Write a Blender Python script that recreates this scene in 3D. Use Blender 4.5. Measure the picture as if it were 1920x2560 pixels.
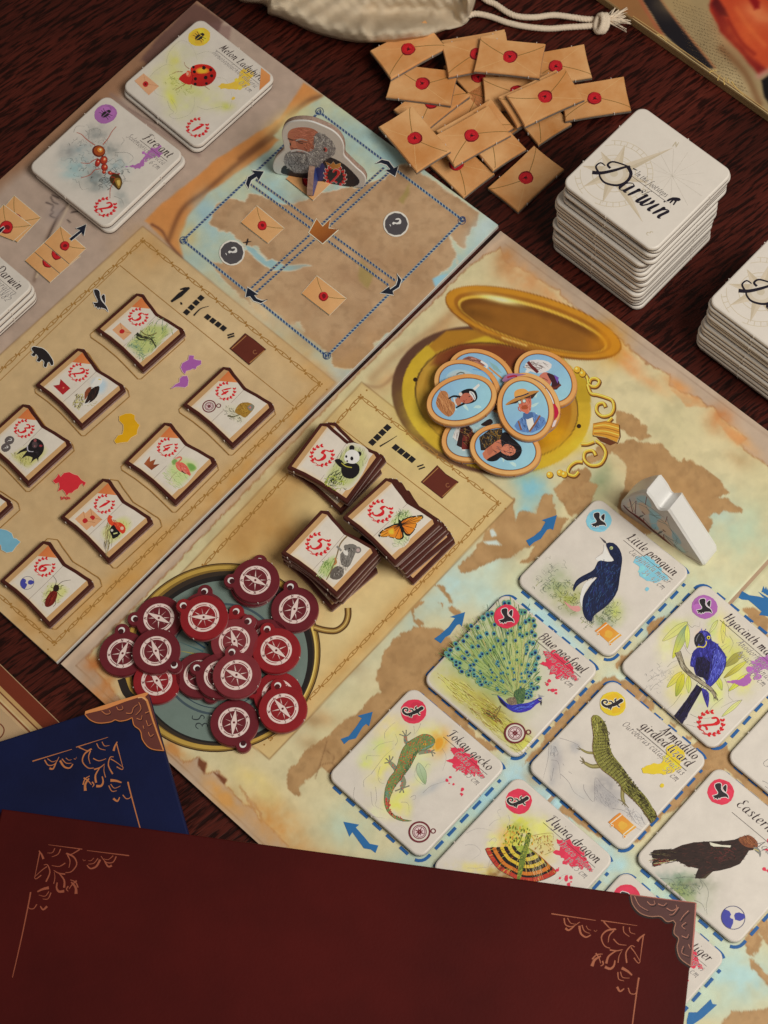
import bpy, math, random
import numpy as np
from mathutils import Vector, Matrix
from mathutils.geometry import tessellate_polygon

for o in list(bpy.data.objects): bpy.data.objects.remove(o)
SC = bpy.context.scene
COL = SC.collection
rnd = random.Random(7)

# ------------------------------------------------------------------ camera
FPX, AX, ROLL, CAMH = 5600.0, 0.41999, -0.18977, 0.71022   # focal length in pixels of a 1920 x 2560 frame, tilt, roll, height
_c, _s, _cr, _sr = math.cos(AX), math.sin(AX), math.cos(ROLL), math.sin(ROLL)
U0 = Vector((0, _c, _s)); FW = Vector((0, _s, -_c)); X0 = Vector((1, 0, 0))
RIGHT = X0*_cr + U0*_sr; UP = -X0*_sr + U0*_cr
cd = bpy.data.cameras.new('camera'); cam = bpy.data.objects.new('camera', cd); COL.objects.link(cam)
M = Matrix((RIGHT, UP, -FW)).transposed().to_4x4(); M.translation = (0, 0, CAMH)
cam.matrix_world = M
cd.sensor_fit = 'VERTICAL'; cd.sensor_height = 36.0; cd.lens = FPX/2560*36.0
cd.clip_start = 0.01; cd.clip_end = 20
cd.dof.use_dof = True; cd.dof.focus_distance = 0.765; cd.dof.aperture_fstop = 36
SC.camera = cam
SC.render.resolution_x = 768; SC.render.resolution_y = 1024
SC.render.engine = 'CYCLES'

# ------------------------------------------------------------------ light
w = bpy.data.worlds.new('World'); SC.world = w; w.use_nodes = True
w.node_tree.nodes['Background'].inputs[0].default_value = (1.0, 0.86, 0.70, 1)
w.node_tree.nodes['Background'].inputs[1].default_value = 0.15
def area(name, loc, target, size, energy, col):
    ld = bpy.data.lights.new(name, 'AREA'); ld.shape = 'RECTANGLE'; ld.size, ld.size_y = size
    ld.energy = energy; ld.color = col
    o = bpy.data.objects.new(name, ld); COL.objects.link(o); o.location = loc
    o.rotation_euler = (Vector(target)-Vector(loc)).to_track_quat('-Z', 'Y').to_euler()
    return o
area('window_light', (0.44, 0.02, 0.76), (0.05, 0.33, 0), (0.40, 0.36), 6.1, (1.0, 0.945, 0.84))
vs = SC.view_settings; vs.view_transform = 'Standard'; vs.look = 'None'; vs.exposure = 0; vs.gamma = 1
vs.use_curve_mapping = False

# ------------------------------------------------------------------ pixel <-> table geometry
def unp(px, z):
    a = (px[0]-960)/FPX; b = -(px[1]-1280)/FPX
    r = a*_cr - b*_sr; u = a*_sr + b*_cr
    dy, dz = u*_c + _s, u*_s - _c
    t = (z-CAMH)/dz
    return (r*t, dy*t)
def proj(P):                       # array of world points -> pixels
    P = np.asarray(P, float); dx, dy, dz = P[:, 0], P[:, 1], P[:, 2]-CAMH
    u = dy*_c + dz*_s; wv = dy*_s - dz*_c
    x = dx*_cr + u*_sr; y = -dx*_sr + u*_cr
    return np.stack([960+FPX*x/wv, 1280-FPX*y/wv], 1)
def Zm(x0, y0, w, o=1659):
    s = w/o
    return lambda p: (x0+s*p[0], y0+s*p[1])
ZA=Zm(0,0,700); ZB=Zm(600,0,700); ZC=Zm(1220,0,700); ZD=Zm(0,600,700); ZE=Zm(600,600,700); ZF=Zm(1220,600,700)
ZG=Zm(0,1250,700); ZH=Zm(600,1250,700); ZI=Zm(1220,1250,700); ZJ=Zm(0,1860,700); ZK=Zm(600,1860,700); ZL=Zm(1220,1860,700)
zpen=Zm(1270,1220,470); zpea=Zm(1040,1460,470); zmac=Zm(1530,1430,390); zgec=Zm(800,1690,480); zliz=Zm(1300,1680,480)
zdra=Zm(1060,1920,500); zeag=Zm(1560,1880,360,1593); zmel=Zm(300,30,400); zant=Zm(60,230,420); zsta=Zm(660,270,300)
zen1=Zm(920,80,340); zen2=Zm(1180,80,420); zen3=Zm(920,240,500); zbk=Zm(1370,250,480); ztok=Zm(240,1370,560)
zpor=Zm(1040,850,420); zkoa=Zm(680,1030,480); zt4=Zm(0,960,360); zt5=Zm(60,700,420); zt6=Zm(280,880,440); zt7=Zm(0,1160,420)
zbag=Zm(500,0,600); zcrd=Zm(1080,0,560); zbox=Zm(1560,0,360); zshp=Zm(1500,1170,340); zst2=Zm(1700,560,220,993)
zblu=Zm(0,1640,440); zlef=Zm(0,440,280,1475); zloc=Zm(940,700,680)
ID = lambda p: p
def Q(z, pts): return [z(p) for p in pts]

# ------------------------------------------------------------------ colour: what the photo shows -> surface colour under this light
LUM = np.array([0.70, 0.645, 0.56])
def lin(c):
    c = np.asarray(c, float)/255
    return np.where(c <= 0.04045, c/12.92, ((c+0.055)/1.055)**2.4)
def base(c): return np.clip(lin(c)/LUM, 0.002, 0.92)
def C4(c):
    b = base(c); return (float(b[0]), float(b[1]), float(b[2]), 1.0)

# ------------------------------------------------------------------ materials
MATS = {}
def newmat(name):
    m = bpy.data.materials.new(name); m.use_nodes = True
    nt = m.node_tree; b = nt.nodes['Principled BSDF']; MATS[name] = m
    return m, nt, b
def N(nt, t, **k):
    n = nt.nodes.new(t)
    for a, v in k.items():
        if a.startswith('i_'): n.inputs[a[2:].replace('_', ' ')].default_value = v
        else: setattr(n, a, v)
    return n
def mottled(name, col, rough=.5, spec=.3, amt=.12, scale=120, bump=0, bscale=1500, col2=None, metal=0):
    m, nt, b = newmat(name)
    tc = N(nt, 'ShaderNodeTexCoord')
    nz = N(nt, 'ShaderNodeTexNoise', i_Scale=scale, i_Detail=6.0, i_Roughness=.6)
    oi = N(nt, 'ShaderNodeObjectInfo'); va = N(nt, 'ShaderNodeVectorMath', operation='MULTIPLY_ADD'); nt.links.new(oi.outputs['Random'], va.inputs[0]); va.inputs[1].default_value = (3.1, 1.7, 2.3); nt.links.new(tc.outputs['Object'], va.inputs[2])
    nt.links.new(va.outputs[0], nz.inputs['Vector'])
    rp = N(nt, 'ShaderNodeMapRange'); rp.inputs[1].default_value = .3; rp.inputs[2].default_value = .7
    nt.links.new(nz.outputs['Fac'], rp.inputs[0])
    mx = N(nt, 'ShaderNodeMix', data_type='RGBA')
    a = np.array(col); c2 = np.array(col2) if col2 is not None else a*(1-amt)
    c1 = a if col2 is not None else np.clip(a*(1+amt*.5), 0, .95)
    mx.inputs[6].default_value = (*c2[:3], 1); mx.inputs[7].default_value = (*c1[:3], 1)
    nt.links.new(rp.outputs[0], mx.inputs[0]); nt.links.new(mx.outputs[2], b.inputs['Base Color'])
    b.inputs['Roughness'].default_value = rough; b.inputs['Specular IOR Level'].default_value = spec
    b.inputs['Metallic'].default_value = metal
    if bump:
        n2 = N(nt, 'ShaderNodeTexNoise', i_Scale=bscale, i_Detail=3.0)
        nt.links.new(tc.outputs['Object'], n2.inputs['Vector'])
        bp = N(nt, 'ShaderNodeBump'); bp.inputs['Strength'].default_value = bump; bp.inputs['Distance'].default_value = .0004
        nt.links.new(n2.outputs['Fac'], bp.inputs['Height']); nt.links.new(bp.outputs[0], b.inputs['Normal'])
    return m
def inkmat(name, rough, spec, amt, scale, bump=.05):
    m, nt, b = newmat(name)
    at = N(nt, 'ShaderNodeAttribute', attribute_name='Col')
    tc = N(nt, 'ShaderNodeTexCoord')
    nz = N(nt, 'ShaderNodeTexNoise', i_Scale=scale, i_Detail=8.0, i_Roughness=.65)
    nt.links.new(tc.outputs['Object'], nz.inputs['Vector'])
    rp = N(nt, 'ShaderNodeMapRange'); rp.inputs[1].default_value = .25; rp.inputs[2].default_value = .75
    rp.inputs[3].default_value = 1-amt; rp.inputs[4].default_value = 1+amt*.6
    nt.links.new(nz.outputs['Fac'], rp.inputs[0])
    vm = N(nt, 'ShaderNodeVectorMath', operation='SCALE')
    nt.links.new(at.outputs['Color'], vm.inputs[0]); nt.links.new(rp.outputs[0], vm.inputs['Scale'])
    nt.links.new(vm.outputs[0], b.inputs['Base Color'])
    b.inputs['Roughness'].default_value = rough; b.inputs['Specular IOR Level'].default_value = spec
    n2 = N(nt, 'ShaderNodeTexNoise', i_Scale=1800.0, i_Detail=2.0)
    nt.links.new(tc.outputs['Object'], n2.inputs['Vector'])
    bp = N(nt, 'ShaderNodeBump'); bp.inputs['Strength'].default_value = bump; bp.inputs['Distance'].default_value = .0003
    nt.links.new(n2.outputs['Fac'], bp.inputs['Height']); nt.links.new(bp.outputs[0], b.inputs['Normal'])
    return m
INK = inkmat('print_ink', .46, .35, .10, 220)
WASH = inkmat('board_print', .42, .4, .10, 160)
CARDW = mottled('card_paper', base((200,187,170))[:3], .42, .35, .04, 200, .05)
CORE = mottled('card_core', base((74,54,44)), .9, .1, .35, 900, .6, 2600)
CORE2 = mottled('tile_core', base((150,124,116)), .9, .1, .3, 900, .6, 2600)
WHITE = mottled('gloss_white', (.82,.82,.82), .3, .5, .03, 90)

# ------------------------------------------------------------------ objects
def tag(o, label=None, cat=None, group=None, kind=None):
    if label: o['label'] = label
    if cat: o['category'] = cat
    if group: o['group'] = group
    if kind: o['kind'] = kind
    return o
def thing(name, label, cat, loc, group=None):
    o = bpy.data.objects.new(name, None); COL.objects.link(o); o.location = loc; o.empty_display_size = .01
    return tag(o, label, cat, group)
def obj(name, me, parent=None, mats=()):
    for m in mats: me.materials.append(m)
    o = bpy.data.objects.new(name, me); COL.objects.link(o)
    if parent: o.parent = parent
    return o
def copy_thing(src, loc, rotz=0, label=None, tilt=None):
    r = src.copy(); COL.objects.link(r); r.location = loc; r.rotation_euler = (tilt[0] if tilt else 0, tilt[1] if tilt else 0, rotz)
    if label: r['label'] = label
    for ch in src.children:
        c = ch.copy(); COL.objects.link(c); c.parent = r
        for g in ch.children:
            d = g.copy(); COL.objects.link(d); d.parent = c
    return r
def inset(pts, d):
    n = len(pts); out = []
    for i in range(n):
        x0, y0 = pts[i-1]; x1, y1 = pts[i]; x2, y2 = pts[(i+1) % n]
        a = (x1-x0, y1-y0); b = (x2-x1, y2-y1)
        la = math.hypot(*a) or 1e-9; lb = math.hypot(*b) or 1e-9
        n1 = (-a[1]/la, a[0]/la); n2 = (-b[1]/lb, b[0]/lb)
        mx, my = n1[0]+n2[0], n1[1]+n2[1]; q = (mx*mx+my*my)/2 or 1e-9
        q = max(q, .5)
        out.append((x1+mx/q*d, y1+my/q*d))
    return out
def area2(p): return sum(p[i-1][0]*p[i][1]-p[i][0]*p[i-1][1] for i in range(len(p)))
def slab(outline, prof, seg, cap, holes=None):
    """prof: list of (inset, z); seg: material of each side segment; cap: (bottom, top) material index"""
    if area2(outline) < 0: outline = outline[::-1]
    n = len(outline); v = []; f = []; mi = []
    for d, z in prof: v += [(x, y, z) for x, y in inset(outline, d)]
    for k in range(len(prof)-1):
        for i in range(n):
            j = (i+1) % n
            f.append((k*n+i, k*n+j, (k+1)*n+j, (k+1)*n+i)); mi.append(seg[k])
    f.append(tuple(range(n))[::-1]); mi.append(cap[0])
    f.append(tuple((len(prof)-1)*n+i for i in range(n))); mi.append(cap[1])
    me = bpy.data.meshes.new('slab'); me.from_pydata(v, [], f); me.polygons.foreach_set('material_index', mi)
    return me
def rrect(w, h, r, n=6, cx=0, cy=0):
    p = []
    for sx, sy, a0 in ((1,1,0),(-1,1,90),(-1,-1,180),(1,-1,270)):
        for k in range(n+1):
            a = math.radians(a0+90*k/n); p.append((cx+sx*(w/2-r)+r*math.cos(a), cy+sy*(h/2-r)+r*math.sin(a)))
    return p
def smooth_shade(o, ang=40):
    for p in o.data.polygons: p.use_smooth = True
    try: o.data.set_sharp_from_angle(angle=math.radians(ang))
    except Exception: pass

# ------------------------------------------------------------------ flat print, as thin coloured shapes
def cr(pts, closed=False, n=5):
    m = len(pts)
    if m < 3: return list(pts)
    out = []
    R_ = range(m) if closed else range(m-1)
    for i in R_:
        if closed: p0, p1, p2, p3 = pts[i-1], pts[i], pts[(i+1) % m], pts[(i+2) % m]
        else: p0, p1, p2, p3 = pts[max(i-1,0)], pts[i], pts[i+1], pts[min(i+2,m-1)]
        for k in range(n):
            t = k/n; t2 = t*t; t3 = t2*t
            out.append(tuple(.5*((2*p1[q]) + (-p0[q]+p2[q])*t + (2*p0[q]-5*p1[q]+4*p2[q]-p3[q])*t2 + (-p0[q]+3*p1[q]-3*p2[q]+p3[q])*t3) for q in (0,1)))
    if not closed: out.append(tuple(pts[-1]))
    return out
def roughen(pts, amp, it=2, rg=rnd):
    for _ in range(it):
        o = []
        for i in range(len(pts)):
            a, b = pts[i], pts[(i+1) % len(pts)]
            L = math.hypot(b[0]-a[0], b[1]-a[1])
            k = rg.uniform(-1, 1)*min(amp, L*.25)
            o += [a, ((a[0]+b[0])/2-(b[1]-a[1])/(L or 1)*k, (a[1]+b[1])/2+(b[0]-a[0])/(L or 1)*k)]
        pts = o; amp *= .55
    return pts
def inpoly(p, poly):
    x, y = p; c = False; j = len(poly)-1
    for i in range(len(poly)):
        xi, yi = poly[i]; xj, yj = poly[j]
        if (yi > y) != (yj > y) and x < (xj-xi)*(y-yi)/(yj-yi+1e-12)+xi: c = not c
        j = i
    return c
class Print:
    DZ = 0.5e-6
    def __init__(s, root, z, m, mat=None):
        s.root, s.z, s.m, s.mat = root, z, m, mat or INK
        s.bk = {}; s.order = []; s.L = 2; s.nrm = (0,0,1); s.rg = random.Random(11); s.part('print')
    def part(s, name):
        if name not in s.bk: s.bk[name] = ([], [], []); s.order.append(name)
        s.cur = s.bk[name]; return s
    def new(s, name):
        k = name
        while k in s.bk: k += '+'
        return s.part(k)
    def add(s, pts, tris, cols, lay=None):
        v, f, c = s.cur; b = len(v)
        if lay is None: s.L += 1; lay = s.L
        zz = s.z + lay*s.DZ
        for p in pts:
            q = s.m(p); v.append((q[0], q[1], zz) if len(q) == 2 else (q[0]+s.nrm[0]*lay*s.DZ, q[1]+s.nrm[1]*lay*s.DZ, q[2]+s.nrm[2]*lay*s.DZ))
        f += [(b+i, b+j, b+k) for i, j, k in tris]; c += cols
    def poly(s, pts, col, sm=0, g=None, rough=0, lay=None):
        if rough: pts = roughen(list(pts), rough, 2, s.rg)
        if sm: pts = cr(pts, True, sm)
        if abs(area2(pts)) < 1e-14: return
        tr = tessellate_polygon([[Vector((p[0], p[1], 0)) for p in pts]])
        if g:
            (x0, y0), (x1, y1), c2 = g; a = base(col); b = base(c2); dd = (x1-x0)**2+(y1-y0)**2
            cols = []
            for p in pts:
                t = min(1, max(0, ((p[0]-x0)*(x1-x0)+(p[1]-y0)*(y1-y0))/dd)); cols.append(tuple(a*(1-t)+b*t))
        else: cols = [tuple(base(col))]*len(pts)
        s.add(pts, tr, cols, lay)
    def soft(s, pts, col, bg, k=.45, sm=3):
        if sm: pts = cr(pts, True, sm)
        n = len(pts); cx = sum(p[0] for p in pts)/n; cy = sum(p[1] for p in pts)/n
        inn = [(cx+(x-cx)*k, cy+(y-cy)*k) for x, y in pts]
        a, b = tuple(base(col)), tuple(base(bg)); tr = []
        for i in range(n):
            j = (i+1) % n; tr += [(i, j, n+j), (i, n+j, n+i)]
            tr.append((n+i, n+j, 2*n))
        s.add(list(pts)+inn+[(cx, cy)], tr, [b]*n+[a]*(n+1))
    def stroke(s, pts, w, col, w2=None, sm=4, closed=False, lay=None, wf=None):
        if sm: pts = cr(pts, closed, sm)
        m = len(pts)
        if m < 2: return
        o = []; w2 = w if w2 is None else w2
        for i in range(m):
            a = pts[i-1] if (i or closed) else pts[0]; b = pts[(i+1) % m] if (i < m-1 or closed) else pts[-1]
            dx, dy = b[0]-a[0], b[1]-a[1]; L = math.hypot(dx, dy) or 1e-9
            t = i/(m-1); ww = (w+(w2-w)*t)/2
            if wf: ww = wf(t, dx/L, dy/L)/2
            o += [(pts[i][0]-dy/L*ww, pts[i][1]+dx/L*ww), (pts[i][0]+dy/L*ww, pts[i][1]-dx/L*ww)]
        tr = []
        for i in range(m if closed else m-1):
            a, b, c, d = 2*i, 2*i+1, (2*i+2) % (2*m), (2*i+3) % (2*m); tr += [(a, b, d), (a, d, c)]
        s.add(o, tr, [tuple(base(col))]*len(o), lay)
    def hatch(s, poly, n, ang, L, wd, cols, jit=.3, bend=.15):
        xs = [p[0] for p in poly]; ys = [p[1] for p in poly]; rg = s.rg; s.L += 14; b = s.L-13; k = 0; tries = 0
        while k < n and tries < n*30:
            tries += 1
            p = (rg.uniform(min(xs), max(xs)), rg.uniform(min(ys), max(ys)))
            if not inpoly(p, poly): continue
            a = math.radians(ang(p) if callable(ang) else ang)+rg.gauss(0, jit); l = L*rg.uniform(.5, 1.3)/2
            d = (math.cos(a)*l, math.sin(a)*l); bd = rg.gauss(0, bend)*l
            s.stroke([(p[0]-d[0], p[1]-d[1]), (p[0]-d[1]/l*bd, p[1]+d[0]/l*bd), (p[0]+d[0], p[1]+d[1])], wd*rg.uniform(.6, 1.2), rg.choice(cols), wd*.3, 2, lay=b+k % 13)
            k += 1
    def circ(s, c, r, col, n=28, r2=None, rot=0, wob=0, lay=None, sm=0):
        r2 = r2 or r; p = []
        for i in range(n):
            a = 2*math.pi*i/n; k = 1+s.rg.uniform(-wob, wob)
            x, y = r*k*math.cos(a), r2*k*math.sin(a)
            p.append((c[0]+x*math.cos(rot)-y*math.sin(rot), c[1]+x*math.sin(rot)+y*math.cos(rot)))
        s.poly(p, col, lay=lay, sm=sm)
    def dots(s, poly, n, r, cols, asp=1, rot=0):
        xs = [p[0] for p in poly]; ys = [p[1] for p in poly]; s.L += 8; b = s.L-7; k = 0; t = 0
        while k < n and t < n*30:
            t += 1; p = (s.rg.uniform(min(xs), max(xs)), s.rg.uniform(min(ys), max(ys)))
            if inpoly(p, poly): s.circ(p, r*s.rg.uniform(.6, 1.2), s.rg.choice(cols), 8, r*asp*s.rg.uniform(.6, 1.2), rot, lay=b+k % 7); k += 1
    def ring(s, c, r0, r1, col, n=40, a0=0, a1=360):
        pts = []; tr = []; full = abs(a1-a0) >= 360
        m = n if full else n+1
        for i in range(m):
            a = math.radians(a0+(a1-a0)*i/n); pts += [(c[0]+r0*math.cos(a), c[1]+r0*math.sin(a)), (c[0]+r1*math.cos(a), c[1]+r1*math.sin(a))]
        for i in range(n):
            a, b, e, d = 2*i, 2*i+1, (2*i+2) % (2*m), (2*i+3) % (2*m); tr += [(a, b, d), (a, d, e)]
        s.add(pts, tr, [tuple(base(col))]*len(pts))
    def text(s, t, o, ex, ey, col, w0=3, w1=9, shear=.18, right=False, halo=None):
        tot = textw(t)
        x = -tot if right else 0
        strokes = []
        for ch in t:
            if ch == ' ': x += 26; continue
            adv, st = GLY[ch]
            for sp in st:
                strokes.append([(x+a+b*shear, b) for a, b in sp])
            x += adv+TRK
        def dr(extra, c):
            s.L += 7; b = s.L-6
            for k, sp in enumerate(strokes):
                q = cr(sp, False, 5) if len(sp) > 2 else ([sp[0], ((sp[0][0]+sp[1][0])/2, (sp[0][1]+sp[1][1])/2), sp[1]])
                P_ = [(o[0]+ex[0]*a/100+ey[0]*b_/100, o[1]+ex[1]*a/100+ey[1]*b_/100) for a, b_ in q]
                sc = (math.hypot(*ex)+math.hypot(*ey))/200
                # broad-nib pen: thick on the downstrokes
                m = len(q); dirs = []
                for i in range(m):
                    a, b2 = q[max(i-1,0)], q[min(i+1,m-1)]; dx, dy = b2[0]-a[0], b2[1]-a[1]; L = math.hypot(dx, dy) or 1
                    dirs.append(abs(dy)/L if dy*dx <= 0 or abs(dy) > 2*abs(dx) else abs(dy)/L*.75)
                def wf(tt, a, b3, dirs=dirs, m=m):
                    k2 = dirs[min(m-1, int(round(tt*(m-1))))]; e = min(1, .45+4*min(tt, 1-tt))
                    return (w0+(w1-w0)*k2*k2)*sc*e+extra
                s.stroke(P_, 1, c, sm=0, lay=b+k % 6, wf=wf)
        if halo: dr(halo[1], halo[0])
        dr(0, col)
        return tot
    def done(s):
        made = {}
        for name in s.order:
            v, f, c = s.bk[name]
            if not v: continue
            full = name.rstrip('+'); par, name = (s.root, full) if '/' not in full else (made[full.split('/')[0]], full.split('/')[1]); me = bpy.data.meshes.new(name); lx, ly, lz = s.root.location
            me.from_pydata([(x-lx, y-ly, z-lz) for x, y, z in v], [], f)
            # face up
            at = me.color_attributes.new('Col', 'FLOAT_COLOR', 'POINT')
            at.data.foreach_set('color', np.c_[np.array(c), np.ones(len(c))].astype(np.float32).ravel())
            made[full] = obj(name, me, par, [s.mat])

# broad-pen italic alphabet: advance; strokes of x,y points (baseline 0, x-height 50)
_G = """a 50;40,45 25,50 8,35 6,12 18,0 32,10 40,45;41,48 36,14 40,2 50,6
b 46;18,85 8,40 6,14 16,0 34,10 40,32 30,50 14,38 9,24
c 40;36,40 26,50 8,36 5,14 16,0 36,10
d 50;40,45 25,50 8,35 6,12 18,0 32,10 40,45;52,86 38,14 42,2 50,6
e 40;6,22 30,28 34,44 22,50 7,34 5,13 16,0 36,10
f 34;46,78 36,86 26,70 16,10 6,-28 -4,-26;6,48 36,48
g 48;40,45 25,50 8,35 6,14 18,2 32,12 40,45;41,48 32,-10 18,-30 0,-22
h 50;18,85 4,0;8,24 26,48 36,42 32,12 38,0 46,6
i 22;12,48 6,12 11,0 20,6;15,64 17,70
k 44;18,85 4,0;36,46 9,22;14,26 32,2 42,6
l 22;18,85 6,14 11,0 20,6
m 68;4,40 12,48 4,0;8,26 24,48 32,42 26,0;30,26 46,48 55,42 51,12 56,0 64,6
n 50;4,40 12,48 4,0;8,26 26,48 36,42 32,12 38,0 46,6
o 44;24,50 8,36 5,14 18,0 34,12 38,36 24,50
p 46;12,48 -4,-30;8,26 26,49 39,38 34,10 18,0 5,10
q 48;40,45 25,50 8,35 6,14 18,2 32,12 40,45;41,48 32,-30
r 34;4,40 12,48 4,0;8,26 22,47 34,42
s 36;32,42 20,50 10,40 26,18 18,0 2,6
t 28;16,68 6,14 12,0 24,6;2,48 28,48
u 52;6,40 13,48 6,14 15,0 30,14 40,48;40,48 35,12 40,0 49,6
v 42;4,40 13,48 16,0;16,0 36,30 36,48
w 62;4,40 13,48 10,8 18,0 32,24 36,48;36,48 33,10 42,0 56,26 56,48
x 42;6,48 32,0;38,48 0,0
y 50;6,40 13,48 8,14 17,2 32,16 40,48;40,48 32,-10 18,-30 0,-22
z 40;6,46 36,48;36,48 4,2;4,2 34,0 20,-14
A 60;0,0 20,20 44,82;44,82 48,0 56,4;16,30 48,30
B 56;22,78 8,0;6,64 30,82 52,70 44,48 20,44;20,44 46,44 50,20 30,0 4,4
C 52;48,70 36,82 14,60 8,24 24,0 44,10
D 70;24,80 10,2;4,60 20,80 50,78 66,46 46,8 22,0 4,6
E 50;48,74 34,82 20,68 28,46 38,44;30,46 10,34 8,12 26,0 46,12
F 50;26,74 10,0 0,4;4,66 20,78 56,78;16,42 42,42
G 58;50,68 38,82 14,60 8,24 24,0 44,12 48,36;30,36 54,36
H 64;6,66 20,80 8,0;60,82 46,14 54,0;14,42 52,42
I 32;6,70 20,80 34,76;24,78 14,2;2,2 26,4
L 48;8,60 24,80 18,40 8,4 0,6;2,6 16,10 34,0 48,8
M 70;0,0 12,20 24,80;24,80 34,10;34,10 60,80;60,80 54,12 60,0 66,4
N 56;0,0 12,40 22,80;22,80 42,2;42,2 56,80
O 62;36,82 10,58 8,18 28,0 54,24 54,64 36,82
P 52;24,78 10,0;4,62 22,80 50,74 48,46 18,40
S 50;48,72 36,82 20,68 40,36 26,0 4,10
T 48;4,64 16,78 56,80;34,78 24,12 14,0 6,6
W 62;4,78 14,0;14,0 34,60;34,60 44,0;44,0 64,80
0 50;28,76 8,50 8,20 24,0 44,24 44,56 28,76
1 34;8,60 28,76;28,76 18,0
2 46;8,58 22,76 42,66 36,40 4,0;4,2 22,8 40,0
3 44;8,66 24,76 40,64 20,42;20,42 40,34 34,8 16,0 2,10
4 48;32,76 4,24;4,24 46,24;36,50 28,0
5 48;46,78 18,74;18,74 12,46;12,46 30,50 42,34 34,8 16,0 2,8
6 46;42,74 18,50 8,22 22,0 40,16 36,38 12,26
7 44;8,74 46,76;46,76 16,0
8 46;26,76 12,60 36,26 22,0 6,16 40,58 26,76
9 46;40,56 26,76 10,58 20,38 40,54;42,58 34,14 16,0
- 32;4,28 26,28
= 40;4,40 34,40;4,20 34,20
? 46;6,58 22,78 42,64 36,44 22,34 20,20;17,0 18,5
. 20;6,0 8,5"""
GLY = {}
for ln in _G.split('\n'):
    h, *st = ln[2:].split(';'); GLY[ln[0]] = (float(h), [[tuple(map(float, q.split(','))) for q in sp.split()] for sp in st])
TRK = 9
def textw(t): return sum(26 if ch == ' ' else GLY[ch][0]+TRK for ch in t)

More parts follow.
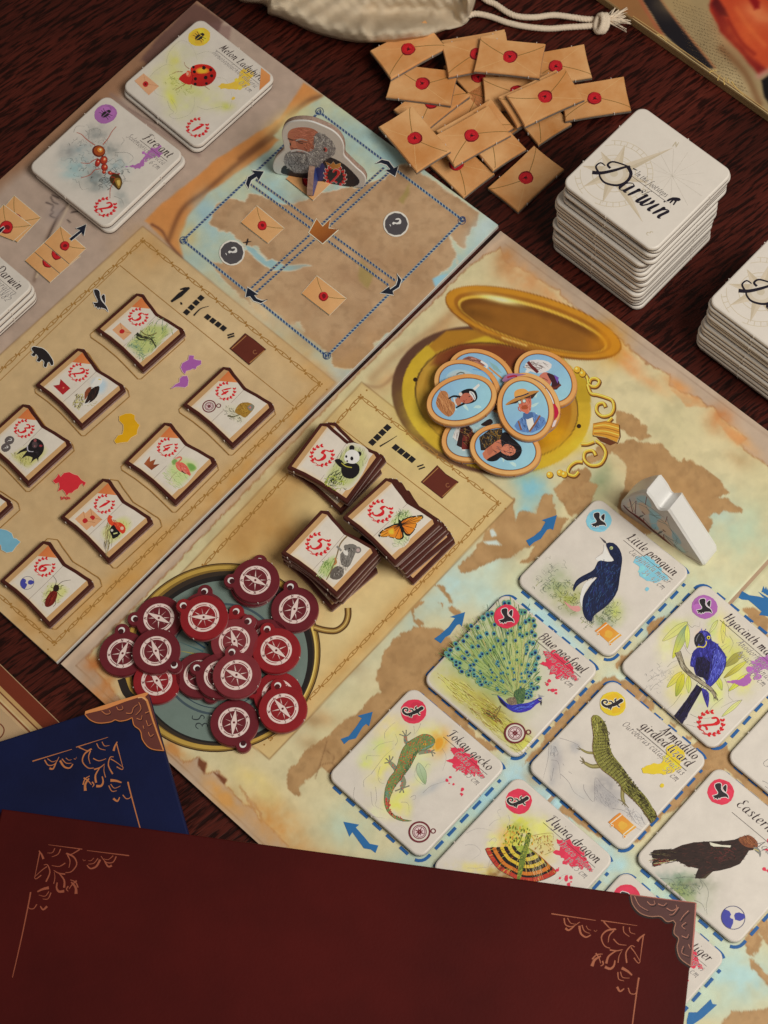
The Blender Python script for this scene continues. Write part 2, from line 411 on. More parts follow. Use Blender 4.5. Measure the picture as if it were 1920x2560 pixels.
# ------------------------------------------------------------------ painted paper: a fine grid whose points carry the print colour
def vnoise(x, y, sd=0):
    xi = np.floor(x).astype(np.int64); yi = np.floor(y).astype(np.int64); fx = x-xi; fy = y-yi
    fx = fx*fx*(3-2*fx); fy = fy*fy*(3-2*fy)
    def h(a, b):
        n = (a*374761393+b*668265263+sd*1274126177) & 0x7fffffff
        n = ((n ^ (n >> 13))*1274126177) & 0x7fffffff
        return ((n ^ (n >> 16)) & 0xffff)/65535.0
    return (h(xi,yi)*(1-fx)+h(xi+1,yi)*fx)*(1-fy)+(h(xi,yi+1)*(1-fx)+h(xi+1,yi+1)*fx)*fy
def fbm(x, y, sd=0, o=4):
    r = 0; a = .5
    for k in range(o): r = r+a*vnoise(x, y, sd+k*17); x = x*2.03; y = y*2.03; a *= .5
    return r/(1-.5**o)
class Paint:
    def __init__(s, P, z, col):
        """P: (n,m,2) world grid"""
        s.sh = P.shape[:2]; s.W = P.reshape(-1, 2); s.z = z
        s.px = proj(np.c_[s.W, np.full(len(s.W), z)]); s.x, s.y = s.px[:, 0].copy(), s.px[:, 1].copy()
        s.c = np.tile(np.array(col, float), (len(s.W), 1)); s.sd = 0
    def warp(s, amp, fr):
        s.sd += 3
        return s.x+(fbm(s.x*fr, s.y*fr, s.sd)-.5)*2*amp, s.y+(fbm(s.x*fr+31, s.y*fr+7, s.sd+50)-.5)*2*amp
    def mix(s, idx, a, col):
        s.c[idx] += (np.array(col, float)-s.c[idx])*a[:, None]
    def fill(s, poly, col, soft=2., warp=0, fr=.03, a=1., tex=0, tfr=.02, edge=None, smooth=0, vary=None):
        poly = np.array(cr(poly, True, smooth) if smooth else poly, float); pad = soft*3+warp*2+4
        lo = poly.min(0)-pad; hi = poly.max(0)+pad
        idx = np.nonzero((s.x > lo[0]) & (s.x < hi[0]) & (s.y > lo[1]) & (s.y < hi[1]))[0]
        if not len(idx): return
        x, y = s.x[idx], s.y[idx]
        if warp:
            s.sd += 3
            x, y = x+(fbm(x*fr, y*fr, s.sd)-.5)*2*warp, y+(fbm(x*fr+31, y*fr+7, s.sd+50)-.5)*2*warp
        d2 = np.full(len(idx), 1e12); ins = np.zeros(len(idx), bool)
        for i in range(len(poly)):
            ax, ay = poly[i-1]; bx, by = poly[i]; ex, ey = bx-ax, by-ay; L = ex*ex+ey*ey+1e-9
            t = np.clip(((x-ax)*ex+(y-ay)*ey)/L, 0, 1); d2 = np.minimum(d2, (x-ax-t*ex)**2+(y-ay-t*ey)**2)
            cnd = ((ay > y) != (by > y))
            with np.errstate(divide='ignore', invalid='ignore'): ins ^= cnd & (x < (bx-ax)*(y-ay)/(by-ay+1e-12)+ax)
        sdist = np.sqrt(d2)*np.where(ins, 1, -1)
        m = np.clip(sdist/(2*soft)+.5, 0, 1); m = m*m*(3-2*m)*a
        if tex: m = m*np.clip(1-tex*2*fbm(s.x[idx]*tfr, s.y[idx]*tfr, s.sd+9), 0, 1)
        s.mix(idx, m, col)
        if vary:                                   # watery patches of a second tone inside the shape
            k = np.clip((fbm(s.x[idx]*vary[1], s.y[idx]*vary[1], s.sd+77, 5)-.42)*4, 0, 1); s.mix(idx, m*k*vary[2], vary[0])
            k = np.clip((fbm(s.x[idx]*vary[1]*3, s.y[idx]*vary[1]*3, s.sd+99, 4)-.5)*5, 0, 1); s.mix(idx, m*k*vary[2]*.5, np.array(vary[0])*.86)
        if edge:
            ew, ec, ea = edge; s.mix(idx, np.exp(-(sdist/ew)**2)*ea, ec)
    def blob(s, cx, cy, rx, ry, col, a=1., rot=0, tex=.5, tfr=.02):
        R_ = 2.6*max(rx, ry); idx = np.nonzero((abs(s.x-cx) < R_) & (abs(s.y-cy) < R_))[0]
        if not len(idx): return
        c_, s_ = math.cos(math.radians(rot)), math.sin(math.radians(rot)); dx, dy = s.x[idx]-cx, s.y[idx]-cy
        u = (dx*c_+dy*s_)/rx; v = (-dx*s_+dy*c_)/ry; s.sd += 5
        k = np.exp(-(u*u+v*v))*a*np.clip(1+tex*2*(fbm(s.x[idx]*tfr, s.y[idx]*tfr, s.sd)-.5)*2, 0, 1.6)
        s.mix(idx, np.clip(k, 0, 1), col)
    def line(s, pts, wd, col, a=1., sm=5, warp=0):
        pts = np.array(cr(pts, False, sm) if sm else pts, float); lo = pts.min(0)-4*wd-3; hi = pts.max(0)+4*wd+3
        idx = np.nonzero((s.x > lo[0]) & (s.x < hi[0]) & (s.y > lo[1]) & (s.y < hi[1]))[0]
        if not len(idx): return
        x, y = s.x[idx], s.y[idx]; d2 = np.full(len(idx), 1e12)
        for i in range(1, len(pts)):
            ax, ay = pts[i-1]; ex, ey = pts[i]-pts[i-1]; L = ex*ex+ey*ey+1e-9
            t = np.clip(((x-ax)*ex+(y-ay)*ey)/L, 0, 1); d2 = np.minimum(d2, (x-ax-t*ex)**2+(y-ay-t*ey)**2)
        s.mix(idx, np.clip(np.exp(-d2/(wd*wd))*a, 0, 1), col)
    def mottle(s, amt, fr, sd=5):
        n = fbm(s.x*fr, s.y*fr, sd, 5)-.5; s.c *= (1+n*2*amt)[:, None]
    def done(s, name, root, mat=WASH, keep=None):
        n, m = s.sh; me = bpy.data.meshes.new(name); lx, ly, lz = root.location
        I = np.arange(n*m).reshape(n, m)
        F = np.stack([I[:-1,:-1], I[1:,:-1], I[1:,1:], I[:-1,1:]], -1).reshape(-1, 4)
        if keep is not None: F = F[keep[F].all(1)]
        V = np.c_[s.W[:, 0]-lx, s.W[:, 1]-ly, np.full(len(s.W), s.z-lz)+getattr(s, 'dz', 0)]
        me.from_pydata(V.tolist(), [], F.tolist())
        at = me.color_attributes.new('Col', 'FLOAT_COLOR', 'POINT')
        at.data.foreach_set('color', np.c_[base(np.clip(s.c, 0, 255)), np.ones(len(V))].astype(np.float32).ravel())
        return obj(name, me, root, [mat])
def grid(o, ex, ey, n, m):
    """world grid from corner o along ex, ey"""
    u = np.linspace(0, 1, n)[:, None, None]; v = np.linspace(0, 1, m)[None, :, None]
    return np.array(o)[None, None]+u*np.array(ex)[None, None]+v*np.array(ey)[None, None]
# ================================================================== the table
def wood():
    m, nt, b = newmat('dark_wood')
    tc = N(nt, 'ShaderNodeTexCoord')
    mp = N(nt, 'ShaderNodeMapping'); mp.inputs['Rotation'].default_value = (0, 0, math.radians(-28))
    nt.links.new(tc.outputs['Object'], mp.inputs['Vector'])
    def st(sx, sy, det, dist=0, sc=1):
        q = N(nt, 'ShaderNodeMapping'); q.inputs['Scale'].default_value = (sx, sy, 1); nt.links.new(mp.outputs[0], q.inputs[0])
        n = N(nt, 'ShaderNodeTexNoise', i_Scale=sc, i_Detail=det, i_Distortion=dist, i_Roughness=.6); nt.links.new(q.outputs[0], n.inputs[0]); return n
    big = st(7, 42, 4, .6); pore = st(95, 720, 3, .4); fine = st(60, 1500, 2, .2)
    def ramp(src, e):
        r = N(nt, 'ShaderNodeValToRGB'); cr_ = r.color_ramp
        for i, (p, c) in enumerate(e):
            el = cr_.elements[i] if i < 2 else cr_.elements.new(p)
            el.position = p; el.color = c
        nt.links.new(src, r.inputs[0]); return r
    r1 = ramp(big.outputs['Fac'], [(.30, (.040, .0068, .0040, 1)), (.52, (.082, .0128, .0078, 1)), (.72, (.118, .020, .012, 1))])
    r2 = ramp(pore.outputs['Fac'], [(.42, (.20, .15, .13, 1)), (.53, (1, 1, 1, 1))])
    r3 = ramp(fine.outputs['Fac'], [(.38, (.72, .7, .7, 1)), (.58, (1.08, 1.05, 1.05, 1))])
    m1 = N(nt, 'ShaderNodeMix', data_type='RGBA', blend_type='MULTIPLY'); m1.inputs[0].default_value = 1
    nt.links.new(r1.outputs[0], m1.inputs[6]); nt.links.new(r2.outputs[0], m1.inputs[7])
    m2 = N(nt, 'ShaderNodeMix', data_type='RGBA', blend_type='MULTIPLY'); m2.inputs[0].default_value = 1
    nt.links.new(m1.outputs[2], m2.inputs[6]); nt.links.new(r3.outputs[0], m2.inputs[7])
    nt.links.new(m2.outputs[2], b.inputs['Base Color'])
    b.inputs['Roughness'].default_value = .4; b.inputs['Specular IOR Level'].default_value = .28
    bp = N(nt, 'ShaderNodeBump'); bp.inputs['Strength'].default_value = .35; bp.inputs['Distance'].default_value = .0005
    nt.links.new(pore.outputs['Fac'], bp.inputs['Height']); nt.links.new(bp.outputs[0], b.inputs['Normal'])
    return m
me = slab([(-1.1,-.6),(1.1,-.6),(1.1,1.4),(-1.1,1.4)], [(.002,-.03),(0,-.028),(0,-.002),(.002,0)], [0,0,0], (0,0))
tag(obj('table_top', me, None, [wood()]), 'dark red-brown wooden table top with fine streaky grain under everything', kind='structure')

# ================================================================== the two game boards
BT = .0022                       # board thickness
def ang(d): a = math.radians(d); return np.array((math.cos(a), math.sin(a)))
BOARDSIDE = mottled('board_edge_highlight', (.80,.78,.74), .3, .5, .04, 100)  # near-white: highlight along the glossy left board edge is put into the colour
BOARDSIDE2 = mottled('board_edge_tan', base((165,135,105)), .5, .3, .1, 100)
def board(name, label, o, ex, ey, side):
    root = thing(name, label, 'game board', (float(o[0]), float(o[1]), 0))
    pts = [(0,0), tuple(ex), tuple(ex+ey), tuple(ey)]
    me = slab([(float(a), float(b)) for a, b in pts], [(.0002,0),(0,.0002),(0,BT-.0005),(.0003,BT-.00008)], [0,0,0], (0,0))
    obj('board_core', me, root, [side]); return root
def arrow_(p, zz, pts, col=(42,98,145)): p.poly(Q(zz, pts), col, sm=0)
P_B = np.array((.0607,.4202)); uL = ang(127.3); vL = ang(-142.9)
LB = board('left_game_board', 'left game board with blue and tan corner map and cream tile sheet', P_B, uL*.1560, vL*.2255, BOARDSIDE)
P = Paint(grid(P_B, uL*.1560, vL*.2255, 330, 470), BT, (172,147,127))
P.mottle(.05, .01); P.mottle(.03, .06)
P.fill([(480,-20),(560,40),(0,470),(-200,640),(-200,560),(0,420)], (138,92,60), 22, 10, .02, .75)
P.fill(Q(ZA, [(1165,15),(1330,130),(1240,250),(1000,260),(900,420),(830,360),(1000,170)]), (92,62,56), 6, 10, .03, .8)
P.fill(Q(ZA, [(1180,130),(1370,150),(1350,300),(1200,250)]), (120,84,78), 6, 6, .03, .5)
P.blob(430, 170, 60, 30, (120,70,55), .6, -35)
# quill, ink sketch
P.line(Q(zlef, [(450,1380),(500,1200),(620,820),(760,560),(900,370)]), 5, (120,95,78), .8)
P.line(Q(zlef, [(480,1330),(640,950),(800,600),(910,380)]), 3.2, (198,172,140), .9)
P.line(Q(zlef, [(630,820),(760,530),(850,420)]), 2, (70,55,48), .9)
for L_ in ([(610,350),(700,390),(680,450),(700,480),(660,520),(720,550)], [(670,280),(700,340),(760,370)], [(690,250),(770,290)], [(890,580),(920,610)], [(940,480),(1050,460)]):
    P.line(Q(zlef, L_), 2.2, (58,46,42), .8)
P.blob(*zlef((760,450)), 22, 30, (150,132,122), .6, 30)
P.line(Q(ZA, [(760,640),(900,720),(1060,760)]), 2, (120,98,86), .7); P.line(Q(ZA, [(660,560),(830,700),(1180,920)]), 6, (134,106,94), .55)
# the rolled parchment and the map on it
P.fill(Q(ZA, [(860,1310),(930,1230),(1110,1090),(1300,930),(1659,700)])+[(760,205),(807,238),(870,300),(640,420),(480,560),(560,720),(456,640)], (197,128,68), 4, 4, .03)
P.line(Q(ZA, [(1000,1420),(1080,1240),(1220,1130),(1420,960),(1659,780)]), 7, (118,70,40), .8)
P.line(Q(ZA, [(900,1330),(960,1370),(1000,1440),(1080,1530),(1160,1580)]), 4, (96,50,34), .8)
P.line(Q(ZB, [(0,940),(180,800),(290,690),(400,600),(480,570)]), 7, (120,72,42), .8)
P.blob(*ZB((240,720)), 40, 16, (220,160,90), .6, -32)
seaL = Q(ZA, [(1090,1540),(1060,1420),(1110,1290),(1230,1150),(1460,985),(1659,830)])+Q(ZB, [(200,800),(300,700),(420,610),(500,570)])+[(1250,558),(1240,580),(850,952),(700,850),(600,775),(540,715)]
P.fill(seaL, (162,180,166), 5, 5, .03, vary=((196,190,150), .015, .6))
P.blob(*ZB((640,620)), 55, 30, (190,186,140), .8, 36); P.blob(*ZB((300,720)), 60, 25, (202,186,128), .85, -35); P.blob(*ZA((1250,1270)), 40, 45, (150,178,180), .9, 0)
P.blob(*ZA((1480,1100)), 40, 45, (204,188,136), .85, -35); P.blob(*ZA((1120,1400)), 22, 30, (205,180,120), .8); P.blob(*ZB((150,1140)), 60, 40, (132,172,182), .9, 30)
P.blob(*ZB((860,880)), 70, 40, (148,176,172), .9, 38); P.blob(*ZE((420,740)), 60, 26, (205,186,148), .8, 40); P.blob(*ZE((600,800)), 50, 24, (170,190,190), .8, 40); P.blob(*ZE((100,430)), 60, 26, (214,178,132), .9, 40)
land = Q(ZB, [(30,1200),(60,1155),(150,1165),(230,1200),(310,1215),(390,1180),(470,1150),(560,1120),(720,1110),(820,1070),(880,1030),(950,985),(1010,970),(1110,1050),(1290,1175),(1420,1265),(1405,1335),(1375,1335),(1330,1470),(1290,1440),(1240,1385),(1280,1490),(1275,1600)]) + \
    Q(ZE, [(1280,80),(1235,180),(1150,215),(1180,262),(1060,430),(800,615),(770,740),(670,772),(560,750),(530,680),(450,620),(390,560),(350,490),(270,505),(200,440),(95,360),(40,310)]) + Q(ZD, [(1500,420),(1420,330),(1290,190),(1250,120)]) + Q(ZA, [(1300,1560),(1440,1480),(1530,1460),(1600,1560)]) + Q(ZB, [(60,1480),(10,1440),(-60,1390),(-180,1320),(-150,1220),(-60,1170)])
P.fill(land, (178,142,104), 1.3, 9, .055, edge=(2.0, (210,196,166), .6), vary=((158,120,84), .02, .55))
P.fill(Q(ZB, [(20,1440),(90,1470),(160,1540),(190,1530),(260,1568),(420,1572),(330,1604),(200,1606),(130,1560),(60,1500)]), (142,172,170), 2, 4, .05, edge=(1.6, (208,196,168), .7))
P.fill(Q(ZE, [(190,445),(240,440),(290,500),(345,500),(380,560),(470,630),(540,700),(480,700),(350,590),(250,500)]), (172,184,164), 2, 5, .05)
for zz, pl in ((ZB, [(940,1190),(1010,1080),(1000,1150),(970,1210)]), (ZE, [(700,240),(720,120),(790,200),(760,300)])): P.fill(Q(zz, pl), (150,128,72), 4, 6, .05, .8)
for k in range(14):
    r_ = random.Random(k); x0_, y0_ = r_.uniform(650, 1130), r_.uniform(480, 860)
    P.line([(x0_+q*14+r_.uniform(-8, 8), y0_+q*r_.uniform(6, 14)+r_.uniform(-9, 9)) for q in range(5)], 2.0, (140,106,74), .4)
    P.blob(x0_, y0_, 38, 22, r_.choice([(186,150,112), (158,120,86)]), .5, 40)
P.fill(Q(ZE, [(1140,230),(1180,215),(1235,200),(1160,285)]), (140,180,190), 3, 3)
P.blob(1215, 570, 26, 60, (190,205,200), .8, 42, .2)
# cream sheet
shL = [(357,566),(838,956),(139,1655),(0,1534),(-220,1340),(-220,1085),(0,887)]
P.fill(shL, (191,159,113), 1.2, edge=(2.0, (128,92,58), .55))
P.blob(500, 830, 200, 130, (204,174,128), .6, 0); P.blob(130, 1200, 150, 160, (184,150,104), .7); P.blob(600, 1180, 330, 30, (190,140,76), .75, -44); P.blob(300,1460,200,36,(190,140,74),.8,-44); P.blob(90,1560,90,40,(182,134,74),.8,40)
P.blob(760, 900, 90, 40, (196,150,90), .7, 40); P.blob(360, 620, 60, 60, (186,140,84), .6)
P.mottle(.035, .05, 11)
P.done('printed_surface', LB)

P_R = np.array((.0611,.4176)); uR = ang(-52.8); vR = ang(-143.1)
RB = board('right_game_board', 'right game board with world map, open gold locket and compass printed on parchment', P_R, uR*.272, vR*.2236, BOARDSIDE2)
P = Paint(grid(P_R, uR*.272, vR*.2236, 560, 450), BT, (176,151,126))
P.mottle(.04, .01)
P.line([(1262,610),(2000,1150)], 1.6, (150,122,100), .7, 0); P.line([(1240,640),(190,1665)], 1.8, (140,108,84), .6, 0); P.line([(190,1665),(660,2110)], 1.6, (128,96,66), .6, 0)
P.line([(1262,590),(150,1672)], 7, (196,166,136), .8, 0)
tornT = Q(ZF, [(70,45),(100,130),(135,150),(200,160),(260,210),(330,250),(420,300),(450,350),(540,410),(680,510),(800,600),(850,650),(940,730),(1080,800),(1075,860),(1160,905),(1240,930),(1300,990),(1340,990),(1390,1060),(1440,1100),(1535,1175),(1490,1210),(1560,1270),(1659,1340)])
tornB = Q(ZJ, [(1030,60),(1090,110),(1170,80),(1222,110),(1215,180),(1290,165),(1342,210),(1330,240),(1440,350),(1540,400),(1545,460)])+Q(ZK, [(0,255),(130,410),(125,440),(300,620),(420,760)])
parch = tornT+[(2100,1330),(2100,2800),(800,2800)]+tornB[::-1]+Q(ZG, [(900,1400),(620,1070),(510,940),(560,880)])+[(900,930),(1180,660)]
P.fill(parch, (202,185,140), 1.2, 5, .08, edge=(2.2, (146,94,54), .7), vary=((192,178,132), .012, .5))
for x_, y_, rx_, ry_, rt, cc in ((1300,690,70,40,40,(192,140,90)),(1265,650,26,34,20,(176,124,76)),(1380,740,60,20,40,(204,150,96)),(1590,930,80,14,36,(206,150,96)),(1690,965,40,16,30,(200,140,84)),(1800,1050,34,30,50,(186,116,64)),(1840,1090,60,16,40,(205,150,92)),(1560,880,60,14,40,(206,150,100)),
    (1150,780,90,24,-44,(196,158,106)),(1080,860,80,22,-40,(190,148,98)),(960,960,60,24,-40,(196,160,112)),(690,2060,90,50,44,(196,138,72)),(560,1990,70,26,40,(196,140,74)),(760,2150,80,40,20,(196,148,90)),(640,1960,60,30,40,(210,186,120)),(440,1880,50,20,40,(190,130,70)),(270,1720,50,50,40,(186,116,58)),(240,1660,30,20,0,(176,108,56))):
    P.blob(x_, y_, rx_, ry_, cc, .85, rt, .5, .03)
for pl in ([(1340,1000),(1370,1060),(1440,1110),(1535,1178),(1480,1215),(1400,1130),(1350,1070)], [(1150,910),(1240,935),(1300,990),(1170,985),(1090,890)]):
    P.fill(Q(ZF, pl), (196,132,78), 2, 4, .05, .8, .35, .05)
for pl in ([(1180,80),(1225,115),(1210,180),(1170,130)], [(1260,160),(1345,210),(1330,240),(1290,200)]): P.fill(Q(ZJ, pl), (112,62,36), 2, 3, .05)
P.line(Q(ZE, [(780,820),(900,700),(1100,560),(1270,430)]), 12, (160,120,80), .5); P.line(Q(ZE, [(740,860),(850,860),(1000,700)]), 5, (140,100,70), .5)
# seas
sea = ((820,1590,80,90,(150,186,190),-40,.95),(930,1480,70,80,(140,186,196),-40,.9),(1010,1560,60,60,(170,186,170),0,.5),(1050,1420,80,60,(150,190,195),-30,.9),(1130,1470,90,70,(176,200,190),-30,.9),(1220,1410,70,40,(190,205,185),-30,.8),
    (760,1680,90,60,(178,194,172),-40,.9),(720,1780,90,60,(196,196,158),-30,.7),(1330,1215,50,46,(128,178,184),60,.95),(1310,1290,24,40,(140,190,194),20,.9),(1500,1200,30,50,(134,140,100),20,.7),(1450,1190,50,20,(198,198,158),0,.7),
    (1350,1560,90,50,(160,198,204),40,.95),(1240,1510,80,40,(180,200,184),40,.8),(1420,1610,80,30,(176,200,196),40,.9),(1300,1460,40,60,(190,196,160),0,.8),(1560,1700,60,50,(196,204,180),0,.9),(1640,1560,80,40,(172,186,170),-45,.9),(1720,1470,90,60,(186,192,160),0,.9),(1850,1330,120,80,(178,186,152),30,.8),(1780,1280,60,60,(166,182,164),0,.7),(1860,1500,90,60,(196,196,160),0,.7),
    (1020,2180,110,60,(152,172,160),-20,.9),(870,2060,70,60,(178,190,164),0,.8),(1150,2060,110,50,(164,186,170),-44,.9),(1290,1950,60,60,(160,196,204),0,.95),(1220,2000,50,40,(150,190,196),0,.8),(1380,2010,80,50,(166,200,204),44,.95),(1500,2160,70,60,(156,196,204),0,.95),(1640,2240,80,60,(176,198,180),40,.9),(1780,2380,110,80,(178,198,180),40,.95),(1850,2440,90,80,(164,192,184),0,.9),(1740,2500,90,60,(182,192,164),0,.9),(1890,2300,60,90,(204,190,146),0,.7))
for x_, y_, rx_, ry_, cc, rt, a_ in sea: P.blob(x_, y_, rx_, ry_, cc, a_*.92, rt, .45, .025)
TAN = (171,132,86)
lands = [Q(ZF, [(755,1005),(830,1030),(900,1070),(975,1168),(905,1182),(840,1160),(770,1100)]),
    Q(ZF, [(770,1215),(850,1190),(950,1203),(1010,1200),(1060,1230),(1090,1290),(1140,1330),(1165,1295),(1230,1330),(1310,1375),(1395,1450),(1430,1505),(1360,1512),(1440,1545),(1505,1605),(1495,1628),(1400,1605),(1310,1640),(1330,1690),(1300,1760),(1240,1700),(1100,1720),(900,1740),(800,1700),(770,1570),(800,1480),(835,1340),(770,1290),(735,1240)]),
    Q(ZF, [(555,1345),(615,1380),(600,1450),(612,1530),(560,1600),(500,1640),(460,1590),(395,1480),(450,1420),(500,1370)]), Q(ZF, [(680,1210),(760,1200),(720,1260),(600,1330),(560,1310)]),
    Q(zpen, [(0,100),(42,90),(55,285),(125,215),(240,212),(300,100),(335,30),(390,60),(432,200),(420,250),(525,270),(440,420),(310,560),(210,645),(105,662),(118,632),(200,600),(230,520),(150,505),(60,600),(-150,640),(-420,760),(-440,700),(-300,560),(-200,420)]),
    Q(zpen, [(500,30),(560,90),(600,40),(660,90),(740,60),(720,140),(600,210),(530,190),(470,110)]), Q(zpen, [(560,0),(700,-60),(800,-20),(730,90),(640,60)]),
    Q(ZH, [(862,890),(830,990),(812,1050),(830,1130),(780,1180),(720,1235),(620,1310),(540,1380),(440,1450),(370,1510),(340,1560),(300,1600),(278,1655)])+Q(ZK, [(275,215),(290,262),(312,300),(350,306),(345,250),(440,190),(470,140),(500,150),(540,205)])+[(1000,1950),(1250,1870)]+Q(ZH, [(1400,1400),(1350,1345),(1460,1250),(1400,1000),(1275,855),(1180,752),(1060,750),(930,822)]),
    Q(ZH, [(1015,650),(1040,655),(1035,700),(1080,730),(1050,750)]), Q(zpea, [(170,0),(240,20),(275,70),(310,130),(325,175),(280,160),(255,100),(215,40)]), Q(zpea, [(275,210),(330,200),(385,260),(370,290),(300,250)]), Q(zpea, [(208,165),(240,178),(232,200)]), Q(zpea, [(-40,140),(0,130),(70,150),(40,190),(-30,230)]),
    Q(zliz, [(720,45),(830,55),(1000,110),(1155,285),(1130,345),(900,400),(600,600),(340,1190),(380,1240),(800,1492),(1000,1470),(1085,1400),(1240,1230),(1320,1200),(1659,860),(1760,900),(1800,640),(1659,600),(1540,585),(1300,800),(800,900),(300,700),(35,805),(60,760),(160,650),(215,560),(500,240)]),
    Q(zeag, [(890,100),(1110,10),(1140,-40),(1250,110),(1650,440),(1650,640),(1100,180),(980,165),(900,220)]), Q(zpen, [(1225,1225),(1290,1160),(1370,1200),(1300,1260),(1250,1330)]), Q(zmac, [(370,580),(500,480),(560,470),(560,540),(420,600)]), Q(zmac, [(20,1000),(180,850),(220,830),(120,990),(60,1060)]), Q(zmac, [(1390,390),(1450,370),(1540,400),(1659,520),(1659,700),(1500,540)]), Q(zmac, [(-20,1120),(60,1120),(230,1200),(400,1350),(380,1400),(200,1290),(100,1200)]), Q(zmac, [(800,1745),(860,1750),(840,1790),(800,1780)]), Q(zmac, [(635,1580),(690,1620),(660,1630)]),
    Q(ZL, [(1605,1060),(1659,1020),(1659,1190),(1610,1120)]), Q(ZL, [(1530,1165),(1600,1085),(1625,1180),(1575,1262),(1538,1235)]), Q(ZL, [(1538,1270),(1590,1300),(1670,1385),(1670,1425),(1560,1335)]), Q(ZL, [(1385,1650),(1440,1580),(1560,1590),(1680,1555),(1690,1750),(1390,1720)]), Q(zeag, [(1350,1990),(1470,1940),(1480,2100),(1420,2190),(1350,2120)]), Q(zeag, [(1490,1900),(1593,1830),(1593,1960),(1520,2030)])]
for L_ in lands: P.fill(L_, TAN, 1.1, 9, .06, edge=(1.7, (150,108,66), .4), vary=((150,112,70), .022, .5))
for k in range(26):
    r_ = random.Random(k+40); zz = r_.choice([(ZF,(780,1500),(1200,1700)), (ZH,(350,1100),(750,1600)), (zliz,(0,1659),(0,1659)), (zpen,(-300,400),(100,560))])
    q_ = zz[0]((r_.uniform(*zz[1]), r_.uniform(*zz[2])))
    P.blob(q_[0], q_[1], 34, 20, r_.choice([(190,150,100), (150,110,66)]), .4, 30)
for L_ in ([(-40,880),(20,700),(60,560)], [(0,770),(90,750),(130,780),(60,830)], [(40,640),(120,690),(110,740)]): P.line(Q(zgec, L_), 1.6, (120,84,52), .6)
P.fill(Q(ZH, [(1480,180),(1500,170),(1525,210),(1490,220)]), (196,206,190), 2, 2); P.fill(Q(ZH, [(1440,245),(1520,240),(1550,270),(1470,262)]), (196,206,190), 2, 2)
# cream sheet on this board
shR = [(904,956),(1286,1250),(674,1898),(290,1606)]
P.fill(shR, (199,170,114), 1.2, edge=(2.0, (120,84,46), .6))
for x_, y_, rx_, ry_, cc, rt in ((700,1330,60,110,(164,116,58),-40),(620,1360,60,60,(178,130,68),0),(1000,1420,90,40,(206,178,122),-45),(880,1540,120,40,(210,184,128),-45),(760,1150,60,110,(182,138,80),40),(1000,1100,140,60,(206,182,120),38),(600,1830,60,40,(170,124,66),0),(960,1560,300,22,(196,150,86),-46),(640,1300,30,120,(180,134,76),44)): P.blob(x_, y_, rx_, ry_, cc, .75, rt, .3)
# the big printed locket
def E_(c, rx, ry, rot, n=48, zz=zloc):
    a = math.radians(rot); return [zz((c[0]+rx*math.cos(t)*math.cos(a)-ry*math.sin(t)*math.sin(a), c[1]+rx*math.cos(t)*math.sin(a)+ry*math.sin(t)*math.cos(a))) for t in [2*math.pi*k/n for k in range(n)]]
P.fill(E_((690,735), 604, 444, 14), (88,56,40), 3)
P.fill(E_((735,740), 585, 425, 14), (190,154,40), 1.5); P.fill(Q(zloc, [(320,400),(360,440),(700,330),(560,300),(430,310)]), (160,108,30), 3)
P.fill(Q(zloc, [(1195,745),(1310,745),(1310,640),(1240,560),(1170,560)]), (176,142,34), 3)
P.fill(E_((735,740), 508, 350, 14), (64,42,20), 1.2); P.fill(E_((737,740), 500, 342, 14), (172,124,44), 1.5); P.fill(E_((740,740), 460, 310, 14), (150,94,24), 4)
P.fill(Q(zloc, [(330,520),(370,450),(520,390),(760,390),(1050,450),(1130,520),(1000,560),(700,520),(500,530)]), (112,52,24), 8)
P.blob(*zloc((1080,930)), 50, 60, (196,140,20), .8); P.blob(*zloc((420,900)), 60, 40, (186,134,40), .8, 40); P.blob(*zloc((330,620)), 26, 60, (196,160,60), .7, 10)
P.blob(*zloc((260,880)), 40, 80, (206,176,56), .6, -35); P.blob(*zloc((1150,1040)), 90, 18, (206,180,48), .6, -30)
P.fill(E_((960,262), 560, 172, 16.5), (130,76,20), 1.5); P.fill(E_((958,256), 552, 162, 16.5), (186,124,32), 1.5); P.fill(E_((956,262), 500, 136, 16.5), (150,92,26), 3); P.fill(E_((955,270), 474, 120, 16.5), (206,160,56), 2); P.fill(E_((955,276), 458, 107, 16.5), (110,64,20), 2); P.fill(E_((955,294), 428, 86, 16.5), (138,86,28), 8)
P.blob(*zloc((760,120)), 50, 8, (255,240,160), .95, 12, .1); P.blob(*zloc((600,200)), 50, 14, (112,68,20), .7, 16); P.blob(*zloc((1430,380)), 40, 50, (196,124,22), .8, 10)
P.line(Q(zloc, [(600,300),(700,340),(900,400),(1050,440)]), 5, (140,90,30), .9); P.line(Q(zloc, [(770,352),(850,378),(920,400)]), 2.2, (226,180,90), .9)
d_ = ((P.x-1915)*(2000-1410)-(P.y-1410)*(1375-1915))/math.hypot(540, 590)/7.3*.001   # the board's fold
P.dz = -.00022*np.exp(-(d_/.0007)**2)+.00010*np.exp(-((d_-.0016)/.0008)**2)+.00006*np.exp(-((d_+.0016)/.0008)**2)
P.mottle(.03, .05, 21)
P.done('printed_surface', RB)

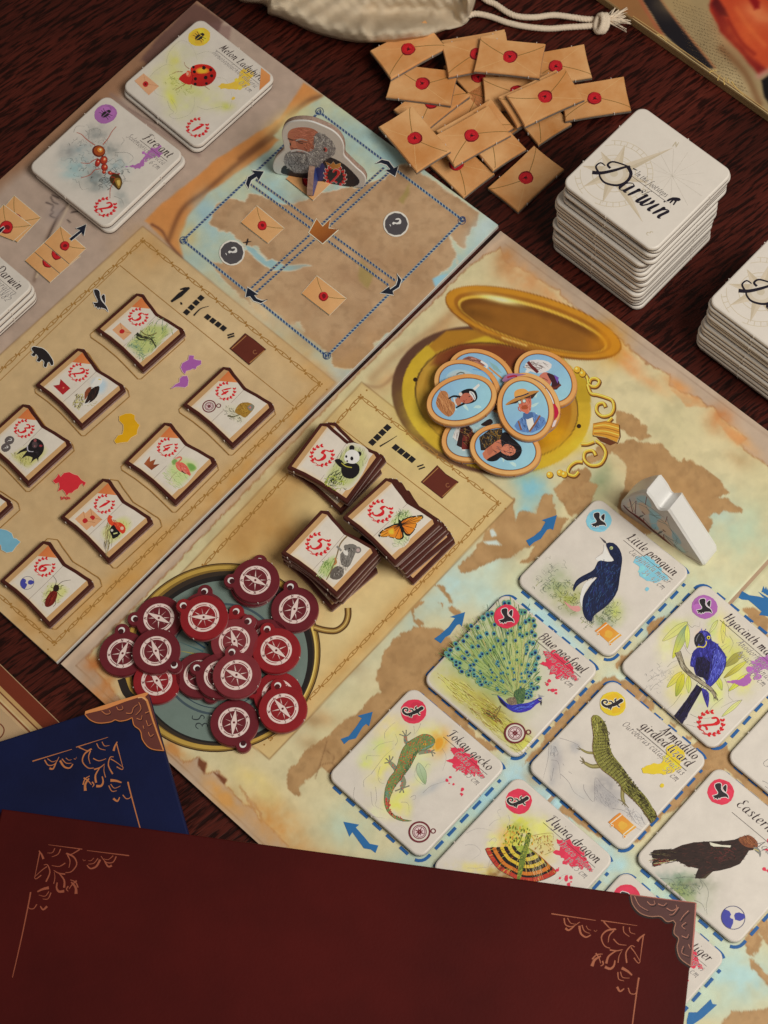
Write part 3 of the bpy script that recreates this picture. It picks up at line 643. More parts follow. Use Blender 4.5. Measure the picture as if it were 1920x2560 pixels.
# ------------------------------------------------------------------ vector print of the boards
GOLD = (152,108,50)
def vine(p, a, b, amp=7, per=44, col=GOLD):
    L = math.hypot(b[0]-a[0], b[1]-a[1]); n = max(2, int(L/per)); dx, dy = (b[0]-a[0])/L, (b[1]-a[1])/L
    for ph in (0, 1):
        pts = []
        for k in range(n*4+1):
            t = k/(n*4); o = amp*.55*math.sin(t*n*math.pi*2/2+ph*math.pi)
            pts.append((a[0]+dx*L*t-dy*o, a[1]+dy*L*t+dx*o))
        p.stroke(pts, 2.2, col, sm=2)
    for k in range(n+1):
        c = (a[0]+dx*L*k/n, a[1]+dy*L*k/n)
        for s_ in (-1, 1):
            q = (c[0]-dy*amp*.5*s_+dx*3*s_, c[1]+dx*amp*.5*s_+dy*3*s_); p.circ(q, 3.1, col, 7, 2.2, p.rg.uniform(0, 3))
        p.circ((c[0]+dx*per*.5, c[1]+dy*per*.5), 2.4, col, 6)
def dashes(p, a, b, dl, gl, w, col, halo=None):
    L = math.hypot(b[0]-a[0], b[1]-a[1]); dx, dy = (b[0]-a[0])/L, (b[1]-a[1])/L
    if halo: p.stroke([a, b], w+1.5, halo, sm=0)
    t = 0
    while t < L:
        e = min(t+dl, L); o = w*.32
        p.poly([(a[0]+dx*t-dy*w/2+dx*o, a[1]+dy*t+dx*w/2+dy*o), (a[0]+dx*t+dy*w/2-dx*o, a[1]+dy*t-dx*w/2-dy*o), (a[0]+dx*e+dy*w/2-dx*o, a[1]+dy*e-dx*w/2-dy*o), (a[0]+dx*e-dy*w/2+dx*o, a[1]+dy*e+dx*w/2+dy*o)], col)
        t += dl+gl
def envprint(p, quad, seal=True, flip=0, col=(200,142,86), cut=None):
    """printed envelope from four corners: left, top, right, bottom; flap opens along top-right edge"""
    p.stroke(list(quad), 2.6, (226,206,176), sm=0, closed=True)
    p.poly(quad, col, g=(quad[0], quad[2], (208,158,104)))
    l, t, r, b = quad; c = ((l[0]+r[0])/2, (l[1]+r[1])/2)
    p.stroke([t, ((t[0]*.6+c[0]*.4)-2, t[1]*.6+c[1]*.4), c], 1.4, (120,96,44)); p.stroke([c, (c[0]*.5+r[0]*.5, c[1]*.5+r[1]*.5+2), r], 1.4, (120,96,44))
    p.stroke([l, b], 1.6, (70,64,44), sm=0)
    if seal:
        k = math.hypot(l[0]-t[0], l[1]-t[1])
        p.circ((c[0]-1, c[1]+1), k*.21, (120,24,26), 14, wob=.06); p.circ(c, k*.18, (186,30,34), 14, wob=.06); p.circ(c, k*.09, (110,20,24), 7, wob=.3)
def halo_poly(p, pts, col, w=3.5, halo=(224,208,186), sm=0):
    if sm: pts = cr(pts, True, sm)
    p.stroke(pts, w, halo, sm=0, closed=True); p.poly(pts, col)
BIRD = [((x-800)/75,(290-y)/75) for x, y in [(722,325),(765,313),(775,290),(752,252),(750,215),(790,203),(806,220),(803,255),(815,283),(845,303),(862,322),(868,352),(850,337),(820,337),(797,341),(790,356),(782,340),(766,361),(757,346),(735,354),(740,338)]]
BIRDW = [((x-800)/75,(290-y)/75) for x, y in [(818,252),(832,230),(852,221),(853,255),(846,290),(828,274)]]
_old = [(-.45,-.52),(-.5,-.35),(-.72,-.3),(-.62,-.1),(-.25,.0),(-.1,.12),(-.38,.45),(-.3,.85),(-.02,1.0),(.12,.95),(.1,.6),(.25,.2),(.5,-.05),(.85,-.2),(1.0,-.42),(.98,-.62),(.9,-.48),(.6,-.52),(.2,-.42),(.1,-.62),(.05,-.45),(-.05,-.65),(-.1,-.45),(-.2,-.68)]
_old = [(.35,.45),(.52,.9),(.8,.95),(.78,.5),(.72,.1),(.45,.25)]
BEAR = [(-1,.1),(-.9,.35),(-.55,.5),(-.2,.62),(.2,.55),(.55,.35),(.85,.1),(.95,-.2),(.8,-.32),(.62,-.15),(.5,-.3),(.52,-.7),(.3,-.75),(.25,-.4),(0,-.3),(-.1,-.6),(-.35,-.62),(-.3,-.3),(-.55,-.15),(-.6,-.4),(-.85,-.42),(-.75,-.1),(-.88,-.05)]
LIZ = [(-.95,.05),(-.7,-.1),(-.35,-.08),(-.05,.02),(-.3,.38),(-.45,.45),(-.2,.5),(.02,.1),(.25,.18),(.2,.5),(.05,.62),(.35,.6),(.42,.25),(.62,.32),(.95,.4),(1.0,.2),(.75,.05),(.55,.0),(.62,-.3),(.85,-.4),(.6,-.5),(.4,-.1),(.1,-.2),(-.1,-.28),(-.15,-.6),(-.35,-.72),(-.45,-.5),(-.25,-.5),(-.3,-.25),(-.7,-.28),(-1.05,-.1)]
BEETLE = [(-.75,-.6),(-.85,-.3),(-.6,.1),(-.2,.4),(.3,.75),(.6,.85),(.7,.6),(.75,.2),(.5,-.2),(.1,-.55),(-.3,-.75)]
def place(sh, c, ex, ey): return [(c[0]+x*ex[0]+y*ey[0], c[1]+x*ex[1]+y*ey[1]) for x, y in sh]
def bird_icon(p, c, ex, ey, col=(38,32,34), halo=(224,208,190), w=3):
    a, b = place(BIRD, c, ex, ey), place(BIRDW, c, ex, ey)
    for q in (a, b): p.stroke(q, w, halo, sm=2, closed=True)
    p.poly(a, col, sm=2); p.poly(b, col, sm=2)
def spiral(p, c, ex, ey, w, col):
    pts = []
    for k in range(14):
        a = k*.55; r_ = .42*(1-k/18); pts.append((c[0]+(-.85+r_*math.sin(a)*.9)*ex[0]+(.32-r_*math.cos(a)*.9)*ey[0], c[1]+(-.85+r_*math.sin(a)*.9)*ex[1]+(.32-r_*math.cos(a)*.9)*ey[1]))
    p.stroke(pts, w, col, w*.5)
AMER = [(-.1,1),(.2,.95),(.25,.75),(.5,.8),(.75,.72),(.8,.5),(.55,.45),(.35,.3),(.3,.1),(.1,.0),(0,-.12),(.15,-.22),(.35,-.35),(.3,-.6),(.05,-.75),(-.3,-.8),(-.75,-.98),(-.45,-.72),(-.2,-.5),(-.15,-.25),(-.2,0),(-.25,.2),(-.4,.4),(-.38,.65),(-.05,.8)]
AFR = [(-.35,.95),(.15,1.0),(.4,.8),(.45,.45),(.7,.3),(.55,-.05),(.3,-.4),(-.05,-.6),(-.55,-.95),(-.85,-.9),(-.75,-.6),(-.3,-.15),(-.3,.2),(-.6,.45),(-.6,.75)]
ASIA = [(-.95,.35),(-.7,.55),(-.6,.85),(-.3,.7),(-.05,.9),(.25,.8),(.5,.55),(.8,.4),(.95,.3),(.75,.15),(.6,.2),(.6,-.05),(.35,-.1),(.3,-.35),(.05,-.3),(-.1,-.55),(-.2,-.25),(-.45,-.3),(-.7,-.4),(-.55,-.05),(-.65,.15),(-.85,.2)]
AUS = [(-1,.3),(-.7,.85),(-.2,.95),(.2,.9),(.4,.6),(.6,.65),(.95,.55),(.7,.1),(.5,-.4),(.1,-.65),(-.3,-.6),(-.4,-.3),(-.9,-.2)]
p = Print(LB, BT, lambda q: unp(q, BT))
p.part('sheet_border')
vT, vR_, vB, vL_ = (357,601), (800,960), (136,1608), (-80,1420)
vine(p, vT, (-60,982)); vine(p, vT, vR_); vine(p, vR_, vB); vine(p, vB, vL_)
p.stroke([ZD((710,150)), (520,842), ZE((320,985))], 1.8, GOLD, sm=0); p.stroke([ZD((705,155)), (0,952)], 1.6, GOLD, sm=0)
p.part('route_ropes')
ROPE = (46,66,102)
ct, crr, cb, cl = ZB((470,665)), ZB((1320,1305)), ZE((515,690)), ZA((1085,1425))
for a, b in ((ct, crr), (crr, cb), (cb, cl), (cl, ct)): dashes(p, a, b, 6, 3.0, 5, ROPE, (150,158,150))
for a, b in (((640,450),(988,702)), ((625,460),(972,714)), ((960,420),(622,727)), ((973,432),(636,736))): dashes(p, a, b, 6, 3.0, 4.6, ROPE, (160,150,125))
for c in (ct, crr, cb, cl):
    for k in range(3): p.ring((c[0]+p.rg.uniform(-2,2), c[1]+p.rg.uniform(-2,2)), 4+k*2.4, 5.2+k*2.4, ROPE, 14)
for zz, pts in ((ZB, [(52,1122),(35,1092),(48,1052),(85,1030),(72,1012),(142,1018),(112,1072),(100,1050),(68,1070),(58,1095)]), (ZB, [(803,972),(840,948),(882,958),(912,998),(938,988),(920,1048),(862,1012),(890,1005),(870,980),(835,968)]),
    (ZE, [(930,203),(957,240),(942,282),(905,305),(910,327),(832,316),(885,278),(890,295),(925,270),(935,240)]), (ZE, [(162,355),(125,377),(80,362),(60,335),(33,342),(45,283),(107,325),(85,330),(100,350),(130,362)])): p.new('route_arrow'); halo_poly(p, Q(zz, pts), (26,30,42), 4)
eX, eY = (.74,.66), (.72,-.68)
for c in (ZB((925,1330)), ZA((1375,1500))):
    p.new('question_mark_symbol')
    p.circ(c, 32, (214,200,182), 26); p.circ(c, 29, (74,68,68), 11, wob=.03); p.text('?', (c[0]-14*eX[0]-13*eY[0], c[1]-14*eX[1]-13*eY[1]), (eX[0]*36, eX[1]*36), (eY[0]*36, eY[1]*36), (232,224,214), 8, 20, .1)
p.new('crown_symbol'); crown = Q(ZB, [(410,1380),(455,1300),(490,1345),(535,1300),(525,1355),(582,1362),(490,1445)])
p.stroke(crown, 5, (226,200,170), sm=0, closed=True); p.poly(crown, (166,98,40), g=(ZB((450,1320)), ZB((520,1440)), (120,62,26)))
for k, (zz, qd) in enumerate(((ZB, [(5,1320),(100,1222),(262,1355),(165,1445)]), (ZE, [(365,320),(455,215),(630,350),(530,448)]), (zsta, [(305,985),(640,640),(960,1010),(680,1285)]), (zlef, [(-130,640),(190,265),(540,555),(230,880)]), (zlef, [(-230,700),(50,385),(410,655),(180,860)]), (zlef, [(330,1120),(620,850),(960,1140),(660,1410)]), (zlef, [(455,1005),(720,760),(1060,1060),(790,1290)]), (zlef, [(585,885),(800,670),(1135,960),(918,1168)]))): p.new('letter_symbol'); envprint(p, Q(zz, qd))
p.new('cross_symbol'); p.text('x', ZA((1442,1440)), (26,22), (22,-24), (40,34,34), 6, 16, 0)
p.new('route_arrow'); halo_poly(p, Q(zlef, [(915,835),(1060,720),(1000,700),(1140,640),(1105,795),(1075,750),(940,862)]), (22,26,40), 3); halo_poly(p, Q(zlef, [(-20,720),(50,670),(65,690),(0,760)]), (22,26,40), 3)
p.new('bird_symbol'); bird_icon(p, zt5((755,215)), (19,8), (-3,-24)); p.new('bear_symbol'); halo_poly(p, place(BEAR, zt5((188,758)), (29,17), (9,-26)), (34,28,28), 3, sm=2)
p.new('continent_symbol'); halo_poly(p, Q(zt6, [(730,35),(775,40),(770,70),(800,80),(842,85),(840,120),(800,140),(790,165),(760,160),(740,172),(700,182),(690,212),(668,190),(650,150),(665,110),(720,80)]), (158,86,150), 3, (206,176,160)); halo_poly(p, Q(zt6, [(668,232),(710,230),(722,270),(715,320),(690,337),(640,332),(600,332),(555,352),(600,310),(640,290),(640,255)]), (158,86,150), 3, (206,176,160)); p.new('continent_symbol'); halo_poly(p, Q(zt6, [(130,585),(180,583),(215,600),(215,640),(245,680),(262,690),(240,740),(235,780),(180,810),(150,850),(90,857),(40,866),(24,840),(60,790),(100,780),(112,730),(110,690),(70,650),(70,610)]), (206,150,14), 2.5, (206,176,120)); p.new('continent_symbol'); halo_poly(p, Q(zt4, [(610,1120),(650,1085),(680,1040),(700,1075),(740,1030),(800,1020),(850,1045),(900,1060),(940,1110),(992,1140),(970,1182),(950,1150),(920,1170),(900,1210),(860,1230),(830,1260),(800,1260),(770,1292),(750,1250),(720,1220),(668,1242),(690,1190),(680,1140),(640,1152)]), (196,40,48), 2.5, (206,160,124)); p.new('continent_symbol'); halo_poly(p, place(AUS, zt7((70,790)), (32,14), (6,-32)), (112,160,174), 2.5, (200,186,160))
for k in range(6): p.stroke(Q(zt4, [(705+k*18, 1300+8*(k%2)),(712+k*20, 1340-6*(k%3))]), 2.5, (196,60,60))
p.new('sheet_heading'); p.text('1.', zt5((1405,205)), (74,18), (42,-50), (28,24,26), 7, 17, .1)
def bars(p, pts, s, ex, ey):
    for c in pts: p.poly([(c[0]+s*(a*ex[0]+b*ey[0]), c[1]+s*(a*ex[1]+b*ey[1])) for a, b in ((-.5,-.5),(.5,-.5),(.5,.5),(-.5,.5))], (30,27,28))
eXb, eYb = (.79,.62), (.72,-.69)
bars(p, [ZD((1108+k*28, 430-k*28)) for k in range(4)], 12.5, eXb, eYb); bars(p, [ZD((1232+k*31, 459+k*22)) for k in range(4)], 12.5, eXb, eYb)
p.stroke(Q(ZD, [(1150,450),(1190,410),(1240,395)]), 4, (38,32,30), 1); p.stroke(Q(ZD, [(1350,568),(1388,556)]), 4, (38,32,30)); p.stroke(Q(ZD, [(1352,582),(1390,570)]), 4, (38,32,30))
def bookicon(p, zz, pts):
    q = Q(zz, pts); p.stroke(q, 3, (50,24,16), sm=0, closed=True); p.poly(q, (92,38,26)); l, t, m, r, b = q
    p.stroke([(l[0]+4,l[1]+1),(t[0]+2,t[1]+5)], 2, (160,110,60), sm=0); p.stroke([(r[0]-3,r[1]+3),(b[0]+1,b[1]-4)], 2.4, (160,110,60), sm=0)
    p.ring(((r[0]+b[0])/2-6,(r[1]+b[1])/2-12), 4, 5.4, (150,96,60), 16, 20, 300)
bookicon(p, ZD, [(1365,645),(1455,558),(1505,595),(1575,650),(1478,740)])
p.done()

p = Print(RB, BT, lambda q: unp(q, BT))
p.part('sheet_border')
a, b, c, d = (902,992), (1246,1258), (676,1846), (330,1606)
vine(p, a, b); vine(p, b, c); vine(p, c, d); vine(p, d, a)
p.stroke([(836,1056), (1174,1317)], 1.8, GOLD, sm=0)
p.new('sheet_heading')
bars(p, [zkoa((868+k*43, 262-k*42)) for k in range(4)], 14.5, eXb, eYb); bars(p, [zkoa((1070+k*46, 308+k*34)) for k in range(4)], 14.5, eXb, eYb)
p.stroke(Q(zkoa, [(932,298),(1010,252),(1082,206)]), 4, (44,36,28), 1); p.stroke(Q(zkoa, [(1255,474),(1310,455)]), 3.5, (40,34,30)); p.stroke(Q(zkoa, [(1268,496),(1322,476)]), 3.5, (40,34,30))
bookicon(p, zkoa, [(1290,605),(1430,465),(1500,540),(1610,605),(1470,745)])
def goldline(pts, w):
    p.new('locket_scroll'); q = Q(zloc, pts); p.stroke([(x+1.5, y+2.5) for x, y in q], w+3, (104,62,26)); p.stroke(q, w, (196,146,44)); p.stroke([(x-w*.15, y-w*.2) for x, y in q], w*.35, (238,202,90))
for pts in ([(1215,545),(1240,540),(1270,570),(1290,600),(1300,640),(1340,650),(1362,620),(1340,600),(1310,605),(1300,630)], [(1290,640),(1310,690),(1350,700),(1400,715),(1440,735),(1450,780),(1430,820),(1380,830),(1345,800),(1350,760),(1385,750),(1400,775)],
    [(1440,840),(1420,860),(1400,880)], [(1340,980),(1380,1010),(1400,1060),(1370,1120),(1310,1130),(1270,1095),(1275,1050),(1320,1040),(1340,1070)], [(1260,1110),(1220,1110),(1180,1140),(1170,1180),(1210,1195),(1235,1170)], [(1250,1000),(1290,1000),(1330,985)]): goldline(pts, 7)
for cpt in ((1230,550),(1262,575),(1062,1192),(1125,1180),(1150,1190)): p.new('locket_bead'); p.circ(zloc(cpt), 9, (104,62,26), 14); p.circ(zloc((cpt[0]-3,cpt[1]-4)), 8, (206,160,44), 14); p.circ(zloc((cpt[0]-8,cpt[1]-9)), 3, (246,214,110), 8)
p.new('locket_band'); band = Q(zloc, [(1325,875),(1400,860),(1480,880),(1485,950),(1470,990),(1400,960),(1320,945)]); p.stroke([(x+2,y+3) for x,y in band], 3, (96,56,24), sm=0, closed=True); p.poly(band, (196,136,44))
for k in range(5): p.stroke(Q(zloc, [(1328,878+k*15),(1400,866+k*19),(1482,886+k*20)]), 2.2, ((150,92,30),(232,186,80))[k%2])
p.poly(Q(zloc, [(1340,955),(1400,968),(1465,995),(1430,1010),(1370,985)]), (96,50,26))
for cpt in ((240,608),(1238,892)): p.circ(zloc(cpt), 5.5, (44,28,14), 10)
p.part('printed_compass')
cc = unp((552,1640), BT); R0 = .0336; mm = p.m; p.m = lambda q: (cc[0]+q[0], cc[1]+q[1])
p.circ((0,0), R0*1.012, (62,40,22), 90); p.circ((0,0), R0, (122,92,38), 90); p.ring((0,0), R0*.945, R0*.985, (176,140,62), 90); p.ring((0,0), R0*.955, R0*.968, (214,182,98), 90, -60, 40); p.circ((.0005,-.0005), R0*.935, (52,40,30), 90); p.circ((.001,-.001), R0*.90, (30,26,24), 90); p.circ((.0005,-.0015), R0*.86, (104,116,104), 90)
p.circ((0,-.001), R0*.60, (62,74,78), 80); p.circ((0,-.001), R0*.575, (104,116,104), 80); p.ring((0,-.001), R0*.52, R0*.53, (44,58,66), 80)
for k in range(32):
    a_ = math.radians(k*11.25); r0_ = R0*(.42 if k % 2 else .28)
    p.poly([(math.cos(a_-.05)*R0*.2, -.001+math.sin(a_-.05)*R0*.2), (math.cos(a_)*R0*.5, -.001+math.sin(a_)*R0*.5), (math.cos(a_+.05)*R0*.2, -.001+math.sin(a_+.05)*R0*.2)], ((44,72,88),(66,96,96),(150,140,70),(36,52,66))[k % 4])
p.m = mm
p.text('SE', ztok((705,1240)), (14,34), (34,-10), (46,52,52), 6, 9, 0)
for pts in ([(440,755),(500,772),(570,775),(620,740),(640,690),(640,640)],): p.stroke(Q(ZH, pts), 17, (84,56,26)); p.stroke(Q(ZH, pts), 9, (150,112,52)); p.stroke(Q(ZH, pts), 3, (190,160,90))
p.stroke(Q(ZG, [(720,1060),(750,1140),(800,1190)]), 20, (40,32,28))
ARW = (42,98,145)
for zz, pts in ((zpen, [(160,465),(190,515),(230,480),(290,450),(345,370),(375,360),(398,372),(432,240),(298,285),(332,300),(290,375),(230,425)]), (zpea, [(160,485),(220,525),(260,470),(300,450),(360,365),(385,355),(405,375),(434,248),(300,292),(345,302),(290,380),(210,450)]), (zgec, [(180,545),(210,590),(250,555),(310,540),(370,440),(400,415),(425,435),(456,310),(325,345),(362,365),(320,430),(250,520)]),
    (zgec, [(203,1260),(340,1285),(310,1310),(390,1400),(430,1450),(505,1465),(480,1530),(440,1500),(380,1490),(330,1420),(280,1350),(255,1390)]), (ZL, [(1178,1640),(1190,1590),(1240,1590),(1320,1512),(1330,1540),(1358,1545),(1270,1625),(1220,1659),(1180,1690)]), (zmac, [(1345,275),(1385,205),(1460,248),(1560,262),(1700,300),(1700,480),(1600,462),(1565,462),(1590,420),(1500,340),(1450,300),(1380,295)])): p.new('route_arrow'); arrow_(p, zz, pts, ARW)
p.new('ship_symbol'); p.poly(Q(zmac, [(1555,210),(1700,300),(1700,340),(1600,260)]), ARW); 
for k in range(4): p.poly(Q(zmac, [(1590+k*24,215+k*14),(1612+k*26,150+k*5),(1640+k*26,225+k*18)]), ARW)
SL0 = np.array((.0686,.2760)); SA = np.array((.0278,-.0371)); SBv = np.array((-.0371,-.0276))
mm = p.m; p.m = ID
for i in range(3):
    for j in range(3):
        p.new('card_slot_outline')
        c_ = SL0+SA*i+SBv*j; th = math.radians(-53.4); ex, ey = (math.cos(th), math.sin(th)), (-math.sin(th), math.cos(th))
        out = rrect(.0428, .0428, .0036, 5); o2 = []
        for k in range(len(out)):                       # resample the rounded square
            a_, b_ = out[k], out[(k+1) % len(out)]; L = math.hypot(b_[0]-a_[0], b_[1]-a_[1]); n_ = max(1, int(L/.0006))
            o2 += [(a_[0]+(b_[0]-a_[0])*q/n_, a_[1]+(b_[1]-a_[1])*q/n_) for q in range(n_)]
        o2 = [(c_[0]+x*ex[0]+y*ey[0], c_[1]+x*ex[1]+y*ey[1]) for x, y in o2]; k = 3
        while k < len(o2):
            sg = o2[k:k+7]
            if len(sg) > 2: p.stroke(sg, .00105, (36,84,134), sm=0)
            k += 10
p.m = mm
p.done()
# ================================================================== animal cards
CS, CT = .042, .0023
CZ = BT+.00005                   # cards lie on the boards
def with_nubs(me_pts, v, f, mi, m_idx, spots, t, sz=.0005):
    sz = sz*.62
    for (x, y), (nx, ny) in spots:
        b = len(v); tx, ty = -ny, nx
        for dz in (t*.35, t*.95):
            for s1, s2 in ((-1,-.4),(1,-.4),(1,1),(-1,1)): v.append((x+tx*sz*.55*s1+nx*sz*.6*s2, y+ty*sz*.55*s1+ny*sz*.6*s2, dz))
        for q in ((0,1,5,4),(1,2,6,5),(2,3,7,6),(3,0,4,7),(4,5,6,7)): f.append(tuple(b+i for i in q)); mi.append(m_idx)
def add_nubs(me, spots, t, m_idx, sz=.0005):
    v = [tuple(x.co) for x in me.vertices]; f = [tuple(p_.vertices) for p_ in me.polygons]; mi = [p_.material_index for p_ in me.polygons]
    with_nubs(None, v, f, mi, m_idx, spots, t, sz)
    m2 = bpy.data.meshes.new('tile'); m2.from_pydata(v, [], f); m2.polygons.foreach_set('material_index', mi); return m2
CARD_ME = slab(rrect(CS, CS, .0034, 7), [(.0003,0),(.0001,.0002),(.00008,.0009),(-.00004,.0010),(0,.0017),(.0002,.0021),(.0006,CT)], [0,0,0,1,1,1], (0,1))
h_ = CS/2
CARD_ME = add_nubs(CARD_ME, [((-h_,-.0095),(-1,0)),((-h_,.0095),(-1,0)),((.0004,h_),(0,1)),((-.0006,-h_),(0,-1)),((h_,.008),(1,0))], CT, 1)
CARD_ME.materials.append(CORE); CARD_ME.materials.append(CARDW)
PAPER = (200,187,170)
def card_root(name, label, x, y, t, z0, group='animal cards on the map', body='card_body'):
    root = thing(name, label, 'card', (x, y, z0), group)
    b = bpy.data.objects.new(body, CARD_ME); COL.objects.link(b); b.parent = root; b.rotation_euler = (0, 0, t)
    ex, ey = (math.cos(t), math.sin(t)), (-math.sin(t), math.cos(t))
    ml = lambda q: (x+(q[0]*ex[0]+q[1]*ey[0])*.001, y+(q[0]*ex[1]+q[1]*ey[1])*.001)
    return root, ml
def card_paint(x, y, t, zt, n=130):
    ex, ey = np.array((math.cos(t), math.sin(t))), np.array((-math.sin(t), math.cos(t))); L = .0406
    P = Paint(grid(np.array((x, y))-ex*L/2-ey*L/2, ex*L, ey*L, n, n), zt, PAPER)
    d = P.W-np.array((x, y)); u = abs(d@ex); v = abs(d@ey); r = .0030
    k = np.maximum(u-(L/2-r), 0)**2+np.maximum(v-(L/2-r), 0)**2
    P.keep = k <= r*r*1.02
    return P
RED_, YEL_, PUR_, TEA_ = (204,50,72), (226,180,44), (160,92,152), (124,180,196)
def badge(p, ml, col, icon, c=(-14.6,14.4), r=4.3):
    p.m = ml; p.part('badge')
    p.circ(c, r, col, 16, wob=.035); dk = tuple(int(k*.93) for k in col); lt = tuple(min(255, int(k*1.07)) for k in col)
    for k in range(5):
        a = p.rg.uniform(0, 6.28); p.circ((c[0]+math.cos(a)*r*.45, c[1]+math.sin(a)*r*.45), r*.42, p.rg.choice([dk, lt]), 9, wob=.2)
    INKD = (40,34,36)
    p.part('badge/animal_icon'); e1, e2 = (1.95,1.78), (-1.75,2.0)
    if icon == 'bird': bird_icon(p, (c[0]+.1,c[1]), e1, e2, INKD, (226,206,190), .42)
    elif icon == 'lizard':
        f = lambda L: [(c[0]+(x-815)/92*1.25*e1[0]+(310-y)/92*1.25*e2[0], c[1]+(x-815)/92*1.25*e1[1]+(310-y)/92*1.25*e2[1]) for x, y in L]
        parts = [(f([(800,328),(758,338),(727,322),(716,298),(728,280),(750,279),(763,292),(756,307),(744,303)]), .95, .3), (f([(812,306),(800,290),(776,287)]), .5, .4), (f([(842,296),(832,275),(848,264)]), .5, .4), (f([(802,334),(794,352),(770,352)]), .6, .4), (f([(797,350),(792,371)]), .4, .3), (f([(856,318),(866,338),(880,342)]), .5, .4)]
        bod = f([(908,276),(888,261),(862,278),(828,298),(795,316),(782,332),(803,342),(850,328),(884,304),(903,293)])
        for L_, w0, w1 in parts: p.stroke(L_, w0+.42, (230,206,180), w1+.42)
        p.stroke(bod, .45, (230,206,180), sm=2, closed=True); p.poly(bod, INKD, sm=2)
        for L_, w0, w1 in parts: p.stroke(L_, w0, INKD, w1)
    elif icon == 'beetle':
        for s_ in (-1, 1):
            for k in range(3): p.stroke([(c[0]+s_*.7, c[1]-.9+k*.8), (c[0]+s_*1.9, c[1]-.9+k*.9), (c[0]+s_*2.5, c[1]-1.2+k*1.2)], .22, INKD)
        p.circ(c, 1.25, INKD, 16, 1.9, -.1); p.circ((c[0]+.1,c[1]+1.7), .8, INKD, 10, .55); p.stroke([(c[0]-.05,c[1]-1.7),(c[0]+.1,c[1]+1.1)], .22, col); p.stroke([(c[0]-1.1,c[1]+.9),(c[0]+1.2,c[1]+1.0)], .2, col)
    elif icon == 'bear': q = place(BEAR, c, (2.4,.3), (-.3,2.2)); p.stroke(q, .45, (230,206,190), sm=1, closed=True); p.poly(q, INKD, sm=1)
def splash(p, ml, kind, col, c=(10.6,11.4), s=1.0):
    p.m = ml; p.part('continent_splash'); sh = {'asia': ASIA, 'afr': AFR, 'amer': AMER, 'aus': AUS}[kind]
    e = {'asia': (8.2, 5.6), 'afr': (6, 7.5), 'amer': (5.2, 8.6), 'aus': (7.0, 4.6)}[kind]
    q = place(sh, c, (e[0]*s, 0), (0, e[1]*s)); p.poly(q, col, sm=2, rough=.5)
    if kind == 'asia':
        for k in range(9): p.circ((c[0]+p.rg.uniform(-1,6), c[1]-5.0+p.rg.uniform(-2.6,1)), p.rg.uniform(.2,.7), col, 7, wob=.3)
    if kind in ('aus', 'afr'): p.circ((c[0]+3.5, c[1]-(5.2 if kind == 'aus' else 6.5)), .7, col, 8, wob=.2)
    for k in range(4): p.circ((c[0]+p.rg.uniform(-3,3), c[1]+p.rg.uniform(-2,3)), p.rg.uniform(.5,1.2), tuple(min(255,int(v*1.07)) for v in col), 9, wob=.25)
INKT = (48,30,32); INKL = (92,84,82)
def title(p, ml, lines, latin, y0=15.6, k=3.3, x1=17.9, kl=2.3, under=True, gap=3.3, hal=True):
    p.m = ml; p.part('title_text'); y = y0
    for i, t in enumerate(lines): p.text(t, (x1, y), (k, 0), (0, k*1.2), INKT, 4.0, 11.5, .2, True, halo=(PAPER, .2)); y -= gap
    y += gap; wmax = max(textw(t) for t in lines[-1:])*k/100
    if under: p.stroke([(x1-wmax-.4, y-1.15), (x1+.3, y-1.15)], .13, (60,48,46), sm=0)
    p.part('latin_text'); y -= 3.4
    for t in latin: p.text(t, (x1+.4, y), (kl, 0), (0, kl*1.2), INKL, 4, 7, .3, True, halo=((206,194,178), .1) if hal else None); y -= 2.75
def wreath(p, c, r, num, k=None, col=(196,30,36), up=0, part='victory_wreath'):
    p.part(part); mm = p.m; ca, sa = math.cos(up), math.sin(up)
    p.m = lambda q: mm((c[0]+q[0]*ca-q[1]*sa, c[1]+q[0]*sa+q[1]*ca))
    for s_ in (-1, 1):
        for i in range(6):
            a = math.radians(-70+i*23+(6 if s_ > 0 else 0)); rr = r*.86; x, y = s_*rr*math.cos(a), rr*math.sin(a)
            for o_, ln in ((.6, .30), (-.5, .27)):
                d = a+math.pi/2+o_; dx, dy = s_*math.cos(d)*r*ln, math.sin(d)*r*ln
                nx, ny = -dy*.3, dx*.3; p.poly([(x,y),(x+dx*.5+nx,y+dy*.5+ny),(x+dx,y+dy),(x+dx*.5-nx,y+dy*.5-ny)], col, sm=2)
        p.stroke([(s_*r*.86*math.cos(math.radians(b)), r*.86*math.sin(math.radians(b))) for b in range(-86, 50, 12)], r*.05, col)
    p.stroke([(-r*.5,-r*.62),(-r*.3,-r*.9),(0,-r*.8),(r*.25,-r*.95)], r*.08, col, r*.03); p.stroke([(r*.5,-r*.62),(r*.3,-r*.88),(r*.02,-r*.98)], r*.07, col, r*.03)
    if '/' not in part: p.part(part+'/number')
    kk = r*1.5; w_ = textw(num)*kk/100
    p.text(num, (-w_/2-r*.02, -kk*.38), (kk, 0), (0, kk), col, 8, 19, .12)
    p.m = mm
def scroll(p, ml, c=(14.8,-14.5)):
    p.m = ml; p.part('scroll_symbol'); f = lambda a: [(c[0]+x, c[1]+y) for x, y in a]
    p.poly(f([(-3.9,-2.3),(3.2,-2.3),(3.9,2.6),(-3.2,2.6)]), (206,124,44), g=((c[0]-3,c[1]),(c[0]+3,c[1]),(226,150,56)), rough=.15)
    for x in (-2.7, 2.7): p.stroke(f([(x-.35,-2.2),(x+.35,2.5)]), .32, (228,204,176), sm=0); p.circ((c[0]+x+.45,c[1]-2.4), .55, (228,204,176), 10); p.circ((c[0]+x+.45,c[1]-2.4), .36, (206,124,44), 10)
    p.circ((c[0]+.3,c[1]), 1.4, (230,158,60), 10, wob=.2)
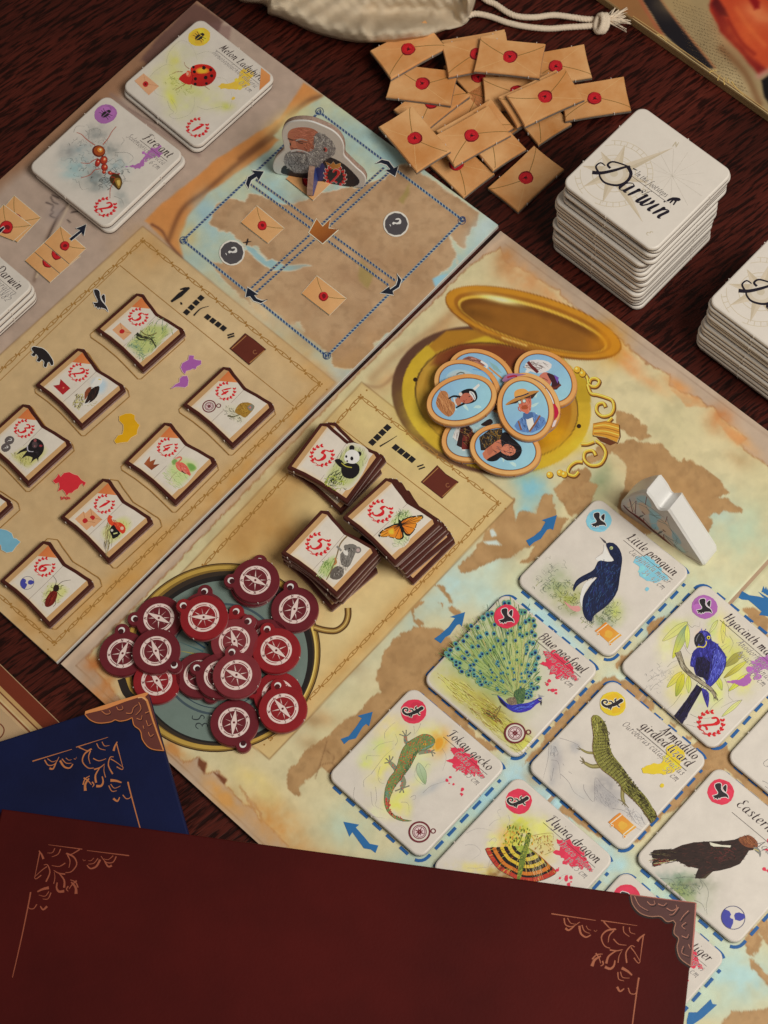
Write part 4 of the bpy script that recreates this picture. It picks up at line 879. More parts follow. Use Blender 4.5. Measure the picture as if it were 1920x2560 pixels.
MAR = (104,34,40)
def compass_icon(p, ml, c=(14.7,-14.5), r=3.6, up=.8):
    p.m = ml; p.part('compass_symbol'); p.ring((c[0]+math.cos(up)*(r+.9), c[1]+math.sin(up)*(r+.9)), .55, .9, MAR, 16)
    p.circ(c, r, MAR, 32); p.circ(c, r*.83, PAPER, 32); p.circ(c, r*.66, MAR, 28); p.circ(c, r*.58, (206,180,172), 28); p.ring(c, r*.46, r*.52, MAR, 26)
    for k in range(8):
        a = k*math.pi/4+.3; L = r*(.55 if k % 2 == 0 else .42); p.poly([(c[0]+math.cos(a)*L,c[1]+math.sin(a)*L),(c[0]+math.cos(a+1.3)*r*.1,c[1]+math.sin(a+1.3)*r*.1),(c[0]+math.cos(a-1.3)*r*.1,c[1]+math.sin(a-1.3)*r*.1)], MAR)
def portrait_icon(p, ml, c=(14.6,-14.6), r=3.7, part='portrait_symbol'):
    BL = (64,64,140); p.m = ml; p.part(part); f = lambda a: [(c[0]+x*r, c[1]+y*r) for x, y in a]
    p.ring(c, r*.97, r*1.03, (60,60,96), 40); p.poly(f([(-.62,-.78),(-.2,-.98),(.35,-.93),(.7,-.68),(.35,-.1),(.05,-.12),(-.12,.0),(-.42,-.1),(-.75,-.05),(-.95,-.3)]) if 0 else f([(-.96,.1),(-.6,.22),(-.3,.1),(-.25,-.12),(-.12,-.18),(.1,-.1),(.3,-.35),(.45,-.85),(.1,-.98),(-.4,-.9),(-.8,-.58),(-.98,-.2)]), BL, sm=1)
    p.poly(f([(-.05,.2),(-.1,.45),(.1,.7),(.5,.85),(.75,.7),(.72,.4),(.6,.15),(.25,-.02)]), BL, sm=1)
def leaf(p, a, b, w, col, out=None, c2=None, ow=2.5):
    dx, dy = b[0]-a[0], b[1]-a[1]; L = math.hypot(dx, dy); nx, ny = -dy/L*w/2, dx/L*w/2
    q = cr([a, (a[0]+dx*.3+nx*.9, a[1]+dy*.3+ny*.9), (a[0]+dx*.62+nx*.8, a[1]+dy*.62+ny*.8), b, (a[0]+dx*.6-nx*.9, a[1]+dy*.6-ny*.9), (a[0]+dx*.28-nx*.8, a[1]+dy*.28-ny*.8)], True, 4)
    p.poly(q, col, g=(a, b, c2) if c2 else None)
    if out: p.stroke(q, ow, out, sm=0, closed=True); p.stroke([a, (a[0]+dx*.5+nx*.1, a[1]+dy*.5+ny*.1), b], ow*.7, out)
def pencil(p, lines, w, col=(120,112,106)):
    for L_ in lines: p.stroke(L_, w, col, w*.4)
def scrib(p, c, r, n, w, col):
    for k in range(n):
        x, y = c[0]+p.rg.gauss(0, r[0]), c[1]+p.rg.gauss(0, r[1]); pts = [(x, y)]
        for q in range(4): x += p.rg.uniform(-30, 30); y += p.rg.uniform(-26, 26); pts.append((x, y))
        p.stroke(pts, w, p.rg.choice(col), w*.4, 3)
def start(name, label, pose, z0, nn=130, group='animal cards on the map'):
    x, y, t = pose; root, ml = card_root(name, label, x, y, t, z0, group); zt = z0+CT+3e-6
    return root, ml, card_paint(x, y, t, zt, nn), zt
PO = {'peng': (.06867,.27649,-.93298), 'peaf': (.03126,.24832,-.92092), 'geck': (-.00555,.2216,-.92474), 'liz': (.05927,.2112,-.93752), 'mac': (.09583,.23855,-.96616), 'eag': (.08702,.17501,-.92719), 'melon': (-.03817,.5036,-.9455), 'ant': (-.07724,.47683,-.913), 'back': (.11102,.40294,-.93665)}
PO['drag'] = (*(np.array(PO['geck'][:2])+np.array((.0280,-.0370))), -.928)
PO['tiger'] = (*(np.array(PO['eag'][:2])+np.array((-.0371,-.0280))), -.928)
PO['part'] = (*(np.array(PO['mac'][:2])+np.array((.0276,-.0366))), -.935)

# ---- penguin
root, ml, P, zt = start('animal_card', 'white card of a dark blue penguin titled Little penguin', PO['peng'], CZ)
for c_, r_, cc, a_ in (((430,860),(38,34),(150,156,110),.8),((540,960),(32,26),(158,160,84),.8),((400,760),(34,26),(170,170,140),.5),((600,1080),(40,16),(150,150,110),.6),((880,1110),(34,28),(140,150,96),.75),((960,1080),(14,26),(180,186,80),.6),((830,1190),(26,14),(140,150,120),.5)): P.blob(*zpen(c_), r_[0], r_[1], cc, a_, 0, .6, .06)
P.done('printed_face', root, keep=P.keep)
p = Print(root, zt, None); zm = lambda q: unp(zpen(q), zt); p.m = zm; p.part('animal_picture')
GR = [(96,106,78),(120,124,84),(70,84,70),(150,150,90)]
scrib(p, (440,860), (75,65), 46, 4, GR); scrib(p, (560,980), (60,40), 26, 4, [(130,130,50),(96,100,60)]); scrib(p, (880,1110), (60,60), 40, 4, GR); scrib(p, (760,1180), (60,30), 18, 3.5, GR); scrib(p, (360,740), (60,50), 16, 2.5, [(150,146,130)])
p.poly([(850,500),(870,550),(905,605),(930,640),(880,660),(810,650),(770,620),(838,580)], (226,218,208), sm=2); p.poly([(780,795),(700,880),(668,960),(662,1060),(635,1000),(650,900),(690,830)], (222,212,202), sm=2); p.stroke([(845,500),(840,560),(775,620)], 2.5, (150,140,132))
p.poly([(490,995),(560,1042),(625,1040),(640,1080),(600,1092),(545,1062)], (206,140,130), sm=2)
body = [(865,490),(930,485),(985,540),(1008,620),(1000,700),(985,800),(970,900),(920,990),(850,1060),(785,1105),(752,1140),(735,1178),(690,1160),(665,1110),(655,1040),(665,960),(700,900),(740,840),(785,790),(740,795),(680,820),(635,845),(600,880),(582,915),(574,880),(600,820),(650,780),(725,742),(765,710),(790,655),(820,640),(880,650),(935,640),(905,595),(880,540)]
p.poly(body, (26,32,58), sm=2)
mid = [(820,650),(950,650),(985,720),(960,880),(900,980),(800,1080),(700,1130),(680,1050),(720,920),(800,780),(770,720)]
p.hatch(mid, 260, lambda q: 105+(q[0]-800)*.08, 34, 5, [(40,66,104),(30,48,92),(56,84,120),(22,28,60),(46,52,110)], .3)
p.hatch([(600,830),(740,755),(770,790),(660,820),(590,895)], 30, -35, 34, 4, [(40,52,84),(20,26,48)], .2)
p.hatch([(940,600),(1000,640),(990,780),(950,930),(880,1030),(930,800)], 60, 100, 40, 4, [(16,18,34),(24,28,50)], .2); p.hatch([(880,500),(960,520),(1000,600),(960,640),(900,580)], 40, 50, 24, 4, [(18,22,40),(40,50,80),(24,30,60)], .3)
p.poly([(808,430),(862,470),(870,492),(848,482)], (96,88,88), g=((808,430),(870,492),(60,56,60))); p.circ((912,530), 15, (176,178,120), 12); p.circ((908,532), 6, (50,50,40), 8)
for k in range(8): p.stroke([(700+k*8,1120+k*3),(704+k*7,1180+p.rg.uniform(-8,18))], 4, (30,40,80), 1)
badge(p, ml, TEA_, 'bird'); splash(p, ml, 'aus', TEA_); title(p, ml, ['Little penguin'], ['Eudyptula minor', '34-42 cm']); scroll(p, ml); p.done()

# ---- peafowl
root, ml, P, zt = start('animal_card', 'white card of a peacock with its fan raised titled Blue peafowl', PO['peaf'], CZ)
for c_, r_, cc, a_, rt in (((640,640),(90,110),(150,166,96),.8,-20),((900,600),(40,120),(166,178,110),.75,0),((480,640),(60,60),(140,160,96),.7,30),((760,860),(70,60),(140,156,80),.7,0),((480,1000),(100,28),(184,172,84),.85,38),((640,1130),(90,26),(150,126,60),.8,38),((820,1300),(80,24),(178,168,60),.8,42),((330,930),(60,22),(200,190,110),.7,36),((950,1420),(40,20),(200,196,84),.8,45)): P.blob(*zpea(c_), r_[0], r_[1], cc, a_, rt, .5, .06)
P.done('printed_face', root, keep=P.keep)
p = Print(root, zt, None); zm = lambda q: unp(zpea(q), zt); p.m = zm; p.part('animal_picture')
p.hatch([(180,800),(420,880),(640,1000),(760,1130),(1020,1350),(960,1450),(900,1490),(700,1330),(350,1010)], 240, 38, 120, 5, [(150,140,40),(180,170,70),(110,110,40),(196,190,90),(130,90,40),(206,196,120)], .15)
p.hatch([(560,1090),(700,1150),(760,1230),(700,1220)], 40, 40, 60, 6, [(110,60,30),(60,80,40),(140,80,50)], .2)
bs = (885,1000); fan = [(300,560),(420,440),(560,340),(680,230),(800,160),(960,220),(1050,330),(1070,600),(1060,900),(1010,1020),(880,1000),(720,990),(560,870),(380,750),(260,640)]
rad = lambda q: math.degrees(math.atan2(bs[1]-q[1], bs[0]-q[0]))
p.hatch(fan, 520, rad, 130, 6, [(120,140,60),(90,116,60),(150,164,84),(70,100,56),(164,150,90),(110,130,80),(60,96,70)], .07, .08)
p.hatch([(820,500),(960,500),(960,900),(840,930)], 90, rad, 150, 5, [(176,180,110),(190,170,110),(130,150,70)], .06, .05)
rg = p.rg; tips = []
for k in range(30):
    t = k/29; a = math.radians(-157+t*74*1.0); i0 = int(t*(len(fan)-6))
for i in range(1, 10):
    for q in range(3):
        a, b = fan[i-1], fan[i]; t = (q+.5)/3; tips.append((a[0]+(b[0]-a[0])*t, a[1]+(b[1]-a[1])*t))
for a, b in ((fan[13], fan[14]), (fan[12], fan[13]), (fan[14], fan[0])):
    for q in range(3): t = (q+.5)/3; tips.append((a[0]+(b[0]-a[0])*t, a[1]+(b[1]-a[1])*t))
eyes = []
for tp in tips:
    for f_ in (.97, .82, .66, .5, .36, .24):
        if rg.random() < (.97 if f_ > .6 else .55): e_ = (bs[0]+(tp[0]-bs[0])*(f_+rg.uniform(-.06,.06))+rg.uniform(-18,18), bs[1]+(tp[1]-bs[1])*(f_+rg.uniform(-.06,.06))+rg.uniform(-12,12)); eyes.append((e_, f_))
for e_, f_ in eyes:
    r_ = 8+20*f_; an = math.atan2(bs[1]-e_[1], bs[0]-e_[0]); p.circ(e_, r_*1.1, rg.choice([(110,140,90),(96,140,120),(130,150,90)]), 10, r_*.85, an, .1); p.circ(e_, r_*.72, rg.choice([(60,120,140),(52,100,140),(70,130,120)]), 10, r_*.6, an, .1); p.circ((e_[0]+2,e_[1]+3), r_*.45, (22,34,66), 8, r_*.42)
p.poly([(870,950),(960,918),(955,1040),(905,1065),(875,1020)], (70,96,60), sm=2); p.hatch([(870,950),(960,918),(955,1040),(905,1065)], 50, 60, 20, 5, [(40,60,40),(110,130,70)]); p.poly([(800,1020),(870,1000),(890,1060),(840,1075)], (120,100,80), sm=2); p.hatch([(800,1020),(870,1000),(890,1060),(840,1075)], 24, 120, 20, 4, [(70,60,50),(150,130,100)])
p.poly([(718,985),(760,1060),(800,1092),(860,1130),(930,1137),(1010,1112),(1060,1066),(1104,1040),(1112,1012),(1088,1005),(1060,1020),(990,1050),(905,1062),(840,1072),(790,1045),(750,1005)], (44,50,140), sm=2, g=((860,1060),(900,1140),(60,44,150)))
p.hatch([(860,1085),(950,1075),(1060,1035),(1080,1030),(1000,1100),(900,1125)], 60, -20, 40, 5, [(70,90,190),(40,40,120),(90,110,200)], .2); p.poly([(730,1000),(790,1060),(800,1090),(750,1050)], (26,24,60), sm=2)
p.circ((1094,1026), 18, (30,34,70), 10, 15); p.stroke([(1080,1022),(1098,1028),(1108,1020)], 5, (214,208,206)); p.poly([(1098,1032),(1114,1040),(1106,1078),(1098,1052)], (60,52,50)); 
for k in range(5): p.stroke([(1092,1010),(1080+k*13,975+k*4)], 2.5, (90,100,130))
for a in ([(748,1075),(715,1110),(678,1140)], [(752,1080),(735,1120),(708,1172)]): p.stroke(a, 6, (130,110,70), 4)
badge(p, ml, RED_, 'bird'); splash(p, ml, 'asia', RED_); title(p, ml, ['Blue peafowl'], ['Pavo cristatus', '90-110 cm']); compass_icon(p, ml); p.done()

# ---- gecko
root, ml, P, zt = start('animal_card', 'white card of a green spotted gecko titled Tokay gecko', PO['geck'], CZ)
for c_, r_, cc, a_, rt in (((610,460),(36,34),(222,196,120),.8,0),((540,600),(44,22),(196,202,120),.8,-30),((410,740),(18,16),(206,210,100),.9,0),((560,740),(26,60),(214,200,110),.8,30),((930,490),(40,24),(214,206,120),.7,0),((1030,575),(22,30),(226,150,50),.95,20),((860,720),(36,26),(206,206,130),.8,0),((870,860),(18,34),(190,200,150),.6,0),((640,1090),(26,30),(222,204,90),.9,0),((720,1010),(50,12),(222,206,110),.7,-40),((760,1130),(10,30),(214,204,120),.7,0),((480,1180),(40,20),(220,210,160),.6,0),((980,960),(40,10),(170,166,160),.7,-30)): P.blob(*zgec(c_), r_[0], r_[1], cc, a_, rt, .5, .06)
P.done('printed_face', root, keep=P.keep)
p = Print(root, zt, None); zm = lambda q: unp(zgec(q), zt); p.m = zm; p.part('animal_picture')
PN = (130,122,112)
pencil(p, [[(810,430),(815,470),(812,512)],[(870,410),(850,460),(820,500)],[(400,720),(410,690),(470,690),(520,690)],[(440,850),(520,740),(560,690),(640,620)],[(380,960),(380,900),(450,840)],[(500,880),(520,920),(560,930)],[(560,540),(560,490),(600,440),(650,400)],[(460,640),(520,590),(640,560)],[(820,830),(850,750),(900,820),(915,900),(905,940),(850,910),(815,860),(820,830)],[(850,760),(880,840),(905,935)],[(1050,620),(1090,700),(1060,820)],[(890,1010),(960,950),(1100,905)],[(480,960),(490,1060),(480,1120),(550,1160)],[(440,1000),(450,1100),(470,1130)],[(400,1180),(450,1210),(560,1230)],[(700,1090),(760,1100),(770,1180)],[(780,1050),(820,1030),(825,1060),(800,1070)],[(300,960),(290,1040),(330,1130)],[(910,790),(930,760),(960,770)],[(520,780),(500,860),(530,900)],[(650,600),(670,560),(650,500)]], 3.2, PN)
p.soft([(1000,530),(1060,520),(1078,570),(1050,630),(1000,655),(985,600)], (226,146,46), (222,176,90), .6); leaf(p, (850,750), (910,935), 80, (176,186,150), (96,104,84), (140,160,110))
def leg(pts, w, toes, col=(126,128,98)):
    p.stroke(pts, w, col, w*.7)
    for t in toes: p.stroke([pts[-1], ((pts[-1][0]+t[0])/2+3, (pts[-1][1]+t[1])/2), t], w*.26, (120,116,96), w*.2); p.circ(t, w*.14, (110,104,88), 7)
leg([(790,590),(745,572),(738,525)], 42, [(690,505),(715,478),(745,470),(782,490)]); leg([(850,660),(900,655),(955,650)], 44, [(985,640),(992,668),(975,690),(940,640)]); leg([(660,810),(630,770),(600,745)], 44, [(562,752),(572,715),(600,692),(630,700)]); leg([(700,860),(725,920),(706,970)], 50, [(655,992),(690,1004),(722,1004),(768,950)])
g_ = [(830,530),(890,503),(950,510),(992,548),(985,590),(955,622),(900,640),(850,655),(830,690),(805,740),(765,810),(725,860),(690,905),(640,970),(610,1040),(592,1100),(602,1160),(650,1206),(720,1238),(795,1252),(720,1256),(640,1228),(580,1168),(558,1100),(556,1040),(568,960),(600,880),(640,830),(668,770),(690,690),(720,620),(770,565)]
p.poly(g_, (108,124,70), sm=2); p.hatch(g_, 260, 120, 26, 7, [(132,146,80),(90,112,72),(140,136,76),(84,104,60),(150,120,60)], .5)
p.hatch([(850,650),(830,690),(765,810),(690,905),(640,970),(700,860),(770,740),(820,660)], 50, 118, 40, 6, [(60,80,50),(70,90,60)], .15)
p.dots(g_, 150, 5.5, [(196,76,40),(186,60,44),(206,100,50)], .8); p.hatch([(568,960),(610,980),(600,1080),(560,1080)], 30, 100, 20, 5, [(90,130,120),(110,140,130)]); p.dots([(555,1050),(600,1060),(620,1190),(760,1250),(640,1230),(575,1160)], 40, 6, [(186,70,60)], 1.4)
for pts in ([(745,572),(738,525)], [(900,655),(955,650)], [(660,810),(600,745)], [(700,860),(725,920),(706,970)]):
    for k in range(16): t = rg.random(); q = (pts[0][0]+(pts[-1][0]-pts[0][0])*t+rg.uniform(-14,14), pts[0][1]+(pts[-1][1]-pts[0][1])*t+rg.uniform(-12,12)); p.circ(q, 5, rg.choice([(196,80,60),(90,116,110)]), 6)
p.stroke([(960,620),(985,585),(940,610),(880,640)], 5, (90,150,150)); p.circ((905,590), 14, (214,150,50), 10, 10); p.circ((905,590), 4, (40,30,20), 6, 9); p.stroke(g_, 2.5, (70,70,44), sm=2, closed=True)
badge(p, ml, RED_, 'lizard'); splash(p, ml, 'asia', RED_); title(p, ml, ['Tokay gecko'], ['Gekko gecko', '20-35 cm']); compass_icon(p, ml); p.done()

# ---- girdled lizard
root, ml, P, zt = start('animal_card', 'white card of an olive scaly lizard titled Armadillo girdled lizard', PO['liz'], CZ)
for c_, r_, cc, a_, rt in (((740,1020),(40,40),(150,142,136),.75,30),((800,1100),(40,26),(164,156,148),.7,30),((290,680),(16,30),(170,164,156),.7,0),((480,650),(12,12),(150,146,144),.8,0),((280,890),(10,40),(160,154,148),.7,10),((330,800),(14,40),(170,160,152),.6,0),((560,1080),(50,16),(186,178,166),.6,30),((980,1120),(50,40),(190,180,170),.5,30),((1020,1260),(50,30),(190,182,172),.5,30)): P.blob(*zliz(c_), r_[0], r_[1], cc, a_, rt, .5, .07)
P.fill(Q(zliz, [(650,915),(860,1130),(800,1200),(640,1110)]), (160,152,146), 4, 2, .05, .6, .3, .1)
P.done('printed_face', root, keep=P.keep)
p = Print(root, zt, None); zm = lambda q: unp(zliz(q), zt); p.m = zm; p.part('animal_picture')
pencil(p, [[(250,640),(240,760),(200,920)],[(300,640),(330,710),(260,720)],[(270,760),(330,780),(350,920)],[(290,830),(270,940),(260,890)],[(350,880),(420,950),(470,1040),(560,1100)],[(550,970),(560,1030),(640,1120),(650,915),(720,990),(800,1060),(880,1140),(960,1230)],[(340,570),(440,600),(520,640)],[(800,1180),(900,1200),(980,1270)],[(920,1240),(1000,1200)],[(940,1210),(1000,1300),(1060,1340)],[(980,1180),(960,1290)],[(370,790),(380,810)],[(420,860),(450,880)],[(940,1080),(1010,1120),(1060,1200)],[(900,1290),(1050,1370)]], 3.5, (116,108,106))
p.hatch([(650,930),(860,1130),(800,1190),(650,1100)], 70, 60, 30, 3, [(120,114,112),(150,144,140)], .2); p.hatch([(250,640),(320,660),(330,720),(260,730)], 20, 80, 40, 3, [(130,124,122)], .1); p.hatch([(920,1180),(1060,1240),(1090,1330),(940,1270)], 30, 40, 60, 3, [(130,124,122),(160,154,150)], .5)
def claw(pts, w, toes):
    p.stroke(pts, w, (116,104,60), w*.6); p.stroke(pts, w*.4, (150,136,80), w*.3)
    for t in toes: p.stroke([pts[-1], t], w*.3, (110,96,66), w*.12)
claw([(640,700),(580,695),(530,668)], 26, [(500,640),(488,660),(500,672)]); claw([(690,810),(620,815),(560,785)], 44, [(520,730),(540,738),(515,765),(530,790)]); claw([(890,1000),(885,1080),(900,1130)], 40, [(850,1100),(940,1175),(910,1165),(880,1150)])
b_ = [(640,372),(680,378),(722,420),(752,480),(765,560),(775,640),(805,720),(870,800),(925,880),(975,960),(1045,1030),(1105,1100),(1150,1180),(1185,1245),(1132,1310),(1088,1230),(1020,1150),(950,1080),(885,1020),(855,965),(780,900),(712,850),(668,790),(640,730),(625,640),(635,560),(622,460),(617,400)]
p.poly(b_, (122,116,52), sm=2); spine_ = cr([(665,400),(690,500),(695,600),(705,700),(760,790),(850,880),(920,970),(1000,1060),(1080,1160),(1130,1250)], False, 8)
def ang_at(q):
    k = min(range(len(spine_)-1), key=lambda i: (spine_[i][0]-q[0])**2+(spine_[i][1]-q[1])**2); a, c = spine_[k], spine_[k+1]; return math.degrees(math.atan2(c[1]-a[1], c[0]-a[0]))
p.hatch(b_, 330, ang_at, 20, 8, [(150,144,70),(134,128,60),(96,88,40),(164,156,80),(80,70,36)], .25)
p.hatch([(722,420),(765,560),(805,720),(925,880),(1045,1030),(1185,1245),(1120,1190),(980,1030),(860,860),(760,740),(730,600),(700,450)], 170, ang_at, 24, 8, [(56,48,30),(70,60,34),(90,80,44)], .3)
s_ = 0
for k in range(4, len(spine_)-2):
    if k % 2 == 0:
        a, c = spine_[k], spine_[k+1]; d = math.atan2(c[1]-a[1], c[0]-a[0])+math.pi/2; wd = 62 if k < 50 else 62*(1-(k-50)/40)
        for q in range(-4, 5): p.circ((a[0]+math.cos(d)*wd*q/4.2, a[1]+math.sin(d)*wd*q/4.2), 4.6, (64,56,30) if q < 2 else (86,80,40), 6, 7, d)
for k in range(30): t = k/29; i = int(34+t*(len(spine_)-38)); a, c = spine_[i], spine_[i+1]; d = math.atan2(c[1]-a[1], c[0]-a[0]); w_ = 52*(1-t*.35); p.stroke([(a[0]+math.sin(d)*w_*.5,a[1]-math.cos(d)*w_*.5),(a[0]+math.sin(d)*w_+math.cos(d)*26,a[1]-math.cos(d)*w_+math.sin(d)*26)], 7, (70,62,34), 1)
p.hatch([(950,960),(1045,1030),(1185,1245),(1132,1310),(1020,1150),(900,1010)], 120, lambda q: ang_at(q)-12, 46, 7, [(60,54,26),(140,134,60),(100,94,44),(40,36,22)], .25); p.stroke(b_[12:]+b_[:1], 3, (110,60,40), sm=2)
p.hatch([(625,400),(660,400),(680,520),(650,640),(640,560)], 50, 95, 24, 6, [(166,160,90),(176,166,70),(140,130,60)], .2); p.circ((700,430), 8, (40,34,24), 8); p.stroke([(745,505),(775,530),(765,545)], 4, (70,60,34))
badge(p, ml, YEL_, 'lizard'); splash(p, ml, 'afr', YEL_, (12.2,10.6), 1.0); title(p, ml, ['Armadillo', 'girdled lizard'], ['Ouroborus cataphractus', '50 cm'], 17.6, 3.3); scroll(p, ml); p.done()

# ---- macaw
root, ml, P, zt = start('animal_card', 'white card of a deep blue parrot titled Hyacinth macaw', PO['mac'], CZ)
for c_, r_, cc, a_, rt in (((600,700),(18,30),(214,206,90),.7,0),((700,560),(30,14),(190,190,110),.7,-20),((1170,640),(16,40),(222,200,110),.8,0),((1080,580),(16,30),(190,196,110),.7,10),((1250,800),(20,40),(206,204,90),.7,0),((1290,960),(40,40),(190,186,80),.8,-30),((560,830),(20,30),(222,214,150),.6,0),((720,1180),(24,40),(222,206,80),.8,20),((1350,1130),(30,40),(206,200,100),.7,-40),((1100,1240),(20,40),(206,206,100),.7,0),((950,660),(14,10),(226,180,150),.6,0),((980,1330),(40,40),(196,200,130),.5,0)): P.blob(*zmac(c_), r_[0], r_[1], cc, a_, rt, .5, .06)
P.done('printed_face', root, keep=P.keep)
p = Print(root, zt, None); zm = lambda q: unp(zmac(q), zt); p.m = zm; p.part('animal_picture')
LO = (96,92,60)
for a, b, w_, c1, c2 in (((805,530),(535,735),90,(190,190,104),(206,198,120)),((800,560),(645,920),100,(110,140,120),(210,204,60)),((802,560),(800,815),56,(206,204,90),(196,200,110)),((745,1060),(582,1230),70,(214,190,70),(196,190,90)),((760,1080),(680,1325),90,(206,190,50),(150,160,60)),((815,1100),(815,1290),60,(206,196,70),(190,196,110)),((1390,850),(1195,1010),90,(160,150,60),(140,130,70)),((1430,950),(1185,1130),60,(206,200,80),(150,130,50)),((1450,1080),(1235,1270),64,(222,214,70),(190,190,70)),((1125,510),(1035,650),44,(190,190,100),(206,206,140)),((1185,520),(1180,760),50,(222,206,80),(214,196,120)),((1120,1110),(1170,1260),60,(206,206,80),(170,180,80)),((1380,1360),(1165,1540),50,(206,200,130),(196,196,110))): leaf(p, a, b, w_, c1, LO, c2, 3)
pencil(p, [[(800,545),(850,590),(880,570),(930,580),(935,530)],[(380,1165),(440,1120),(560,1060),(700,990)],[(410,1260),(460,1200),(600,1110)],[(590,1010),(640,960),(700,940)],[(770,780),(800,840),(840,880)],[(740,1290),(660,1400),(590,1460)],[(1250,680),(1290,760),(1240,860)],[(1180,620),(1230,700)],[(1200,1140),(1240,1230),(1240,1320),(1290,1370)],[(830,1510),(950,1560),(1100,1540)],[(870,1600),(980,1620)],[(790,1620),(900,1650)],[(1390,1360),(1280,1380),(1160,1440)],[(1180,1340),(1080,1420),(1020,1500)],[(1160,800),(1220,760)],[(1180,830),(1250,780)]], 4, (120,114,100))
scrib(p, (560,1080), (70,50), 18, 3, [(150,144,136)]); scrib(p, (460,1230), (40,40), 8, 3, [(160,152,144)])
tl = [(900,1195),(965,1240),(855,1430),(748,1618),(658,1532),(790,1360)]
p.poly(tl, (28,22,42), sm=1); p.hatch(tl, 60, 122, 80, 8, [(20,16,28),(40,36,76),(34,28,60)], .06); p.poly([(958,1235),(1032,1290),(1024,1430),(1008,1428),(965,1310)], (52,44,120), sm=2); p.hatch([(958,1235),(1032,1290),(1020,1420),(970,1320)], 20, 80, 60, 6, [(76,72,160),(36,30,90)], .1)
bd = [(918,645),(955,622),(1010,628),(1048,668),(1062,730),(1112,758),(1165,822),(1212,895),(1213,960),(1192,1040),(1142,1125),(1080,1195),(1028,1232),(1000,1185),(975,1130),(890,1095),(868,1015),(832,1002),(840,920),(868,840),(922,790),(900,740)]
p.poly(bd, (44,40,112), sm=2)
p.hatch(bd, 240, lambda q: 100+(q[0]-1000)*.1, 46, 9, [(60,58,150),(48,44,128),(36,30,92),(76,76,170)], .3); p.poly([(895,930),(955,905),(1045,965),(1015,1150),(985,1130),(890,1090)], (26,20,44), sm=2); p.hatch([(880,900),(1050,920),(1020,1150),(880,1090)], 70, 95, 50, 9, [(24,18,40),(40,34,80),(32,26,60)], .2)
wg = [(1080,850),(1140,830),(1208,915),(1190,1035),(1115,1145),(1035,1222),(1010,1180),(1060,1050)]; p.poly(wg, (56,56,140), sm=2); p.hatch(wg, 110, 108, 60, 9, [(86,92,186),(66,68,160),(46,44,120),(104,110,196)], .15); p.stroke([(1205,900),(1212,960),(1190,1040),(1120,1140)], 7, (26,24,60)); p.stroke([(1080,850),(1065,960),(1050,1070),(1010,1180)], 6, (28,24,64))
p.hatch([(940,640),(1010,640),(1050,720),(1000,780),(980,700)], 60, 60, 24, 6, [(96,96,184),(70,70,160),(54,50,130)], .3)
p.poly([(880,765),(876,700),(910,650),(955,650),(985,700),(985,755),(945,786),(922,760),(908,804)], (38,36,42), sm=2); p.stroke([(930,660),(905,700),(895,740)], 8, (104,102,110)); p.stroke([(950,690),(960,720),(940,745)], 6, (84,82,90)); p.stroke([(905,800),(930,795),(975,800),(1003,765),(1000,735)], 14, (222,190,40), 8); p.circ((1027,698), 19, (226,196,40), 12); p.circ((1027,700), 10, (24,20,24), 10)
br = [(700,850),(728,930),(765,1015),(850,1100),(960,1180),(1060,1255),(1105,1345)]
p.stroke(br, 66, (52,44,36), 30); p.stroke(br, 54, (150,136,108), 22); P_ = cr(br, False, 8)
for k in range(90): i = rg.randrange(1, len(P_)-1); a, c = P_[i], P_[i+1]; d = math.atan2(c[1]-a[1], c[0]-a[0]); o_ = rg.uniform(-22,22); q = (a[0]-math.sin(d)*o_, a[1]+math.cos(d)*o_); p.stroke([q, (q[0]+math.cos(d)*40+rg.uniform(-6,6), q[1]+math.sin(d)*40+rg.uniform(-6,6))], rg.uniform(3,8), rg.choice([(40,34,30),(80,70,54),(184,172,144),(120,106,84)]), 2)
badge(p, ml, PUR_, 'bird'); splash(p, ml, 'amer', PUR_, (12.2,8.2), 1.0); title(p, ml, ['Hyacinth macaw'], ['Anodorhynchus', 'hyacinthinus', '100 cm']); p.m = ml; wreath(p, (14.3,-14.4), 4.6, '2'); p.done()

# ---- flying dragon
root, ml, P, zt = start('animal_card', 'white card of a banded winged lizard titled Flying dragon', PO['drag'], CZ)
for c_, r_, cc, a_, rt in (((790,480),(36,30),(210,206,90),.85,0),((700,600),(26,26),(226,160,60),.85,0),((800,570),(40,40),(190,186,70),.85,0),((990,590),(32,34),(196,190,110),.85,0),((980,500),(18,22),(226,214,110),.9,0),((1000,690),(30,30),(206,180,110),.7,0),((570,620),(14,20),(222,214,120),.8,0),((480,850),(60,14),(214,196,110),.8,10),((640,900),(40,20),(150,110,60),.8,10),((760,500),(12,12),(120,130,50),.7,0)): P.blob(*zdra(c_), r_[0], r_[1], cc, a_, rt, .7, .08)
P.done('printed_face', root, keep=P.keep)
p = Print(root, zt, None); zm = lambda q: unp(zdra(q), zt); p.m = zm; p.part('animal_picture')
pencil(p, [[(700,390),(710,440),(680,500),(650,560),(640,600)],[(540,480),(580,440),(640,420)],[(350,540),(450,500),(560,520)],[(340,640),(420,640),(470,700),(400,760)],[(360,830),(450,830),(540,820)],[(550,760),(530,820)],[(1090,940),(1150,890),(1210,880)],[(1110,960),(1170,910)],[(540,610),(580,580),(600,600),(560,650)],[(640,340),(610,360),(640,420)]], 3.2, (150,142,134))
for L_ in ([(900,560),(1060,540),(1070,600)],[(930,600),(1000,560),(1060,620)],[(920,680),(980,620),(1040,660)],[(1000,720),(1080,680),(1050,640)],[(660,560),(720,520),(700,620)],[(720,580),(780,540),(830,560)],[(740,620),(800,580),(790,640)]): p.stroke(L_, 4, rg.choice([(130,90,40),(110,110,50),(150,80,40)]), 1.5)
